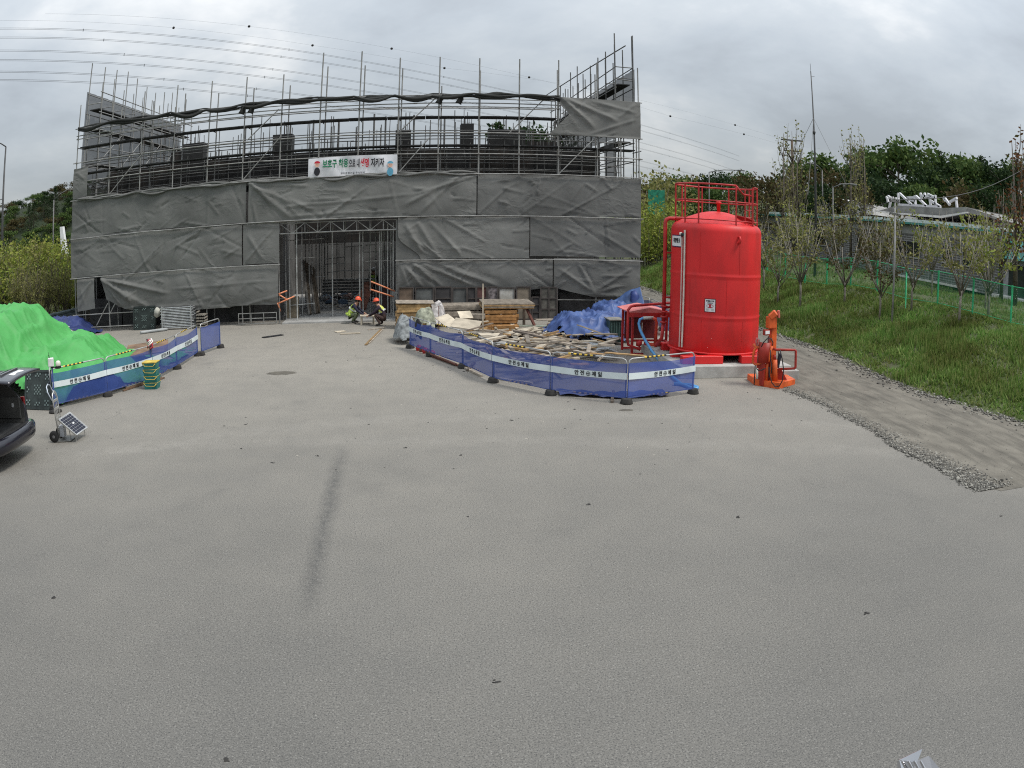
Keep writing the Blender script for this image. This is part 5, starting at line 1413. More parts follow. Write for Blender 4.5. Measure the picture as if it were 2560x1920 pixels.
for sy in (-1, 1):
    tl_ = MB().box(cp(.12, sy*.885, 1.0), (.12, .08, .36), bev=.02).build('tail_light', mat('tail_red', (.25,.01,.012), .25), cv)
    MB().add([cp(.35, sy*.945, 1.12), cp(1.4, sy*.955, 1.10), cp(1.4, sy*.80, 1.56), cp(.5, sy*.78, 1.55)], [(0,1,2,3)]).build('side_window', glass_m, cv, thick=.012)
    MB().add([cp(1.5, sy*.955, 1.10), cp(3.2, sy*.95, 1.08), cp(2.9, sy*.80, 1.54), cp(1.5, sy*.80, 1.56)], [(0,1,2,3)]).build('side_window', glass_m, cv, thick=.012)
    for x in (.95, 3.85):
        c = Vector(cp(x, sy*.84, .33)); ax_ = Matrix.Rotation(R(90), 3, 'X')
        w_ = MB().lathe([(.20, -.10), (.31, -.10), (.33, -.06), (.33, .06), (.31, .10), (.20, .10)], c, 26, axis=ax_).build('wheel', tyre_m, cv)
        MB().lathe([(.03, -.09), (.20, -.07), (.21, 0), (.20, .07), (.03, .09)], c, 20, axis=ax_).build('rim', al, w_)
    pipe('gas_strut', cp(.32, sy*.74, 1.30), cp(.05, sy*.70, 1.74), .012, blk, cv)
# tailgate: paint skin with a window, lifted out level
def gp(u, v, d=0):      # u along the gate from the hinge, v across
    x = .62-1.18*u; z = 1.76+.12*u-.22*max(0, u-.45)**1.3*1.0
    w = .80-.06*u
    return Vector(cp(x, v*w, z+d))
b = MB(); b.grid(lambda u, v: tuple(gp(u, 2*v-1, .045*(1-(2*v-1)**2)-.01)), 14, 14)
tg = b.build('tailgate', cr_m, cv, thick=.05)
b = MB(); b.grid(lambda u, v: tuple(gp(.10+.40*u, (2*v-1)*.82, .045*(1-(2*v-1)**2)+.022)), 8, 8); b.build('rear_window', mat('gate_glass', (.10,.11,.12), .05, 0, spec=.8), tg)
MB().bar(gp(.62, -.5, .065), gp(.62, .5, .065), .05, .03).build('trim_strip', mat('gate_strip', (.25,.25,.26), .25, .8), tg)
MB().box(gp(.80, .0, .055), (.14, .5, .012), (0, .12, 0)).build('number_plate', white_p, tg)
b = MB(); b.grid(lambda u, v: tuple(gp(.02+.5*u, (2*v-1)*.2, .05+.03*math.sin(u*3.14))), 6, 4); b.build('spoiler_vent', trim, tg)
# ---------------------------------------------------------------- floodlight just below the camera, on the camera's pole
fl = thing('floodlight', 'grey floodlight housing with crumpled foil reflector on the camera pole', 'floodlight', (.98, .30, 0))
fd = ray(1975, 1650); fc = Vector((0,0,CAM_H))+fd*1.02
fx = (ray(2050, 1650)-ray(1900, 1650)).normalized(); fz = (ray(1975, 1560)-ray(1975, 1700)).normalized(); fy = fx.cross(fz)
FM = Matrix((fx, fy, fz)).transposed()
def fp(x, y, z): return fc+fx*x+fz*z+fd*y
MB().prism([fp(-.034, .02, -.01), fp(.022, .03, .012), fp(.05, .03, -.02), fp(.05, .03, -.09), fp(-.04, .02, -.09)], fd*.07).build('housing', mat('flood_grey', (.28,.28,.29), .45, .3, var=.1), fl)
b = MB(); b.add([fp(-.022, -.004, .006), fp(.012, -.002, .022), fp(.004, .002, .002), fp(-.006, .006, -.012)], [(0,1,2,3)]); b.add([fp(-.022, -.004, .006), fp(-.006, .006, -.012), fp(-.016, .004, -.018), fp(-.026, 0, -.002)], [(0,1,2,3)])
b.build('reflector', mat('chrome_foil', (.7,.7,.72), .12, .9, var=.1), fl, thick=.001)
MB().prism([fp(-.004, .012, -.012), fp(.014, .016, -.006), fp(.02, .016, -.05), fp(-.004, .012, -.05)], fd*.01).build('lens', mat('dark_lens', (.012,.012,.03), .1), fl)
for k_ in range(4):
    x = -.018+.009*k_; MB().bar(fp(x, -.003, .004), fp(x+.010, .003, -.014), .002, .003).build('rib', mat('chrome_foil', (.7,.7,.72), .12, .9), fl)
pipe('arm', fp(.03, .06, -.08), (.98, .30, 3.2), .02, steel, fl); pipe('pole', (.98, .30, 0), (.98, .30, 3.35), .06, steel, fl)
# ================================================================== materials heap between the barriers and the building
wood_y = mat('timber_yellow', (.34,.215,.095), .8, var=.22, vscale=6, objvar=.28, bump=.2, bscale=40)
wood_o = mat('timber_orange', (.30,.155,.055), .8, var=.22, vscale=6, objvar=.25, bump=.2, bscale=40)
wood_g = mat('timber_grey', (.24,.205,.165), .85, var=.22, vscale=6, objvar=.35, bump=.2, bscale=40)
wood_p = mat('ply_pale', (.46,.40,.31), .8, var=.14, vscale=3, objvar=.22, dirt=(.22,.19,.15), dirt_amt=.5, dirt_scale=2)
wood_b = mat('ply_dark', (.11,.085,.065), .85, var=.3, vscale=3, objvar=.35, dirt=(.20,.17,.14), dirt_amt=.5, dirt_scale=1.5)
rust_m = mat('rusty_steel', (.13,.055,.04), .8, .2, var=.3, vscale=6)
def lumber(label, x0, x1, y0, y1, layers, h, m, seed, per=4, gap=.012, group='stacked timber in the materials heap'):
    rn = random.Random(seed); t = thing('timber_stack', label, 'timber stack', ((x0+x1)/2, (y0+y1)/2, 0), group)
    z = .05
    for k_ in range(layers):
        if k_ % 3 == 2 and layers > 4:
            for xx in (x0+.15, (x0+x1)/2, x1-.15): board('spacer', (xx, y0+.02, z+.018), (xx, y1-.02, z+.018), .07, .036, wood_b, t)
            z += .037
        wy = (y1-y0)/per
        for i in range(per):
            board('beam', (x0+rn.uniform(-.06, .06), y0+wy*(i+.5), z+h/2), (x1+rn.uniform(-.06, .06), y0+wy*(i+.5)+rn.uniform(-.01, .01), z+h/2), wy-gap*2, h-.008, m, t)
        z += h
    for xx in (x0+.2, x1-.2): board('spacer', (xx, y0, .025), (xx, y1, .025), .08, .05, wood_b, t)
    return z
zt_ = lumber('tall stack of yellow-brown timbers beside the crouching workers', -.62, .72, 30.55, 31.5, 8, .105, wood_y, 1, 5)
o = MB().box((.1, 31.0, zt_+.05), (1.5, 1.0, .03), (.02, .03, .05)).build('plywood_sheet', wood_g); tag(o, 'grey board lying on the tall timber stack by the workers', 'board')
lumber('long low stack of brown planks behind the white rags', 1.05, 2.75, 31.2, 32.3, 7, .10, wood_g, 2, 5)
lumber('orange-brown timber stack standing under the plywood table', 2.72, 3.98, 29.55, 30.3, 6, .11, wood_o, 3, 4)
lumber('lower row of orange timbers in front of the table', 3.0, 3.95, 29.15, 29.5, 2, .11, wood_o, 4, 2)
tb_ = thing('plywood_table', 'thick stack of weathered plywood laid as a table top on legs', 'table', (3.65, 30.4, 0))
for k_ in range(4): MB().box((3.66+rnd.uniform(-.04,.04), 30.55+rnd.uniform(-.04,.04), .86+.052*k_), (1.95, 1.75, .045), (0, 0, rnd.uniform(-.02, .02))).build('sheet', (wood_y, wood_g)[k_ % 2] if k_ < 3 else wood_g, tb_)
for (x, y) in ((2.85, 29.85), (2.85, 31.2), (4.45, 31.2)): MB().box((x, y, .42), (.10, .10, .84)).build('leg', wood_b, tb_)
MB().bar((4.35, 29.8, .84), (4.72, 29.55, .0), .16, .05).build('leg', mat('leg_maroon', (.10,.035,.025), .8), tb_)
# boards and offcuts, each placed by where it lies
def flat(px, py, z, w, l, rz, m, label, name='plywood_sheet', tx=0, ty=0, cat='plywood', th=.02, group=None):
    p = G(px, py, z); o = MB().box((p.x, p.y, z), (w, l, th), (tx, ty, rz)).build(name, m); return tag(o, label, cat, group)
flat(968, 694, .62, .55, .9, .5, wood_p, 'pale plywood offcut tilted on the heap beside the white rags', tx=.35, ty=-.2)
flat(1008, 700, .58, .95, .75, -.25, wood_p, 'larger pale plywood offcut leaning on the heap before the table', tx=.3, ty=.12)
flat(1005, 680, .78, .5, .4, .3, wood_p, 'small square plywood offcut on top of the heap', tx=.6)
flat(1028, 683, .7, .65, .3, -.2, wood_g, 'grey box-like board beside the table leg', th=.16)
flat(1095, 722, .34, 1.9, .6, .10, wood_p, 'long pale board lying in front of the orange timbers', ty=.02)
flat(1130, 715, .42, 1.3, .7, .35, wood_p, 'bright pale board fanned over the planks', ty=-.12)
flat(1120, 732, .32, 1.3, .35, .55, wood_p, 'narrow pale board under the fanned boards')
flat(1085, 740, .3, 1.0, .45, .75, mat('board_grey', (.32,.31,.29), .8, var=.2), 'pale grey board lying against the barrier')
flat(1200, 690, .30, 1.6, .5, .1, wood_g, 'weathered board lying flat by the blue tarpaulin')
flat(1160, 704, .2, 1.4, .35, -.2, mat('board_green', (.23,.25,.20), .8, var=.2), 'greenish board lying behind the loose offcuts')
rn = random.Random(21)
def inside(x, y):
    if not (.6 < x < 7.0 and 18.6 < y < 30.5): return False
    for i in range(len(RP)-1):
        (ax, ay), (bx, by) = RP[i], RP[i+1]
        cr = (bx-ax)*(y-ay)-(by-ay)*(x-ax)
        if cr < .42*math.hypot(bx-ax, by-ay): return False
    return True
cnt = 0
while cnt < 190:
    px, py = rn.gauss(1150, 90), rn.gauss(737, 20)
    z = abs(rn.gauss(.05, .40))+.04; p = G(px, py, z)
    if not inside(p.x, p.y): continue
    L_ = rn.uniform(.45, 1.7); a = rn.gauss(.6, .9); q = Vector((math.cos(a), math.sin(a), rn.gauss(0, .13)))*L_/2
    p0, p1 = p-q, p+q
    if not (inside(p0.x, p0.y) and inside(p1.x, p1.y)): continue
    p0.z = max(.03, p0.z); p1.z = max(.03, p1.z)
    o = board('timber_offcut', p0, p1, rn.uniform(.05, .17), rn.uniform(.02, .06), rn.choice((wood_g, wood_g, wood_y, wood_b, wood_p, wood_p)))
    tag(o, 'loose timber offcut in the heap behind the blue barriers', 'offcut', 'timber offcuts in the heap'); cnt += 1
cnt = 0
strip_m = mat('tin_strip', (.40,.43,.45), .4, .4, var=.2, vscale=5, objvar=.25)
while cnt < 46:
    px, py = rn.uniform(1215, 1335), rn.uniform(733, 768)
    z = rn.uniform(.04, .26); p = G(px, py, z)
    if not inside(p.x, p.y): continue
    L_ = rn.uniform(.35, 1.1); a = rn.gauss(-.35, .35); q = Vector((math.cos(a), math.sin(a), rn.gauss(0, .1)))*L_/2
    p0, p1 = p-q, p+q
    if not (inside(p0.x, p0.y) and inside(p1.x, p1.y)): continue
    p0.z = max(.03, p0.z); p1.z = max(.03, p1.z)
    o = board('metal_strip', p0, p1, rn.uniform(.07, .16), .008, strip_m); tag(o, 'silver metal strip in the scrap beside the pump frame', 'metal strip', 'silver scrap strips'); cnt += 1
cnt = 0
while cnt < 26:                        # battens poking out along the barrier feet and near the tarpaulin
    px, py = rn.uniform(1190, 1300), rn.uniform(688, 712); p = G(px, py, rn.uniform(.05, .3)); a = rn.gauss(.15, .25); L_ = rn.uniform(.5, 1.3)
    q = Vector((math.cos(a), math.sin(a), rn.gauss(0, .06)))*L_/2
    o = board('batten', p-q, p+q, .05, .04, rn.choice((wood_g, rust_m, wood_b, wood_y))); tag(o, 'thin batten in the bundle beside the crumpled blue tarpaulin', 'batten', 'battens by the blue tarpaulin'); cnt += 1
for (x0, y0, x1, y1, m_o, lb) in ((935, 770, 992, 790, rust_m, 'rusty bar lying under the barrier nearest the workers'), (985, 785, 1040, 812, wood_g, 'grey batten poking out under the third barrier'), (1080, 818, 1150, 828, wood_p, 'pale lath lying along the foot of the plank barrier'), (1010, 800, 1025, 783, wood_b, 'short dark batten across the barrier foot'), (1322, 868, 1325, 845, wood_b, 'short post stub under the corner barrier')):
    p0, p1 = G(x0, y0, .03), G(x1, y1, .03); o = board('batten', p0, p1, .07, .05, m_o); tag(o, lb, 'batten')
jk = thing('steel_jack', 'rusty red screw jack lying at the barrier foot nearest the workers', 'jack', tuple(G(918, 757)))
for k_ in range(5):
    p = G(905+7*k_, 752+3.0*k_, .08); MB().lathe([(.03, -.08), (.11, -.05), (.11, .05), (.03, .08)], p, 10, axis=Matrix.Rotation(R(90), 3, 'X')).build('collar', rust_m if k_ % 2 else red_d, jk)
p0, p1 = G(930, 765, .09), G(985, 787, .07); pipe('screw', p0, p1, .035, rust_m, jk)
# upright stick, white rags and tangled junk at the near end
o = MB().bar(G(1043, 727), (G(1043, 727).x, G(1043, 727).y, 1.92), .05, .04).build('stake', wood_p); tag(o, 'thin pale stake standing upright before the table', 'stake')
o = MB().bar(G(948, 716), (G(948, 716).x, G(948, 716).y, .98), .03, .03).build('stake', rust_m); tag(o, 'short rusty stake standing behind the barrier by the rags', 'stake')
def crumple(name, px, py, z, rx, ry, h, m, label, cat, seed, res=.05):
    p = G(px, py, 0)
    return drape(name, lambda x, y: z+lump(x, y, p.x, p.y, rx, ry, h)+wr(x, y, seed, 1.15)*min(1, .3+lump(x, y, p.x, p.y, rx, ry, 1)), p.x-rx*1.3, p.x+rx*1.3, p.y-ry*1.3, p.y+ry*1.3, res, m, label, cat, lambda x, y: ((x-p.x)/rx)**2+((y-p.y)/ry)**2 < 1.05+.45*mnoise.noise((x*3, y*3, seed)))
crumple('rag_heap', 938, 706, .05, .5, .7, .72, mat('white_rag', (.36,.34,.33), .85, var=.3, vscale=5), 'heap of white rags and sacking at the end of the heap', 'rags', 31)
crumple('net_bundle', 876, 737, .02, .42, .9, .62, mat('grey_net', (.19,.20,.20), .9, var=.3, vscale=7), 'bundle of grey netting on the ground by the timber stack', 'net', 33)
crumple('sacking', 918, 716, .04, .45, .6, .6, mat('olive_sack', (.24,.25,.19), .9, var=.3, vscale=6), 'olive sacking piled against the first blue barrier', 'sacking', 35)
# blue tarpaulins
crumple('blue_tarpaulin', 1275, 728, .05, 1.6, 2.0, .66, blue_t, 'crumpled bright blue tarpaulin heaped beside the green cabinet', 'tarpaulin', 41, .045)
crumple('blue_tarpaulin', 1318, 706, .05, .9, 1.4, .8, blue_t, 'blue tarpaulin fold spreading behind the green cabinet', 'tarpaulin', 45, .045)
crumple('blue_tarpaulin', 1232, 718, .05, .8, 1.0, .42, blue_t, 'smaller fold of blue tarpaulin spilling over the battens', 'tarpaulin', 43, .045)
def bt(u, v):
    p0, p1 = AY(1302, 684, 31.2), AY(1372, 632, 31.6)
    x = p0.x+(p1.x+.25-p0.x)*u; top = .75+.85*u**1.2; z = .05+(top-.05)*v
    y = 31.9-1.5*(1-v)-.25*u+.10*math.sin(u*9+v*2)*(1-v)+.10*ridged(u*3, v*2, 1.3, 3)
    return (x, y, z+.05*math.sin(u*11))
b = MB(); b.grid(bt, 46, 26); tag(b.build('blue_tarpaulin', mat('blue_tarp_dull', (.045,.085,.20), .55, var=.18, vscale=1.5), thick=.01), 'dull blue tarpaulin draped up to a peak against the scaffold corner', 'tarpaulin')
b = MB(); b.tube([AY(1368, 628, 31.5), AY(1372, 640, 31.45), AY(1368, 655, 31.4), AY(1372, 672, 31.3), AY(1366, 690, 31.2)], [.12, .2, .16, .2, .15], 9); tag(b.build('tarpaulin_roll', mat('blue_tarp_deep', (.022,.04,.15), .5, var=.2, vscale=4)), 'deep blue rolled end of tarpaulin tied at the scaffold corner', 'tarpaulin')
b = MB(); b.grid(lambda u, v: (3.55+2.7*u, 18.25-.35*u+.55*v+.6*abs(u-.5), .03+.05*abs(math.sin(u*17+v*4))), 40, 6); tag(b.build('blue_tarpaulin', mat('dark_blue_tarp', (.022,.035,.12), .5)), 'dark blue tarpaulin edge poking out under the corner barriers', 'tarpaulin')
# form panels leaning on the scaffold foot, right of the doorway
fg = 'formwork panels leaning along the scaffold foot'
pan = [(862, 893, 627, 686, 'brown', 'brown framed form panel beside the doorway on the scaffold foot'), (898, 936, 627, 682, 'grey', 'dark grey form panel beside the brown one at the scaffold foot'), (940, 975, 626, 680, 'dark', 'dark cross-barred form panel at the scaffold foot'), (978, 1008, 628, 676, 'grey', 'pale grey form panel behind the long plank stack'), (1010, 1028, 627, 675, 'dark', 'narrow dark form panel behind the plank stack'),
       (1030, 1052, 626, 680, 'maroon', 'maroon framed form panel standing behind the table'), (1054, 1075, 626, 676, 'mixed', 'dusty form panel with bolts behind the upright stake'), (1078, 1112, 628, 672, 'stain', 'olive form panel with a white splash behind the table'), (1116, 1146, 626, 690, 'tan', 'tan form panel right of the splashed one'), (1149, 1166, 648, 696, 'dark', 'small maroon-black opening panel beside the ladder-like frame'), (1168, 1204, 627, 694, 'ladder', 'cross-barred wooden frame standing by the scaffold upright')]
pm = {'brown': mat('panel_brown', (.12,.085,.06), .8, var=.2, vscale=3), 'grey': mat('panel_grey', (.075,.078,.075), .8, var=.2, vscale=3), 'dark': mat('panel_dark', (.035,.032,.032), .8, var=.2, vscale=3), 'maroon': mat('panel_maroon', (.085,.04,.035), .8, var=.25, vscale=3), 'mixed': mat('panel_mixed', (.15,.13,.13), .8, var=.5, vscale=6), 'stain': mat('panel_olive', (.17,.155,.12), .85, var=.15, vscale=3, col2=(.42,.41,.38)), 'tan': mat('panel_tan', (.15,.125,.095), .85, var=.2, vscale=2), 'ladder': mat('panel_ladder', (.075,.07,.06), .85, var=.25, vscale=4)}
edge_m = mat('panel_edge', (.05,.042,.038), .8, var=.2)
for (x0, x1, y0, y1, k_, lb) in pan:
    Yp = 32.85; a, c = AY(x0, y1, Yp), AY(x1, y0, Yp)
    w, zt_ = c.x-a.x, max(.5, c.z+.1)
    t = thing('form_panel', lb, 'form panel', (a.x+w/2, Yp, 0), fg)
    tilt = .12
    def q(u, v, d=0): return Vector((a.x+w*u, Yp-d+tilt*v, zt_*v+.01))
    MB().prism([q(0,0), q(1,0), q(1,1), q(0,1)], (0, .03, 0)).build('face', pm[k_], t)
    for (u0, v0, u1, v1) in ((0,0,0,1), (1,0,1,1), (0,1,1,1), (0,.02,1,.02)): MB().bar(q(u0,v0,.02), q(u1,v1,.02), .05, .05, up=(0,1,0)).build('frame_bar', edge_m, t)
    if k_ in ('dark', 'ladder', 'brown', 'maroon'):
        for v in ((.33, .66) if k_ != 'brown' else (.4, .55)): MB().bar(q(0,v,.02), q(1,v,.02), .05, .04, up=(0,1,0)).build('frame_bar', edge_m, t)
    if k_ == 'ladder': MB().bar(q(.5,0,.02), q(.5,1,.02), .05, .04, up=(0,1,0)).build('frame_bar', edge_m, t)
for (x0, x1, lb) in ((1208, 1272, 'long dark board standing at the scaffold foot left of the tarpaulin'), (1276, 1330, 'long dark board standing at the scaffold foot behind the blue tarpaulin')):
    a, c = AY(x0, 672, 33.9), AY(x1, 650, 33.9); o = MB().box(((a.x+c.x)/2, 33.9, .5), (c.x-a.x, .05, 1.0)).build('backing_board', hb); tag(o, lb, 'board')
for k_ in range(9):
    x0 = -.5+1.13*k_; o = MB().box((x0+.55, 34.55, .62), (1.1, .06, 1.24)).build('backing_board', hb); tag(o, 'dark hoarding board behind the foot of the right scaffold bays', 'board', 'dark boards behind the right scaffold foot')
MB_ = MB().box((-15.0, 34.5, .7), (1.9, .06, 1.4)); tag(MB_.build('backing_board', hb), 'dark board added for shade in the corner under the small sheet flap', 'board')  # added dark board stands in for the shade behind the bottom row
# doorway: red-brown shutters, orange rails, rubble
def lean(px0, py0, px1, py1, Y0, Y1, w, m, label, name='shutter_board'):
    p0, p1 = AY(px0, py0, Y0), AY(px1, py1, Y1); p0.z = max(p0.z, .07); o = MB().bar(p0, p1, w, .05, up=(0, 1, 0)).build(name, m); return tag(o, label, 'board')
rb = mat('shutter_redbrown', (.085,.032,.02), .7, var=.3, vscale=5)
lean(772, 668, 795, 612, 34.9, 36.4, .34, rb, 'red-brown shutter board leaning behind the crouching workers')
lean(783, 668, 800, 610, 35.0, 36.5, .32, rb, 'second red-brown shutter board leaning behind the workers')
lean(829, 680, 829, 617, 35.4, 35.5, .62, mat('shutter_black', (.03,.012,.012), .7, var=.3), 'dark maroon shutter standing at the right door jamb')
lean(633, 700, 633, 640, 34.5, 34.6, .55, mat('plank_tan', (.15,.125,.09), .85, var=.2), 'tan board standing inside the left door jamb')
orr = mat('rail_orange', (.62,.16,.05), .5, var=.15, vscale=12, col2=(.70,.33,.20))
for (x0, y0, x1, y1, lb) in ((801, 608, 853, 629, 'upper orange safety rail across the right of the doorway'), (800, 625, 850, 641, 'lower orange safety rail across the right of the doorway'), (602, 635, 620, 628, 'short orange rail at the top left of the doorway'), (603, 637, 622, 648, 'orange rail sloping inward at the left jamb'), (602, 655, 636, 640, 'orange rail rising from the left jamb'), (600, 655, 606, 672, 'orange rail stub hanging at the left jamb')):
    o = MB().tube([AY(x0, y0, 33.05), AY(x1, y1, 33.3)], .032, 8).build('safety_rail', orr); tag(o, lb, 'rail')
rn = random.Random(51); rub = [mat('rubble_white', (.42,.40,.39), .85, var=.2), mat('rubble_grey', (.20,.195,.19), .85, var=.2), mat('rubble_pink', (.34,.22,.20), .85, var=.2), mat('rubble_blue', (.12,.17,.24), .8), mat('rubble_orange', (.5,.15,.07), .7), mat('rubble_dark', (.05,.05,.05), .8)]
nm = ['pale', 'grey', 'pinkish', 'bluish', 'orange', 'dark']
for k_ in range(70):
    px, py = rn.uniform(690, 800), rn.gauss(644, 7); p = G(px, py, .1)
    if p.y > 45.3 or p.y < 36: continue
    i = rn.choice((0, 0, 1, 1, 2, 2, 3, 4, 5)); s_ = rn.uniform(.08, .24)
    o = MB().ico((p.x, p.y, .1+s_*.4), s_, rn, .35, scale=(1.2, .9, .7)).build('rubble_sack', rub[i]); tag(o, 'small %s sack of rubbish on the floor inside the doorway' % nm[i], 'sack', '%s rubbish sacks inside the doorway' % nm[i])
for k_ in range(10):
    p = G(rn.uniform(700, 760), rn.uniform(650, 668), .08); a = rn.gauss(.1, .5); q = Vector((math.cos(a), math.sin(a), 0))*rn.uniform(.4, 1.1)
    o = board('floor_plank', p-q, p+q, .12, .03, rn.choice((wood_g, wood_p, wood_b))); tag(o, 'loose plank lying on the floor inside the doorway', 'plank', 'planks on the floor inside the doorway')
for k_ in range(6): o = board('plank', (-5.0, 43.0+.12*k_, .2+.16*k_), (-2.0, 43.0+.12*k_, .2+.16*k_), .2, .12, mat('form_grey', (.17,.17,.165), .8, var=.2, objvar=.2)); tag(o, 'grey plank in the stack at the back of the doorway room', 'plank', 'grey planks stacked at the back of the room')
# loose bits on the yard
for (x0, y0, x1, y1, w, m_o, nm_, lb, ct) in ((568, 729, 610, 723, .22, mat('black_board', (.012,.012,.014), .7), 'board', 'thin black board lying on the yard before the doorway', 'board'), (725, 717, 745, 715, .3, wood_p, 'plywood_scrap', 'pale plywood scrap on the yard near the crouching workers', 'plywood'), (735, 721, 778, 719, .28, wood_p, 'plywood_scrap', 'longest pale plywood scrap on the yard near the workers', 'plywood'), (795, 712, 832, 708, .10, wood_g, 'batten', 'batten lying beside the workers towards the timber stack', 'batten'), (790, 745, 823, 712, .09, wood_y, 'batten', 'long yellow batten pointing away from the workers over the yard', 'batten'), (796, 742, 826, 712, .07, wood_g, 'batten', 'grey batten lying beside the long yellow one', 'batten')):
    p0, p1 = G(x0, y0, .02), G(x1, y1, .02); o = board(nm_, p0, p1, w, .025, m_o); tag(o, lb, ct)
rn = random.Random(61)
b = MB()
for k_ in range(330):
    px, py = rn.gauss(1150, 420), 735+abs(rn.gauss(0, 130))
    p = G(px, py)
    if p.x > 9.7 or gkeep(p.x, p.y) or inside(p.x, p.y) or p.x < -12: continue
    s_ = rn.uniform(.005, .015)*(1.6 if rn.random() < .08 else 1)
    b.ico((p.x, p.y, s_*.2), s_, rn, .4, mi=rn.choice((0, 0, 0, 1)), scale=(rn.uniform(.8, 2.2), rn.uniform(.8, 1.6), .4))
for (px, py) in ((1592, 1118), (1074, 1472), (117, 1292), (487, 1640), (1640, 862), (532, 917), (877, 967), (1272, 1090), (1872, 1325), (686, 985), (590, 1000), (1105, 908), (2163, 1115), (996, 984)):
    p = G(px, py)
    for k_ in range(5): b.ico((p.x+rn.gauss(0, .02), p.y+rn.gauss(0, .02), .005), rn.uniform(.007, .018), rn, .4, mi=0, scale=(1.4, 1, .35))
stuff(tag(b.build('litter', [mat('litter_dark', (.03,.028,.026), .9), mat('litter_pale', (.38,.35,.30), .9)], origin=(0, 15, 0)), 'small chips of wood and mud scattered over the asphalt', 'litter'))
stain_m = mat('oil_stain', (.095,.085,.068), .8, var=.2, vscale=6)
def blot(px, py, rx, ry, label, seed):
    p = G(px, py); b = MB(); n_ = 26
    vv = [(p.x, p.y, .004)]+[(p.x+rx*math.cos(2*math.pi*i/n_)*(1+.16*math.sin(3*i+seed)), p.y+ry*math.sin(2*math.pi*i/n_)*(1+.16*math.cos(2*i+seed)), .004) for i in range(n_)]
    b.add(vv, [(0, i+1, (i+1) % n_+1) for i in range(n_)]); return tag(b.build('mud_patch', stain_m), label, 'mud patch')
blot(608, 806, .43, .27, 'dark round mud patch on the yard before the doorway', 1)
blot(1353, 886, .17, .09, 'small damp patch in front of the corner barrier foot', 4)
# ================================================================== workers
def skin_mesh(verts, edges, radii, sub=1, root=0):
    me = bpy.data.meshes.new('tmp'); me.from_pydata(verts, edges, []); ob = bpy.data.objects.new('tmp_skin', me); COL.objects.link(ob)
    md = ob.modifiers.new('s', 'SKIN'); md.use_smooth_shade = True
    for i, r in enumerate(radii):
        sv_ = me.skin_vertices[0].data[i]; sv_.radius = r if isinstance(r, tuple) else (r, r); sv_.use_root = (i == root)
    m2_ = ob.modifiers.new('u', 'SUBSURF'); m2_.levels = sub; m2_.render_levels = sub
    dg = bpy.context.evaluated_depsgraph_get(); dg.update(); ev = ob.evaluated_get(dg); mm = ev.to_mesh()
    V = [v.co.copy() for v in mm.vertices]; F_ = [tuple(p.vertices) for p in mm.polygons]
    ev.to_mesh_clear(); bpy.data.objects.remove(ob); bpy.data.meshes.remove(me)
    return V, F_
skin_m = mat('skin', (.38,.21,.14), .6, var=.08)
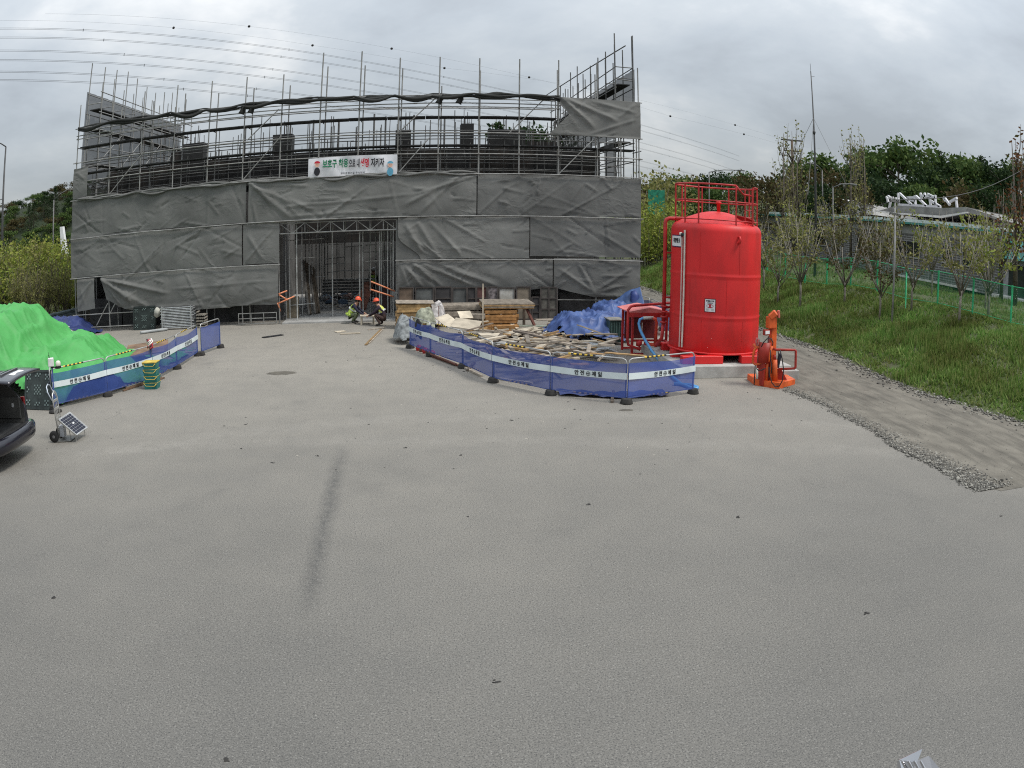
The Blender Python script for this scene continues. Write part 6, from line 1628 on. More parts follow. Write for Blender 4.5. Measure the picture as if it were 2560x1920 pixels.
def worker(label, loc, rotz, J, mats, helmet_m, vest_m=None, vest_only_shoulder=False):
    """J: joints in metres, x forward, y left. One skinned body; vest, helmet and boots are its clothing"""
    t = thing('person', label, 'person', (0, 0, 0), 'workers at the doorway')
    names = list(J.keys()); id_ = {n_: i for i, n_ in enumerate(names)}
    V0 = [J[n_][0] for n_ in names]; Rr = [J[n_][1] for n_ in names]
    E_ = [('pelvis','waist'), ('waist','chest'), ('chest','neck'), ('neck','head'), ('head','crown')]
    for s in ('l', 'r'):
        E_ += [('chest', 'sh_'+s), ('sh_'+s, 'el_'+s), ('el_'+s, 'wr_'+s), ('wr_'+s, 'palm_'+s), ('pelvis', 'hip_'+s), ('hip_'+s, 'kn_'+s), ('kn_'+s, 'an_'+s), ('an_'+s, 'toe_'+s)]
    # fingers
    for s, sy in (('l', 1), ('r', -1)):
        p = Vector(J['palm_'+s][0]); w = Vector(J['wr_'+s][0]); d = (p-w).normalized(); side = d.cross(Vector((0,0,1))).normalized()
        for k_, (o_, L_) in enumerate(((-.03, .06), (-.01, .075), (.012, .07), (.032, .055))):
            a = p+side*o_+d*.02; b_ = a+d*L_*.55+Vector((0,0,-.012)); c_ = b_+d*L_*.35+Vector((0,0,-.03))
            for q in (a, b_, c_): V0.append(tuple(q)); Rr.append(.010)
            i = len(V0)-3; E_ += [('palm_'+s, i), (i, i+1), (i+1, i+2)]
        a = w+(p-w)*.45+side*.03*sy; b_ = a+side*.03*sy+d*.03
        for q in (a, b_): V0.append(tuple(q)); Rr.append(.011)
        i = len(V0)-2; E_ += [('wr_'+s, i), (i, i+1)]
    ix = lambda q: q if isinstance(q, int) else id_[q]
    V, F_ = skin_mesh(V0, [(ix(a), ix(b_)) for a, b_ in E_], Rr)
    # clothing colour by nearest bone
    reg = {'pelvis': 1, 'hip_l': 1, 'hip_r': 1, 'kn_l': 1, 'kn_r': 1, 'an_l': 1, 'an_r': 1, 'toe_l': 3, 'toe_r': 3, 'waist': 0, 'chest': 0, 'sh_l': 0, 'sh_r': 0, 'el_l': 0, 'el_r': 0, 'wr_l': 0, 'wr_r': 0, 'palm_l': 2, 'palm_r': 2, 'neck': 2, 'head': 2, 'crown': 2}
    b = MB()
    o_ = len(b.v); b.v += [tuple(v) for v in V]
    for f_ in F_:
        c = sum((V[i] for i in f_), Vector())/len(f_)
        best = min(names, key=lambda n_: (Vector(J[n_][0])-c).length - (.02 if n_ in ('neck',) else 0)); r_ = reg[best]
        if best.startswith('an_') and c.z < J[best][0][2]+.02: r_ = 3
        b.f.append(f_); b.m.append(r_); b.sm.append(True)
    b.build('body', mats, t)
    if vest_m:
        vs_ = ['waist', 'chest', 'sh_l', 'sh_r'] + ([] if vest_only_shoulder else ['pelvis'])
        vv = [J[n_][0] for n_ in vs_]; rr = [(J[n_][1][0]*1.13, J[n_][1][1]*1.13) if isinstance(J[n_][1], tuple) else J[n_][1]*1.18 for n_ in vs_]
        ee = [(0, 1), (1, 2), (1, 3)] + ([(0, 4)] if not vest_only_shoulder else [])
        if not vest_only_shoulder:
            vv[4] = tuple(Vector(vv[4])*.45+Vector(vv[0])*.55)
        V, F_ = skin_mesh(vv, ee, rr, root=0); b = MB(); b.add(V, F_, 0, True); ves = b.build('vest', vest_m, t)
        c = Vector(J['waist'][0])*.5+Vector(J['chest'][0])*.5; ax = (Vector(J['chest'][0])-Vector(J['waist'][0])).normalized()
        fr = frame(ax); R_ = Matrix((fr.col[1], fr.col[2], fr.col[0])).transposed()
        rw = J['waist'][1]; rw = rw[0] if isinstance(rw, tuple) else rw
        MB().lathe([(rw*1.22, -.03), (rw*1.22, .03)], c, 16, axis=R_).build('reflective_band', mat('reflective', (.55,.57,.55), .4), ves)
    hd = Vector(J['head'][0]); cr_ = Vector(J['crown'][0]); up = (cr_-hd).normalized()
    fwd = Vector(J['nose'][0])-hd if 'nose' in J else Vector((1,0,0)); fwd = (fwd-up*fwd.dot(up)).normalized()
    H_ = Matrix((fwd, up.cross(fwd), up)).transposed(); hc = hd+up*.045
    b = MB(); prof_ = [(.128, 0), (.135, .008), (.127, .02)]+[(.125*math.cos(R(a)), .02+.125*math.sin(R(a))) for a in range(10, 90, 12)]+[(.012, .147)]
    b.lathe(prof_, hc, 18, axis=H_); he = b.build('helmet', helmet_m, t)
    MB().prism([hc+H_ @ Vector((.09, -.09, .006)), hc+H_ @ Vector((.165, -.06, -.004)), hc+H_ @ Vector((.175, 0, -.004)), hc+H_ @ Vector((.165, .06, -.004)), hc+H_ @ Vector((.09, .09, .006))], up*.008).build('peak', helmet_m, he)
    # face
    MB().ico(tuple(hd+fwd*.105-up*.02), .020, scale=(1, .8, 1.3), smooth=True).build('nose', skin_m, t)
    for sy in (-1, 1):
        MB().ico(tuple(hd+fwd*.094+H_ @ Vector((0, sy*.034, .012))), .010, smooth=True).build('eye', ink_k, t)
        MB().ico(tuple(hd+H_ @ Vector((-.005, sy*.098, -.01))), .025, scale=(.8, .5, 1.2), smooth=True).build('ear', skin_m, t)
    MB().box(tuple(hd+fwd*.094-up*.058), (.012, .045, .008), H_).build('mouth', mat('lips', (.22,.08,.07), .6), t)
    MB().lathe([(.104, -.045), (.106, .0), (.104, .03)], tuple(hd+up*.005-fwd*.012), 16, axis=H_).build('hair', mat('black_hair', (.012,.011,.010), .8), t)
    t.location = loc; t.rotation_euler = (0, 0, rotz)
    return t
def squat(lean=0.0, armf=0.0):
    return {'pelvis': ((-.16, 0, .30), (.16, .15)), 'waist': ((-.09, 0, .48), (.145, .12)), 'chest': ((.06+lean, 0, .70), (.165, .125)), 'neck': ((.15+lean, 0, .85), .058), 'head': ((.21+lean, 0, .955), (.088, .098)), 'crown': ((.225+lean, 0, 1.05), .085),
            'sh_l': ((.07+lean, .185, .77), .072), 'el_l': ((.26+lean, .22, .56), .052), 'wr_l': ((.44+armf, .12, .44), .036), 'palm_l': ((.51+armf, .10, .42), .034), 'sh_r': ((.07+lean, -.185, .77), .072), 'el_r': ((.26+lean, -.22, .54), .052), 'wr_r': ((.46+armf, -.12, .40), .036), 'palm_r': ((.53+armf, -.10, .38), .034),
            'hip_l': ((-.12, .11, .29), .105), 'kn_l': ((.25, .20, .49), .072), 'an_l': ((.02, .17, .10), .052), 'toe_l': ((.22, .19, .045), .042), 'hip_r': ((-.12, -.11, .29), .105), 'kn_r': ((.24, -.20, .46), .072), 'an_r': ((.0, -.17, .10), .052), 'toe_r': ((.20, -.19, .045), .042), }
hv = mat('lime_vest', (.42,.55,.10), .7, var=.35, vscale=14, bump=.4, bscale=18); hv2 = mat('lime_yellow', (.55,.58,.14), .7, var=.25, vscale=14)
orange_h = mat('helmet_orange', (.72,.10,.045), .35, var=.05); white_h = mat('helmet_white', (.72,.72,.70), .35, var=.04)
w1 = G(762, 699); w2 = G(822, 704)
worker('crouching worker in lime vest and orange helmet facing the other worker', (w1.x, w1.y, .0), R(-8), squat(.02), [mat('navy_sleeve', (.016,.016,.035), .85), mat('olive_trousers', (.07,.085,.045), .85, var=.35, vscale=12), skin_m, mat('boots', (.02,.018,.016), .7)], orange_h, hv)
worker('crouching worker in dark jacket with lime shoulders and orange helmet', (w2.x+.05, w2.y, .0), R(168), squat(.0, .04), [mat('plum_jacket', (.028,.018,.03), .85), mat('brown_trousers', (.045,.026,.022), .85), skin_m, mat('boots', (.02,.018,.016), .7)], orange_h, hv2, True)
stand = {'pelvis': ((0, 0, .92), (.155, .12)), 'waist': ((.0, 0, 1.08), (.145, .11)), 'chest': ((.01, 0, 1.30), (.17, .12)), 'neck': ((.02, 0, 1.47), .058), 'head': ((.05, 0, 1.59), (.088, .098)), 'crown': ((.055, 0, 1.69), .085),
         'sh_l': ((0, .19, 1.38), .07), 'el_l': ((.03, .25, 1.10), .05), 'wr_l': ((.20, .20, .95), .036), 'palm_l': ((.27, .18, .93), .034), 'sh_r': ((0, -.19, 1.38), .07), 'el_r': ((.05, -.24, 1.10), .05), 'wr_r': ((.24, -.16, 1.0), .036), 'palm_r': ((.31, -.14, 1.0), .034),
         'hip_l': ((0, .10, .88), .10), 'kn_l': ((.03, .12, .50), .072), 'an_l': ((0, .12, .10), .05), 'toe_l': ((.16, .14, .045), .042), 'hip_r': ((0, -.10, .88), .10), 'kn_r': ((.02, -.12, .50), .072), 'an_r': ((-.02, -.12, .10), .05), 'toe_r': ((.15, -.14, .045), .042)}
w3 = AY(806, 600, 40.6)
worker('standing worker in white helmet and lime vest inside the doorway', (w3.x, 40.6, .065), R(-60), stand, [mat('dark_shirt', (.03,.03,.032), .85), mat('dark_trousers', (.025,.022,.025), .85), skin_m, mat('boots', (.02,.018,.016), .7)], white_h, mat('lime_vest_clean', (.42,.62,.12), .6, var=.15, vscale=8))
# what they work on: a low trestle with a pale sheet
wt = thing('workbench', 'low pale board on a trestle between the two crouching workers', 'bench', (-1.83, 32.1, 0))
MB().box((-1.85, 32.25, .36), (.62, .5, .03), (0, .05, .1)).build('board', wood_p, wt)
for (x, y) in ((-2.1, 32.05), (-1.6, 32.05), (-2.1, 32.45), (-1.6, 32.45)): MB().box((x, y, .17), (.06, .06, .34)).build('leg', wood_p, wt)
# ================================================================== trees and shrubs
bark = mat('bark', (.10,.085,.065), .9, var=.25, vscale=6, bump=.5, bscale=30); bark_p = mat('bark_pale', (.21,.19,.155), .9, var=.2, vscale=6)
LEAF = {'oak': leaf_mat('leaf_oak', [(.026,.055,.014), (.048,.088,.022), (.075,.120,.03), (.11,.155,.042), (.034,.065,.018)]),
        'dark': leaf_mat('leaf_dark', [(.012,.028,.010), (.020,.042,.014), (.035,.060,.018), (.016,.034,.012)]),
        'olive': leaf_mat('leaf_olive', [(.12,.125,.038), (.19,.185,.06), (.26,.245,.09), (.09,.115,.032)]),
        'lime': leaf_mat('leaf_lime', [(.13,.18,.03), (.20,.24,.04), (.28,.29,.065), (.095,.145,.026)]),
        'brown': leaf_mat('leaf_brown', [(.055,.045,.018), (.085,.06,.025), (.045,.055,.018), (.11,.085,.035)]),
        'red': leaf_mat('leaf_red', [(.13,.045,.02), (.17,.075,.03), (.09,.04,.02), (.10,.085,.03)])}
def leaves(b, pts, rn, size, mi=0):
    gv = []; gf = []
    for p in pts:
        s = size*rn.uniform(.6, 1.35)
        a = Vector((rn.gauss(0, 1), rn.gauss(0, 1), rn.gauss(0, .8))).normalized(); c = a.orthogonal().normalized(); c = Quaternion(a, rn.uniform(0, 6.28)) @ c; d = a.cross(c)
        o_ = len(gv); gv += [tuple(p-c*s*.5), tuple(p+d*s*.32), tuple(p+c*s*.5), tuple(p-d*s*.32)]; gf.append((o_, o_+1, o_+2, o_+3))
    b.add(gv, gf, mi)
PROTO = {}
def tree_proto(kind, seed):
    """returns (trunk mesh data, crown mesh data) for a tree of unit-ish height stored in metres"""
    k_ = (kind, seed)
    if k_ in PROTO: return PROTO[k_]
    rn = random.Random(hash((kind, seed)) % 100000 if False else seed*131+len(kind)*17)
    tb = MB(); lf = MB(); pts = []
    if kind in ('oak', 'dark', 'brown', 'red'):
        Ht = 10.0
        top = Vector((rn.uniform(-.3, .3), rn.uniform(-.3, .3), 8.0))
        tb.tube([(0,0,-.6), (.05,0,1.5), tuple(top*.5), tuple(top)], [.28, .22, .14, .04], 7)
        for i in range(17):
            z = rn.uniform(2.0, 8.2); a = rn.uniform(0, 6.28); rr = (3.6 if kind != 'dark' else 3.1)*math.sin(math.pi*min(1, (z+.8)/10.2))**.7*rn.uniform(.55, 1.1)
            e_ = Vector((math.cos(a)*rr, math.sin(a)*rr, z+rn.uniform(.3, 1.3))); s_ = Vector((0,0,z-rn.uniform(.2, 1.0)))
            tb.tube([s_, (s_+e_)/2+Vector((0,0,.25)), e_], [.075, .045, .015], 5)
            n_ = 105
            for _ in range(n_):
                d = Vector((rn.gauss(0, 1), rn.gauss(0, 1), rn.gauss(0, .75))); d.normalize()
                pts.append(e_+d*rn.uniform(.25, 1.35)*Vector((1, 1, .8)).length/1.62)
        for _ in range(420):
            d = Vector((rn.gauss(0, 1), rn.gauss(0, 1), rn.gauss(0, .9))).normalized(); pts.append(Vector((0,0,8.3))+d*rn.uniform(.3, 1.7))
        if kind in ('brown', 'red'): pts = [p for p in pts if rn.random() < .62]
        leaves(lf, pts, rn, .42 if kind != 'dark' else .36)
    elif kind == 'pine':
        tb.tube([(0,0,-.5), (0,0,6), (0,0,11)], [.2, .12, .02], 6)
        for i in range(26):
            z = 1.8+9.0*i/26; L_ = 2.3*(1-i/27)+.25
            for _ in range(5):
                a = rn.uniform(0, 6.28); e_ = Vector((math.cos(a)*L_, math.sin(a)*L_, z-.15*L_+rn.uniform(-.1, .2)))
                tb.tube([(0,0,z), e_], [.03, .008], 4)
                for q in range(10): pts.append(Vector((0,0,z)).lerp(e_, rn.uniform(.25, 1.05))+Vector((rn.gauss(0,.14), rn.gauss(0,.14), rn.gauss(0,.12))))
        leaves(lf, pts, rn, .34)
    elif kind == 'poplar':       # slim tree just coming into leaf: upright twigs, leaves in tufts
        tb.tube([(0,0,-.5), (.1,0,4), (.05,.1,10)], [.13, .09, .015], 6)
        for i in range(30):
            z = rn.uniform(2.5, 8.5); a = rn.uniform(0, 6.28); L_ = rn.uniform(1.2, 3.0); rr = rn.uniform(.35, 1.1)
            s_ = Vector((0,0,z)); e_ = Vector((math.cos(a)*rr, math.sin(a)*rr, z+L_))
            tb.tube([s_, s_.lerp(e_, .5)+Vector((math.cos(a)*.15, math.sin(a)*.15, -.1)), e_], [.035, .022, .008], 4)
            for _ in range(9):
                q = s_.lerp(e_, rn.uniform(.3, 1.03)); pts.append(q+Vector((rn.gauss(0,.13), rn.gauss(0,.13), rn.gauss(0,.15))))
        leaves(lf, pts, rn, .21)
    elif kind == 'sapling':      # young roadside tree: vase of thin branches, thin foliage
        hh = rn.uniform(1.1, 1.6)
        tb.tube([(0,0,-.3), (.02,0,hh*.6), (0,.03,hh)], [.05, .045, .04], 6)
        for i in range(9):
            a = 2*math.pi*i/9+rn.uniform(-.3, .3); rr = rn.uniform(.5, 1.25); L_ = rn.uniform(1.7, 3.2)
            s_ = Vector((0,.02,hh-rn.uniform(0, .35))); m_ = s_+Vector((math.cos(a)*rr*.55, math.sin(a)*rr*.55, L_*.42)); e_ = s_+Vector((math.cos(a)*rr, math.sin(a)*rr, L_))
            tb.tube([s_, m_, e_], [.028, .018, .006], 5)
            for j in range(5):
                t_ = rn.uniform(.25, .95); q = (s_.lerp(m_, t_*2) if t_ < .5 else m_.lerp(e_, t_*2-1)); a2 = a+rn.uniform(-1.3, 1.3); w = q+Vector((math.cos(a2)*.4, math.sin(a2)*.4, rn.uniform(.25, .7)))
                tb.tube([q, w], [.010, .004], 4)
                for _ in range(10): pts.append(q.lerp(w, rn.uniform(.2, 1.1))+Vector((rn.gauss(0,.10), rn.gauss(0,.10), rn.gauss(0,.10))))
        leaves(lf, pts, rn, .14)
    elif kind == 'shrub':        # thicket of stems with foliage to the ground
        for i in range(16):
            a = rn.uniform(0, 6.28); rr = rn.uniform(.2, 1.5); L_ = rn.uniform(1.6, 3.4)
            s_ = Vector((math.cos(a)*rr*.4, math.sin(a)*rr*.4, -.2)); e_ = Vector((math.cos(a)*rr, math.sin(a)*rr, L_))
            tb.tube([s_, s_.lerp(e_, .5)+Vector((0,0,.2)), e_], [.028, .018, .006], 4)
            for _ in range(85):
                q = s_.lerp(e_, rn.uniform(.32, 1.05)); sp_w = .16+.24*(q.z/3); pts.append(q+Vector((rn.gauss(0,sp_w), rn.gauss(0,sp_w), rn.gauss(0,.22))))
        leaves(lf, pts, rn, .17)
    def md(b, nm_):
        me = bpy.data.meshes.new(nm_); me.from_pydata(b.v, [], b.f); me.polygons.foreach_set('use_smooth', b.sm); me.update(); return me
    PROTO[k_] = (md(tb, 'trunk_shape'), md(lf, 'crown_shape')); return PROTO[k_]
MCACHE = {}
def plant(kind, seed, loc, h, label, cat, group, leaf, rotz=0.0, wide=1.0, bark_m=bark, name=None, base_h=10.0):
    t_, c_ = tree_proto(kind, seed)
    t = thing(name or {'pine': 'pine_tree', 'shrub': 'shrub', 'sapling': 'young_tree'}.get(kind, 'tree'), label, cat, loc, group, rotz)
    s = h/base_h; t.scale = (s*wide, s*wide, s)
    for me, nm_, m_ in ((t_, 'trunk', bark_m), (c_, 'crown', LEAF[leaf])):
        key = (me.name, m_.name)
        if key not in MCACHE: q = me.copy(); q.materials.append(m_); MCACHE[key] = q
        o = bpy.data.objects.new(nm_ if not (nm_ == 'trunk' and kind == 'shrub') else 'stems', MCACHE[key]); COL.objects.link(o); o.parent = t
    return t
rn = random.Random(101)
# young trees on the bank, each staked by its own look and neighbours
sap = [((17.0, 33.6), 3.6, 'olive', 'slim young tree on the bank just right of the tank'), ((17.2, 31.6), 4.1, 'olive', 'young tree with a fork low on its trunk, second along the bank from the tank'), ((18.3, 29.3), 3.9, 'brown', 'young brownish tree on the bank, third along from the tank'), ((17.9, 25.7), 3.3, 'brown', 'thin young tree halfway down the bank beside the gravel'), ((19.3, 25.2), 3.9, 'olive', 'young tree against the green mesh fence, above the thin one'), ((18.9, 21.4), 4.0, 'olive', 'young tree on the bank nearest the end of the fence'), ((20.8, 21.6), 4.3, 'lime', 'bright green young tree by the teal-roofed porch'), ((18.2, 37.8), 3.9, 'olive', 'young tree behind the tank beside the red ladder pipe')]
for i, ((x, y), h, lf, lb) in enumerate(sap):
    plant('sapling', 1+i % 4, (x, y, bank_z(x, y)-.05), h, lb, 'tree', 'young trees on the bank', lf, rn.uniform(0, 6.28), 1.22, bark_p, base_h=4.1)
sap2 = [((22.5, 50), 4.2), ((23.5, 45), 4.4), ((22.3, 40.5), 4.0), ((24.5, 37.5), 4.4), ((23.0, 33.5), 4.2), ((25.5, 31.5), 4.6), ((23.5, 29.0), 4.1), ((26.5, 27.5), 4.6), ((24.0, 25.2), 4.3), ((21.5, 56), 4.3), ((25.5, 42), 4.6), ((27.5, 35), 4.6), ((22.2, 47.5), 4.0), ((24.0, 53), 4.4), ((26, 48), 4.6), ((21.8, 36.5), 3.9), ((21.7, 31.6), 3.9), ((22.4, 27.2), 4.1)]
for i, ((x, y), h) in enumerate(sap2[::2]+sap2[1::3]):
    plant('sapling', 1+(i*3) % 4, (x, y, bank_z(x, y)-.05), h, 'young olive-leaved tree between the green mesh fence and the school', 'tree', 'young trees behind the green fence', ('olive', 'olive', 'brown', 'lime')[i % 4], rn.uniform(0, 6.28), 1.05, bark_p, base_h=4.1)
# yellow-green shrubs seen between the building and the tank
for i, (px, D_, h, lf) in enumerate(((1392, 62, 4.6, 'lime'), (1405, 58, 4.0, 'lime'), (1420, 60, 4.6, 'lime'), (1436, 64, 4.3, 'lime'), (1398, 72, 7.0, 'olive'), (1425, 76, 7.5, 'olive'))):
    p = AD(px, 500, D_); plant('shrub', 1+i % 2, (p.x, p.y, bank_z(p.x, p.y)-.1), h, 'yellow-green shrub growing between the scaffold corner and the tank' if lf == 'lime' else 'taller olive shrub behind the yellow-green ones beside the scaffold', 'shrub', 'shrubs between the scaffold and the tank' if lf == 'lime' else 'taller shrubs beside the scaffold', lf, rn.uniform(0, 6.28), 1.1, base_h=3.4)
# wood on the rise behind the school: tree by tree
wood = [(1395, 385, 95, 'brown'), (1425, 378, 98, 'brown'), (1455, 372, 92, 'oak'), (1490, 370, 96, 'brown'), (1520, 368, 88, 'dark'), (1555, 360, 90, 'dark'), (1590, 362, 95, 'oak'), (1625, 362, 84, 'brown'), (1655, 372, 80, 'brown'), (1690, 368, 86, 'dark'), (1725, 355, 82, 'brown'), (1765, 326, 85, 'oak'), (1800, 352, 78, 'brown'), (1835, 345, 84, 'oak'), (1870, 340, 76, 'dark'), (1905, 318, 84, 'oak'), (1940, 287, 80, 'oak'), (1975, 318, 86, 'oak'), (2005, 345, 76, 'dark'), (2035, 330, 82, 'dark'), (2070, 326, 85, 'oak'), (2105, 335, 78, 'oak'), (2140, 345, 84, 'dark'), (2170, 338, 76, 'dark'), (2200, 345, 80, 'oak'), (2235, 335, 78, 'oak'), (2270, 345, 80, 'dark'),
        (1470, 395, 80, 'oak'), (1540, 395, 78, 'oak'), (1610, 398, 74, 'brown'), (1780, 385, 68, 'dark'), (1850, 385, 66, 'brown'), (1920, 375, 68, 'dark'), (2000, 385, 66, 'oak'), (2080, 380, 66, 'brown'), (2150, 385, 66, 'dark')]
lbl = {'oak': 'broad mid-green tree in the wood on the rise behind the school', 'dark': 'dense dark green tree in the wood on the rise behind the school', 'brown': 'thin brownish tree in the wood on the rise behind the school'}
for i, (px, py, D_, lf) in enumerate(wood):
    p = AD(px, py, D_); gz_ = bank_z(p.x, p.y); h = max(4.5, p.z-gz_)
    kind = 'oak' if lf != 'dark' else 'dark'
    lb = lbl[lf]; gp_ = '%s trees in the wood behind the school' % {'oak': 'mid-green', 'dark': 'dark', 'brown': 'brownish'}[lf]
    if px == 1940: lb = 'tallest rounded green tree standing over the school roof'; gp_ = None
    plant('brown' if lf == 'brown' else kind, 1+i % 3, (p.x, p.y, gz_-.3), h, lb, 'tree', gp_, lf, rn.uniform(0, 6.28), rn.uniform(.95, 1.3) if px != 1940 else 1.15)
for i, (px, py, D_) in enumerate(((1690, 283, 60), (1708, 278, 62), (1722, 300, 58), (1835, 292, 60), (1862, 290, 62), (1848, 300, 66))):
    p = AD(px, py, D_); gz_ = bank_z(p.x, p.y); plant('poplar', 1+i % 2, (p.x, p.y, gz_-.2), p.z-gz_, 'tall slim tree with sparse upright twigs by the radio mast' if px < 1800 else 'tall slim sparse tree rising behind the school roof sign', 'tree', 'slim sparse trees by the mast' if px < 1800 else 'slim sparse trees behind the roof sign', 'olive', rn.uniform(0, 6.28), .95, bark)
for i, (px, py, D_, lf) in enumerate(((2190, 298, 40, 'red'), (2215, 310, 42, 'red'), (2165, 400, 42, 'red'))):
    p = AD(px, py, D_); gz_ = bank_z(p.x, p.y); plant('poplar', 1+i % 2, (p.x, p.y, gz_-.2), p.z-gz_, 'reddish-brown half-bare tree beside the teal-roofed porch', 'tree', 'reddish trees by the porch', lf, rn.uniform(0, 6.28), 1.7)
for i, (px, py, D_) in enumerate(((1990, 345, 95), (2030, 318, 100), (2055, 335, 100), (2120, 330, 102))):
    p = AD(px, py, D_); gz_ = bank_z(p.x, p.y); plant('pine', 1, (p.x, p.y, gz_-.2), p.z-gz_, 'pointed dark conifer on the skyline of the wood', 'tree', 'conifers on the skyline', 'dark', rn.uniform(0, 6.28), 1.2, base_h=11.0)
# trees seen through the scaffold against the sky
p = AD(1072, 252, 75); plant('pine', 1, (p.x, p.y, -.2), p.z, 'dark conifer whose top shows through the roof scaffold', 'tree', None, 'dark', 0, 1.0, base_h=11.0)
for k_, (px, py) in enumerate(((1150, 262), (1170, 268))):
    p = AD(px, py, 70); plant('oak', 1+k_, (p.x, p.y, -.2), p.z, 'leafy tree top showing behind the rear scaffold', 'tree', 'tree tops behind the rear scaffold', 'dark', k_, .8)
# left: pines on the ridge, thicket along the yard
for i, (px, py, D_) in enumerate(((120, 397, 146), (96, 418, 148), (104, 422, 150), (74, 430, 144), (64, 434, 143), (112, 414, 147))):
    p = AD(px, py, D_); gz_ = hill_z(p.x, p.y); plant('pine', 1, (p.x, p.y, gz_-.2), max(3.5, p.z-gz_), 'slender pine standing on the ridge of the left hill', 'tree', 'pines on the ridge of the left hill', 'dark', rn.uniform(0, 6.28), 1.0, base_h=11.0)
cells = []
while len(cells) < 170:
    q_ = Vector((rn.uniform(-135, -38), rn.uniform(108, 156), 0))
    if hill_z(q_.x, q_.y) > 1.2 and all((q_-c_).length > 2.6 for c_ in cells): cells.append(q_)
for i, p in enumerate(cells):
    gz_ = hill_z(p.x, p.y)
    plant('oak', 1+i % 3, (p.x, p.y, gz_-1.6), rn.uniform(3.4, 4.8), 'dark scrub tree on the slope of the left hill', 'tree', 'scrub trees on the left hill', ('dark', 'oak', 'oak', 'brown')[i % 4], rn.uniform(0, 6.28), 1.5)
for i in range(40):
    px = rn.uniform(-60, 158); D_ = rn.uniform(46, 64); p = AD(px, 600, D_)
    if p.x > -19: continue
    plant('shrub', 1+i % 2, (p.x, p.y, lbank_z(p.x, p.y)-.15), rn.uniform(2.4, 3.9), 'olive-green shrub in the thicket beyond the guard rail', 'shrub', 'shrubs in the thicket beyond the guard rail', ('lime', 'lime', 'olive', 'oak')[i % 4], rn.uniform(0, 6.28), rn.uniform(1.0, 1.4), base_h=3.4)
for i in range(16):
    px = rn.uniform(20, 160); D_ = rn.uniform(40, 45); p = AD(px, 640, D_)
    if p.x > -19.3: continue
    plant('sapling', 1+i % 4, (p.x, p.y, lbank_z(p.x, p.y)-.1), rn.uniform(2.6, 3.8), 'bare-stemmed young tree at the edge of the thicket', 'tree', 'bare-stemmed trees at the thicket edge', 'olive', rn.uniform(0, 6.28), .9, bark, base_h=4.1)
# ================================================================== school, fence, masts and wires
# green mesh fence along the top of the bank
gf_ = thing('mesh_fence', 'green wire mesh fence on posts along the top of the bank', 'fence', (20.05, 30, 1.87))
gpost = mat('fence_green', (.035,.38,.16), .5, var=.12, vscale=5); gmesh = net_mat('fence_mesh', (.04,.26,.13), .80)
ys2 = [14.6+2.42*k_ for k_ in range(19)]
for y in ys2:
    z = bank_z(20.05, y); pipe('post', (20.05, y, z-.2), (20.05, y, z+1.42), .042, gpost, gf_)
for k_ in range(len(ys2)-1):
    y0, y1 = ys2[k_], ys2[k_+1]; z0, z1 = bank_z(20.05, y0), bank_z(20.05, y1)
    pipe('rail', (20.05, y0, z0+1.38), (20.05, y1, z1+1.38), .018, gpost, gf_, 6); pipe('rail', (20.05, y0, z0+.12), (20.05, y1, z1+.12), .012, gpost, gf_, 6)
    MB().add([(20.05, y0, z0+.1), (20.05, y1, z1+.1), (20.05, y1, z1+1.38), (20.05, y0, z0+1.38)], [(0,1,2,3)]).build('mesh_panel', gmesh, gf_)
pipe('brace', (20.05, ys2[5], bank_z(20, ys2[5])+1.2), (19.4, ys2[5]-.9, bank_z(19.4, ys2[5]-.9)), .025, gpost, gf_)
# school: long single-storey block with coursed cladding
def clad_mat():
    m = mat('coursed_cladding', (.17,.165,.16), .85, var=.2, vscale=1.5)
    t = m.node_tree; ns = t.nodes; b_ = ns['Principled BSDF']
    geo = [n for n in ns if n.type == 'NEW_GEOMETRY'][0]
    mpx = ns.new('ShaderNodeMapping'); mpx.inputs['Rotation'].default_value = (0, R(90), R(90)); t.links.new(geo.outputs['Position'], mpx.inputs[0])
    sp = ns.new('ShaderNodeSeparateXYZ'); t.links.new(geo.outputs['Position'], sp.inputs[0]); cb = ns.new('ShaderNodeCombineXYZ'); t.links.new(sp.outputs[1], cb.inputs[0]); t.links.new(sp.outputs[2], cb.inputs[1])
    br = ns.new('ShaderNodeTexBrick'); br.inputs['Scale'].default_value = 1.0; br.inputs['Brick Width'].default_value = .62; br.inputs['Row Height'].default_value = .16; br.inputs['Mortar Size'].default_value = .022
    br.inputs['Color1'].default_value = (.075,.072,.07,1); br.inputs['Color2'].default_value = (.13,.125,.12,1); br.inputs['Mortar'].default_value = (.28,.28,.28,1)
    t.links.new(cb.outputs[0], br.inputs['Vector'])
    t.links.new(br.outputs['Color'], b_.inputs['Base Color'])
    return m
clad = clad_mat()
SX = 33.0; GZ = 1.85
sch = thing('school_building', 'long low grey clad school building with teal eaves beyond the fence', 'building', (SX+4, 50, GZ))
plaster = mat('pale_plaster', (.26,.26,.25), .8, var=.1, vscale=1); tealb = mat('teal_band', (.045,.22,.19), .5, var=.1); dk = mat('window_dark', (.018,.02,.024), .12, 0, spec=.6); roofm = mat('roof_grey', (.20,.195,.185), .8, var=.15, vscale=1); offw = mat('off_white', (.55,.54,.52), .7, var=.1, vscale=2)
SY0, SY1 = 33.4, 80.0
MB().box((SX+5, (SY0+SY1)/2, (GZ+5.0)/2), (10, SY1-SY0, 5.0-GZ)).build('wall', clad, sch)
MB().box((SX+5, (SY0+SY1)/2, 5.3), (10.1, SY1-SY0+.1, .62)).build('upper_wall', plaster, sch)
MB().box((SX+4.9, (SY0+SY1)/2, 5.70), (10.7, SY1-SY0+.6, .13)).build('eaves', tealb, sch)
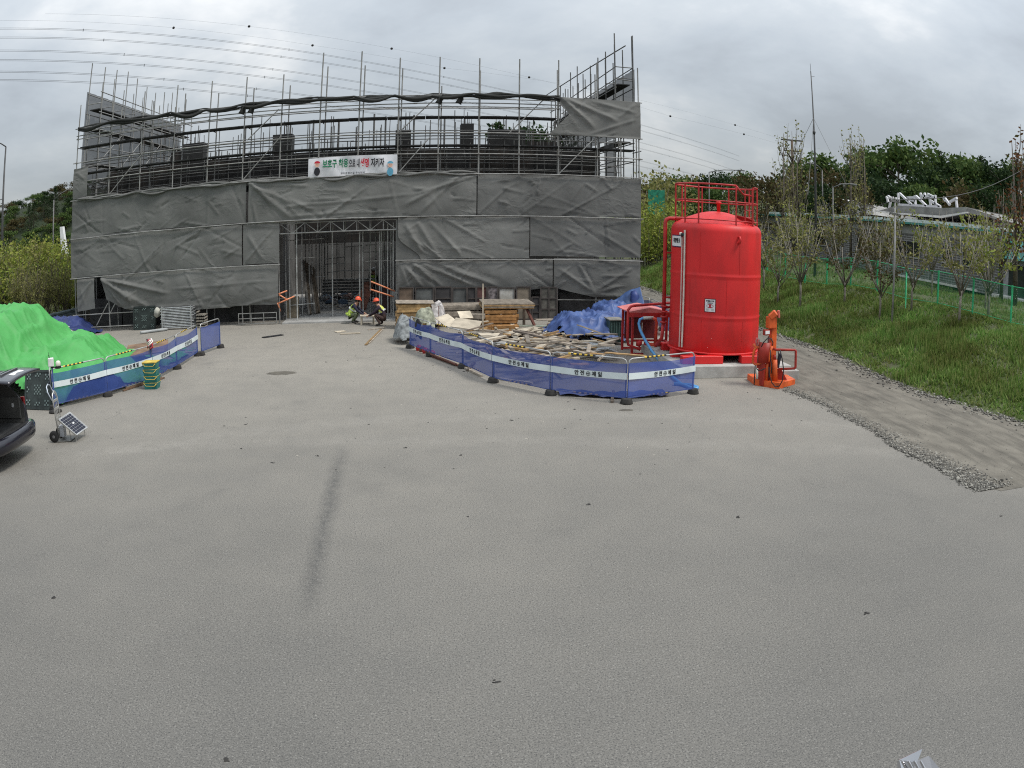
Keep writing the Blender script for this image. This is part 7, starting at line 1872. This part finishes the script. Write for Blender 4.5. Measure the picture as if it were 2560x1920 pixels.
MB().box((SX+5.2, (SY0+SY1)/2, 5.92), (9.8, SY1-SY0, .22)).build('roof', offw, sch)
wz0, wz1 = 3.40, 4.43
for (ya, yb) in ((35.6, 37.2), (38.5, 39.5), (42.2, 45.6), (49.5, 51.0), (56.0, 57.8), (62.0, 64.0), (69.5, 71.5)):
    MB().box((SX-.01, (ya+yb)/2, (wz0+wz1)/2), (.10, yb-ya, wz1-wz0)).build('window', dk, sch)
    wf = MB().box((SX-.04, (ya+yb)/2, wz0-.05), (.16, yb-ya+.2, .09)).build('sill', plaster, sch)
    for yy in (ya, (ya+yb)/2, yb): MB().box((SX-.06, yy, (wz0+wz1)/2), (.06, .06, wz1-wz0)).build('window_frame', mat('frame_grey', (.25,.25,.25), .6), sch)
for y in (34.5, 41.0, 47.0, 53.5, 60.0): pipe('downpipe', (SX-.08, y, GZ), (SX-.08, y, 5.6), .05, plaster, sch)
# roof structures: canopy with white edge and stair box with a printed sign
def roof_poly(name, pts, X, depth, m, parent=None):
    P = [AX(px, py, X) for px, py in pts]; return MB().prism([tuple(p) for p in P], (depth, 0, 0)).build(name, m, parent or sch)
cx = lambda x, y: ((2000+x*.25316)/PS, (300+y*.25316)/PS)
roof_poly('roof_canopy', [cx(750, 905), cx(950, 925), cx(1390, 960), cx(1640, 915), cx(1640, 860), cx(1390, 870), cx(950, 845)], SX+1.5, 6, roofm)
roof_poly('canopy_edge', [cx(740, 905), cx(950, 930), cx(1390, 968), cx(1650, 918), cx(1650, 905), cx(1390, 945), cx(950, 915), cx(740, 890)], SX+1.3, .15, offw)
roof_poly('stair_box', [cx(180, 935), cx(720, 935), cx(720, 850), cx(180, 750)], SX+2.2, 5, offw)
roof_poly('stair_roof_rail', [cx(180, 762), cx(720, 858), cx(720, 846), cx(180, 748)], SX+2.1, .1, roofm)
sgn = roof_poly('roof_sign', [cx(190, 910), cx(385, 925), cx(385, 825), cx(190, 810)], SX+2.05, .08, white_p)
b = MB(); c = AX(*cx(300, 865), SX+1.98); lettering(b, '학교', (SX+1.98, c.y, c.z), (0,-1,0), (0,0,1), .9, 0, .01); b.build('lettering', mat('grey_letter', (.30,.32,.36), .7), sgn)
roof_poly('curved_roof', [cx(1640, 915), cx(1960, 985), cx(1950, 965), cx(1850, 925), cx(1700, 880), cx(1640, 868)], SX+1.6, 7, roofm)
# open letter frames of the rooftop sign, seen from behind
ltf = mat('letter_white', (.62,.61,.63), .5, var=.06)
ls = thing('rooftop_letters', 'row of white open-framed letters on the school roof, seen from behind', 'sign', tuple(AX(*cx(1200, 850), SX+2.5)))
def lstroke(x0, y0, x1, y1, w=.16, X=SX+2.5): MB().bar(AX(*cx(x0, y0), X), AX(*cx(x1, y1), X), .16, w).build('letter_stroke', ltf, ls)
for a in ((970, 720, 975, 835), (985, 725, 1100, 835), (1060, 765, 1130, 765), (1060, 765, 1075, 800), (1090, 790, 1140, 800), (1135, 745, 1140, 835), (1145, 750, 1250, 850), (1190, 720, 1200, 775), (1230, 720, 1240, 770), (1200, 745, 1300, 760), (1260, 730, 1340, 770), (1280, 760, 1290, 840), (1335, 740, 1340, 840), (1295, 800, 1385, 855), (1420, 765, 1435, 800), (1430, 770, 1480, 840), (1480, 810, 1550, 770), (1540, 780, 1555, 895), (855, 755, 870, 810), (870, 750, 905, 780), (900, 780, 880, 880), (970, 835, 1390, 858)): lstroke(*a)
# porch with teal roof at the near end
MB().box((SX+2, 31.0, 3.4), (4, 4.6, 3.1)).build('porch', mat('porch_grey', (.26,.26,.27), .8, var=.1), sch)
MB().prism([(SX-.4, 28.6, 4.2), (SX-.4, 33.3, 4.2), (SX+.6, 33.3, 5.3), (SX+.6, 28.6, 5.3)], (3.2, 0, .1)).build('porch_roof', tealb, sch)
MB().box((SX-.02, 31.6, 2.9), (.1, 1.5, 2.0)).build('door', dk, sch)
MB().box((SX-.4, 30.3, 1.95), (1.6, 5, .22)).build('step', offw, sch)
MB().box((31.5, 38.5, 2.05), (.12, 9, .12)).build('kerb_rail', offw, sch)
# masts and poles
def pole(name, px, py0, py1, D_, r0, r1, m, label, cat):
    p0, p1 = AD(px, py0, D_), AD(px, py1, D_); z = bank_z(p0.x, p0.y) if p0.x > 14 else 0
    t = thing(name, label, cat, (p0.x, p0.y, z)); b = MB().tube([(p0.x, p0.y, z-.2), (p0.x, p0.y, (z+p1.z)/2), (p0.x, p0.y, p1.z)], [r0, (r0+r1)/2, r1], 8); b.build('pole', m, t); return t, Vector((p0.x, p0.y, p1.z))
pole_m = mat('pole_grey', (.13,.13,.125), .6, .3, var=.15); pole_d = mat('pole_dark', (.055,.055,.055), .6)
t, tp_ = pole('radio_mast', 1762, 470, 155, 46, .10, .03, pole_d, 'tall thin guyed radio mast rising behind the young trees', 'mast')
mid = tp_.copy(); mid.z = AD(1757, 255, 46).z
for (px, py, D_) in ((1715, 340, 50), (1828, 400, 44), (1745, 420, 40)):
    q = AD(px, py, D_); pipe('guy_wire', mid, q, .012, pole_m, t, 4)
MB().lathe([(.05, -.15), (.11, 0), (.05, .15)], mid-Vector((0,0,.9)), 8).build('collar', pole_d, t)
pipe('whip', tp_, tp_+Vector((0,0,.5)), .012, pole_d, t); pipe('antenna_arm', tp_-Vector((0,0,.35)), tp_+Vector((.25, 0, -.3)), .012, pole_d, t)
# timber H-frame of the power line
t, tp_ = pole('utility_pole', 1713, 420, 302, 70, .16, .12, mat('pole_brown', (.10,.065,.045), .8, var=.2), 'brown utility pole with two crossarms among slim trees', 'pole')
for dz, w in ((-.05, 1.05), (-1.05, .85)): MB().box(tp_+Vector((0, 0, dz)), (w*2, .12, .12), (0, 0, -.43)).build('crossarm', pole_d, t)
t, tp_ = pole('utility_pole', 1931, 600, 432, 30.5, .045, .04, mat('pole_conc', (.25,.25,.24), .8, var=.15), 'grey concrete utility pole before the school with small crossarms', 'pole')
for dz in (-.05, -.55): MB().box(tp_+Vector((0, 0, dz)), (.9, .08, .08), (0, 0, .5)).build('crossarm', pole_m, t)
for k_ in range(4): MB().lathe([(.03, 0), (.05, .05), (.03, .12)], tp_+Vector((-.35+.23*k_, .12*k_-.18, 0)), 8).build('insulator', offw, t)
b = MB(); q0 = tp_; q1 = AD(2212, 365, 40); b.tube([q0.lerp(q1, i/10)-Vector((0,0,.5*math.sin(math.pi*i/10))) for i in range(11)], .018, 4); tag(b.build('overhead_wire', pole_d), 'sagging overhead wire running right from the concrete pole', 'wire')
b = MB(); q1 = AD(1660, 480, 60); b.tube([q0.lerp(q1, i/10)-Vector((0,0,.6*math.sin(math.pi*i/10))) for i in range(11)], .016, 4); tag(b.build('overhead_wire', pole_d), 'sagging overhead wire running left from the concrete pole', 'wire')
def lamp(px, py0, py1, D_, dirx, label, arm=2.0):
    t, tp_ = pole('street_lamp', px, py0, py1, D_, .09, .05, pole_m, label, 'street lamp')
    MB().tube([tp_, tp_+Vector((dirx*.5*arm, 0, .35)), tp_+Vector((dirx*arm, 0, .45))], .04, 6).build('arm', pole_m, t); MB().box(tp_+Vector((dirx*(arm+.3), 0, .45)), (.7, .25, .12), bev=.03).build('lamp_head', pole_m, t)
lamp(1777, 470, 368, 66, -.6, 'street lamp standing behind the red tank rail', 1.5); lamp(1532, 450, 372, 72, 1, 'street lamp with a long curved arm behind the tank', 3.0); lamp(2082/1.157, 480, 405, 58, 1, 'short street lamp beside the radio mast', 1.6)
t, tp_ = pole('street_lamp', 5, 500, 318, 62, .14, .07, pole_d, 'tall dark street lamp at the edge of the left thicket', 'street lamp')
MB().tube([tp_, tp_+Vector((-.5, -.2, .35)), tp_+Vector((-1.6, -.5, .5))], .05, 6).build('arm', pole_d, t); MB().box(tp_+Vector((-2.0, -.6, .5)), (.8, .3, .14), bev=.03).build('lamp_head', pole_d, t)
pipe('banner_arm', tp_-Vector((0, 0, 4.2)), tp_-Vector((1.0, .3, 4.35)), .03, pole_d, t)
t, tp_ = pole('street_lamp', 115, 520, 432, 80, .11, .07, pole_m, 'grey street lamp in front of the pine on the left hill', 'street lamp')
MB().tube([tp_, tp_+Vector((.8, 0, .5)), tp_+Vector((2.2, 0, 1.0))], .05, 6).build('arm', pole_m, t)
# white gable of a distant roof beside the scaffold, green site sign
p = AD(142, 490, 90); b = MB().prism([(p.x-.6, p.y, 2.5), (p.x+.2, p.y, 2.5), (p.x-.5, p.y, 6.2), (p.x-.9, p.y, 6.2)], (0, .6, 0)); tag(b.build('white_fin', white_p), 'white slanted fin beside the left corner of the scaffold', 'fin')
t = thing('road_sign', 'green road sign board between the scaffold corner and the tank', 'sign', tuple(G(1418, 560)))
p = AD(1418, 437, 66); MB().box(p, (1.4, .08, 2.1), (0, 0, -.3)).build('board', mat('sign_green', (.02,.20,.12), .5, var=.3, vscale=3), t); pipe('post', (p.x, p.y, bank_z(p.x, p.y)-.2), (p.x, p.y+.08, p.z), .06, pole_m, t)
# high-voltage conductors: six twin bundles and two marked earth wires
wire_m = mat('conductor', (.09,.095,.10), .6); ball_m = mat('marker_ball', (.02,.018,.018), .6)
LY = (61.8, 81.3, 109.3, 130.0, 154.9, 173.0); RY = (268.9, 281.4, 307.4, 320.6, 346.8, 359.0)
ord_ = ('highest', 'second highest', 'third highest', 'fourth highest', 'fifth highest', 'lowest')
for i in range(6):
    a = AD(0, LY[i], 150); c = AD(1382, RY[i], 330); d = (c-a)
    s0, s1 = -.12, 1.5
    t = thing('power_line', '%s twin power conductor crossing the sky behind the scaffold' % ord_[i], 'power line', tuple(a))
    for off in (-.14, .14):
        b = MB().tube([a+d*(s0+(s1-s0)*q/16)+Vector((0,0,off-1.2*math.sin(math.pi*(s0+(s1-s0)*q/16)))) for q in range(17)], .032, 4); b.build('conductor', wire_m, t)
    for q in (.08+.02*i, .30-.01*i, .52+.012*i, .74, 1.12):
        c_ = a+d*q+Vector((0,0,-1.2*math.sin(math.pi*q))); MB().box(c_, (.12, .12, .62)).build('spacer', wire_m, t)
for pts, lb in ((((375, 60), (675, 98), (960, 147), (1265, 190), (1588, 270)), 'earth wire with dark marker balls crossing above the twin conductors'), (((538, 57), (846, 105), (1143, 167), (1448, 251), (1607, 290)), 'second earth wire with dark marker balls, ending nearest the slim trees')):
    t = thing('earth_wire', lb, 'power line', tuple(AD(*pts[0], 190)))
    Q = [AD(x, y, 190+28*k_) for k_, (x, y) in enumerate(pts)]
    path = [Q[0]-(Q[1]-Q[0])*1.2]+Q+[Q[-1]+(Q[-1]-Q[-2])*.6]
    MB().tube(path, .016, 4).build('wire', wire_m, t)
    for q in Q: MB().ico(tuple(q), .30+.0006*q.y, smooth=True).build('marker_ball', ball_m, t)
p = AD(1398, 225, 300)
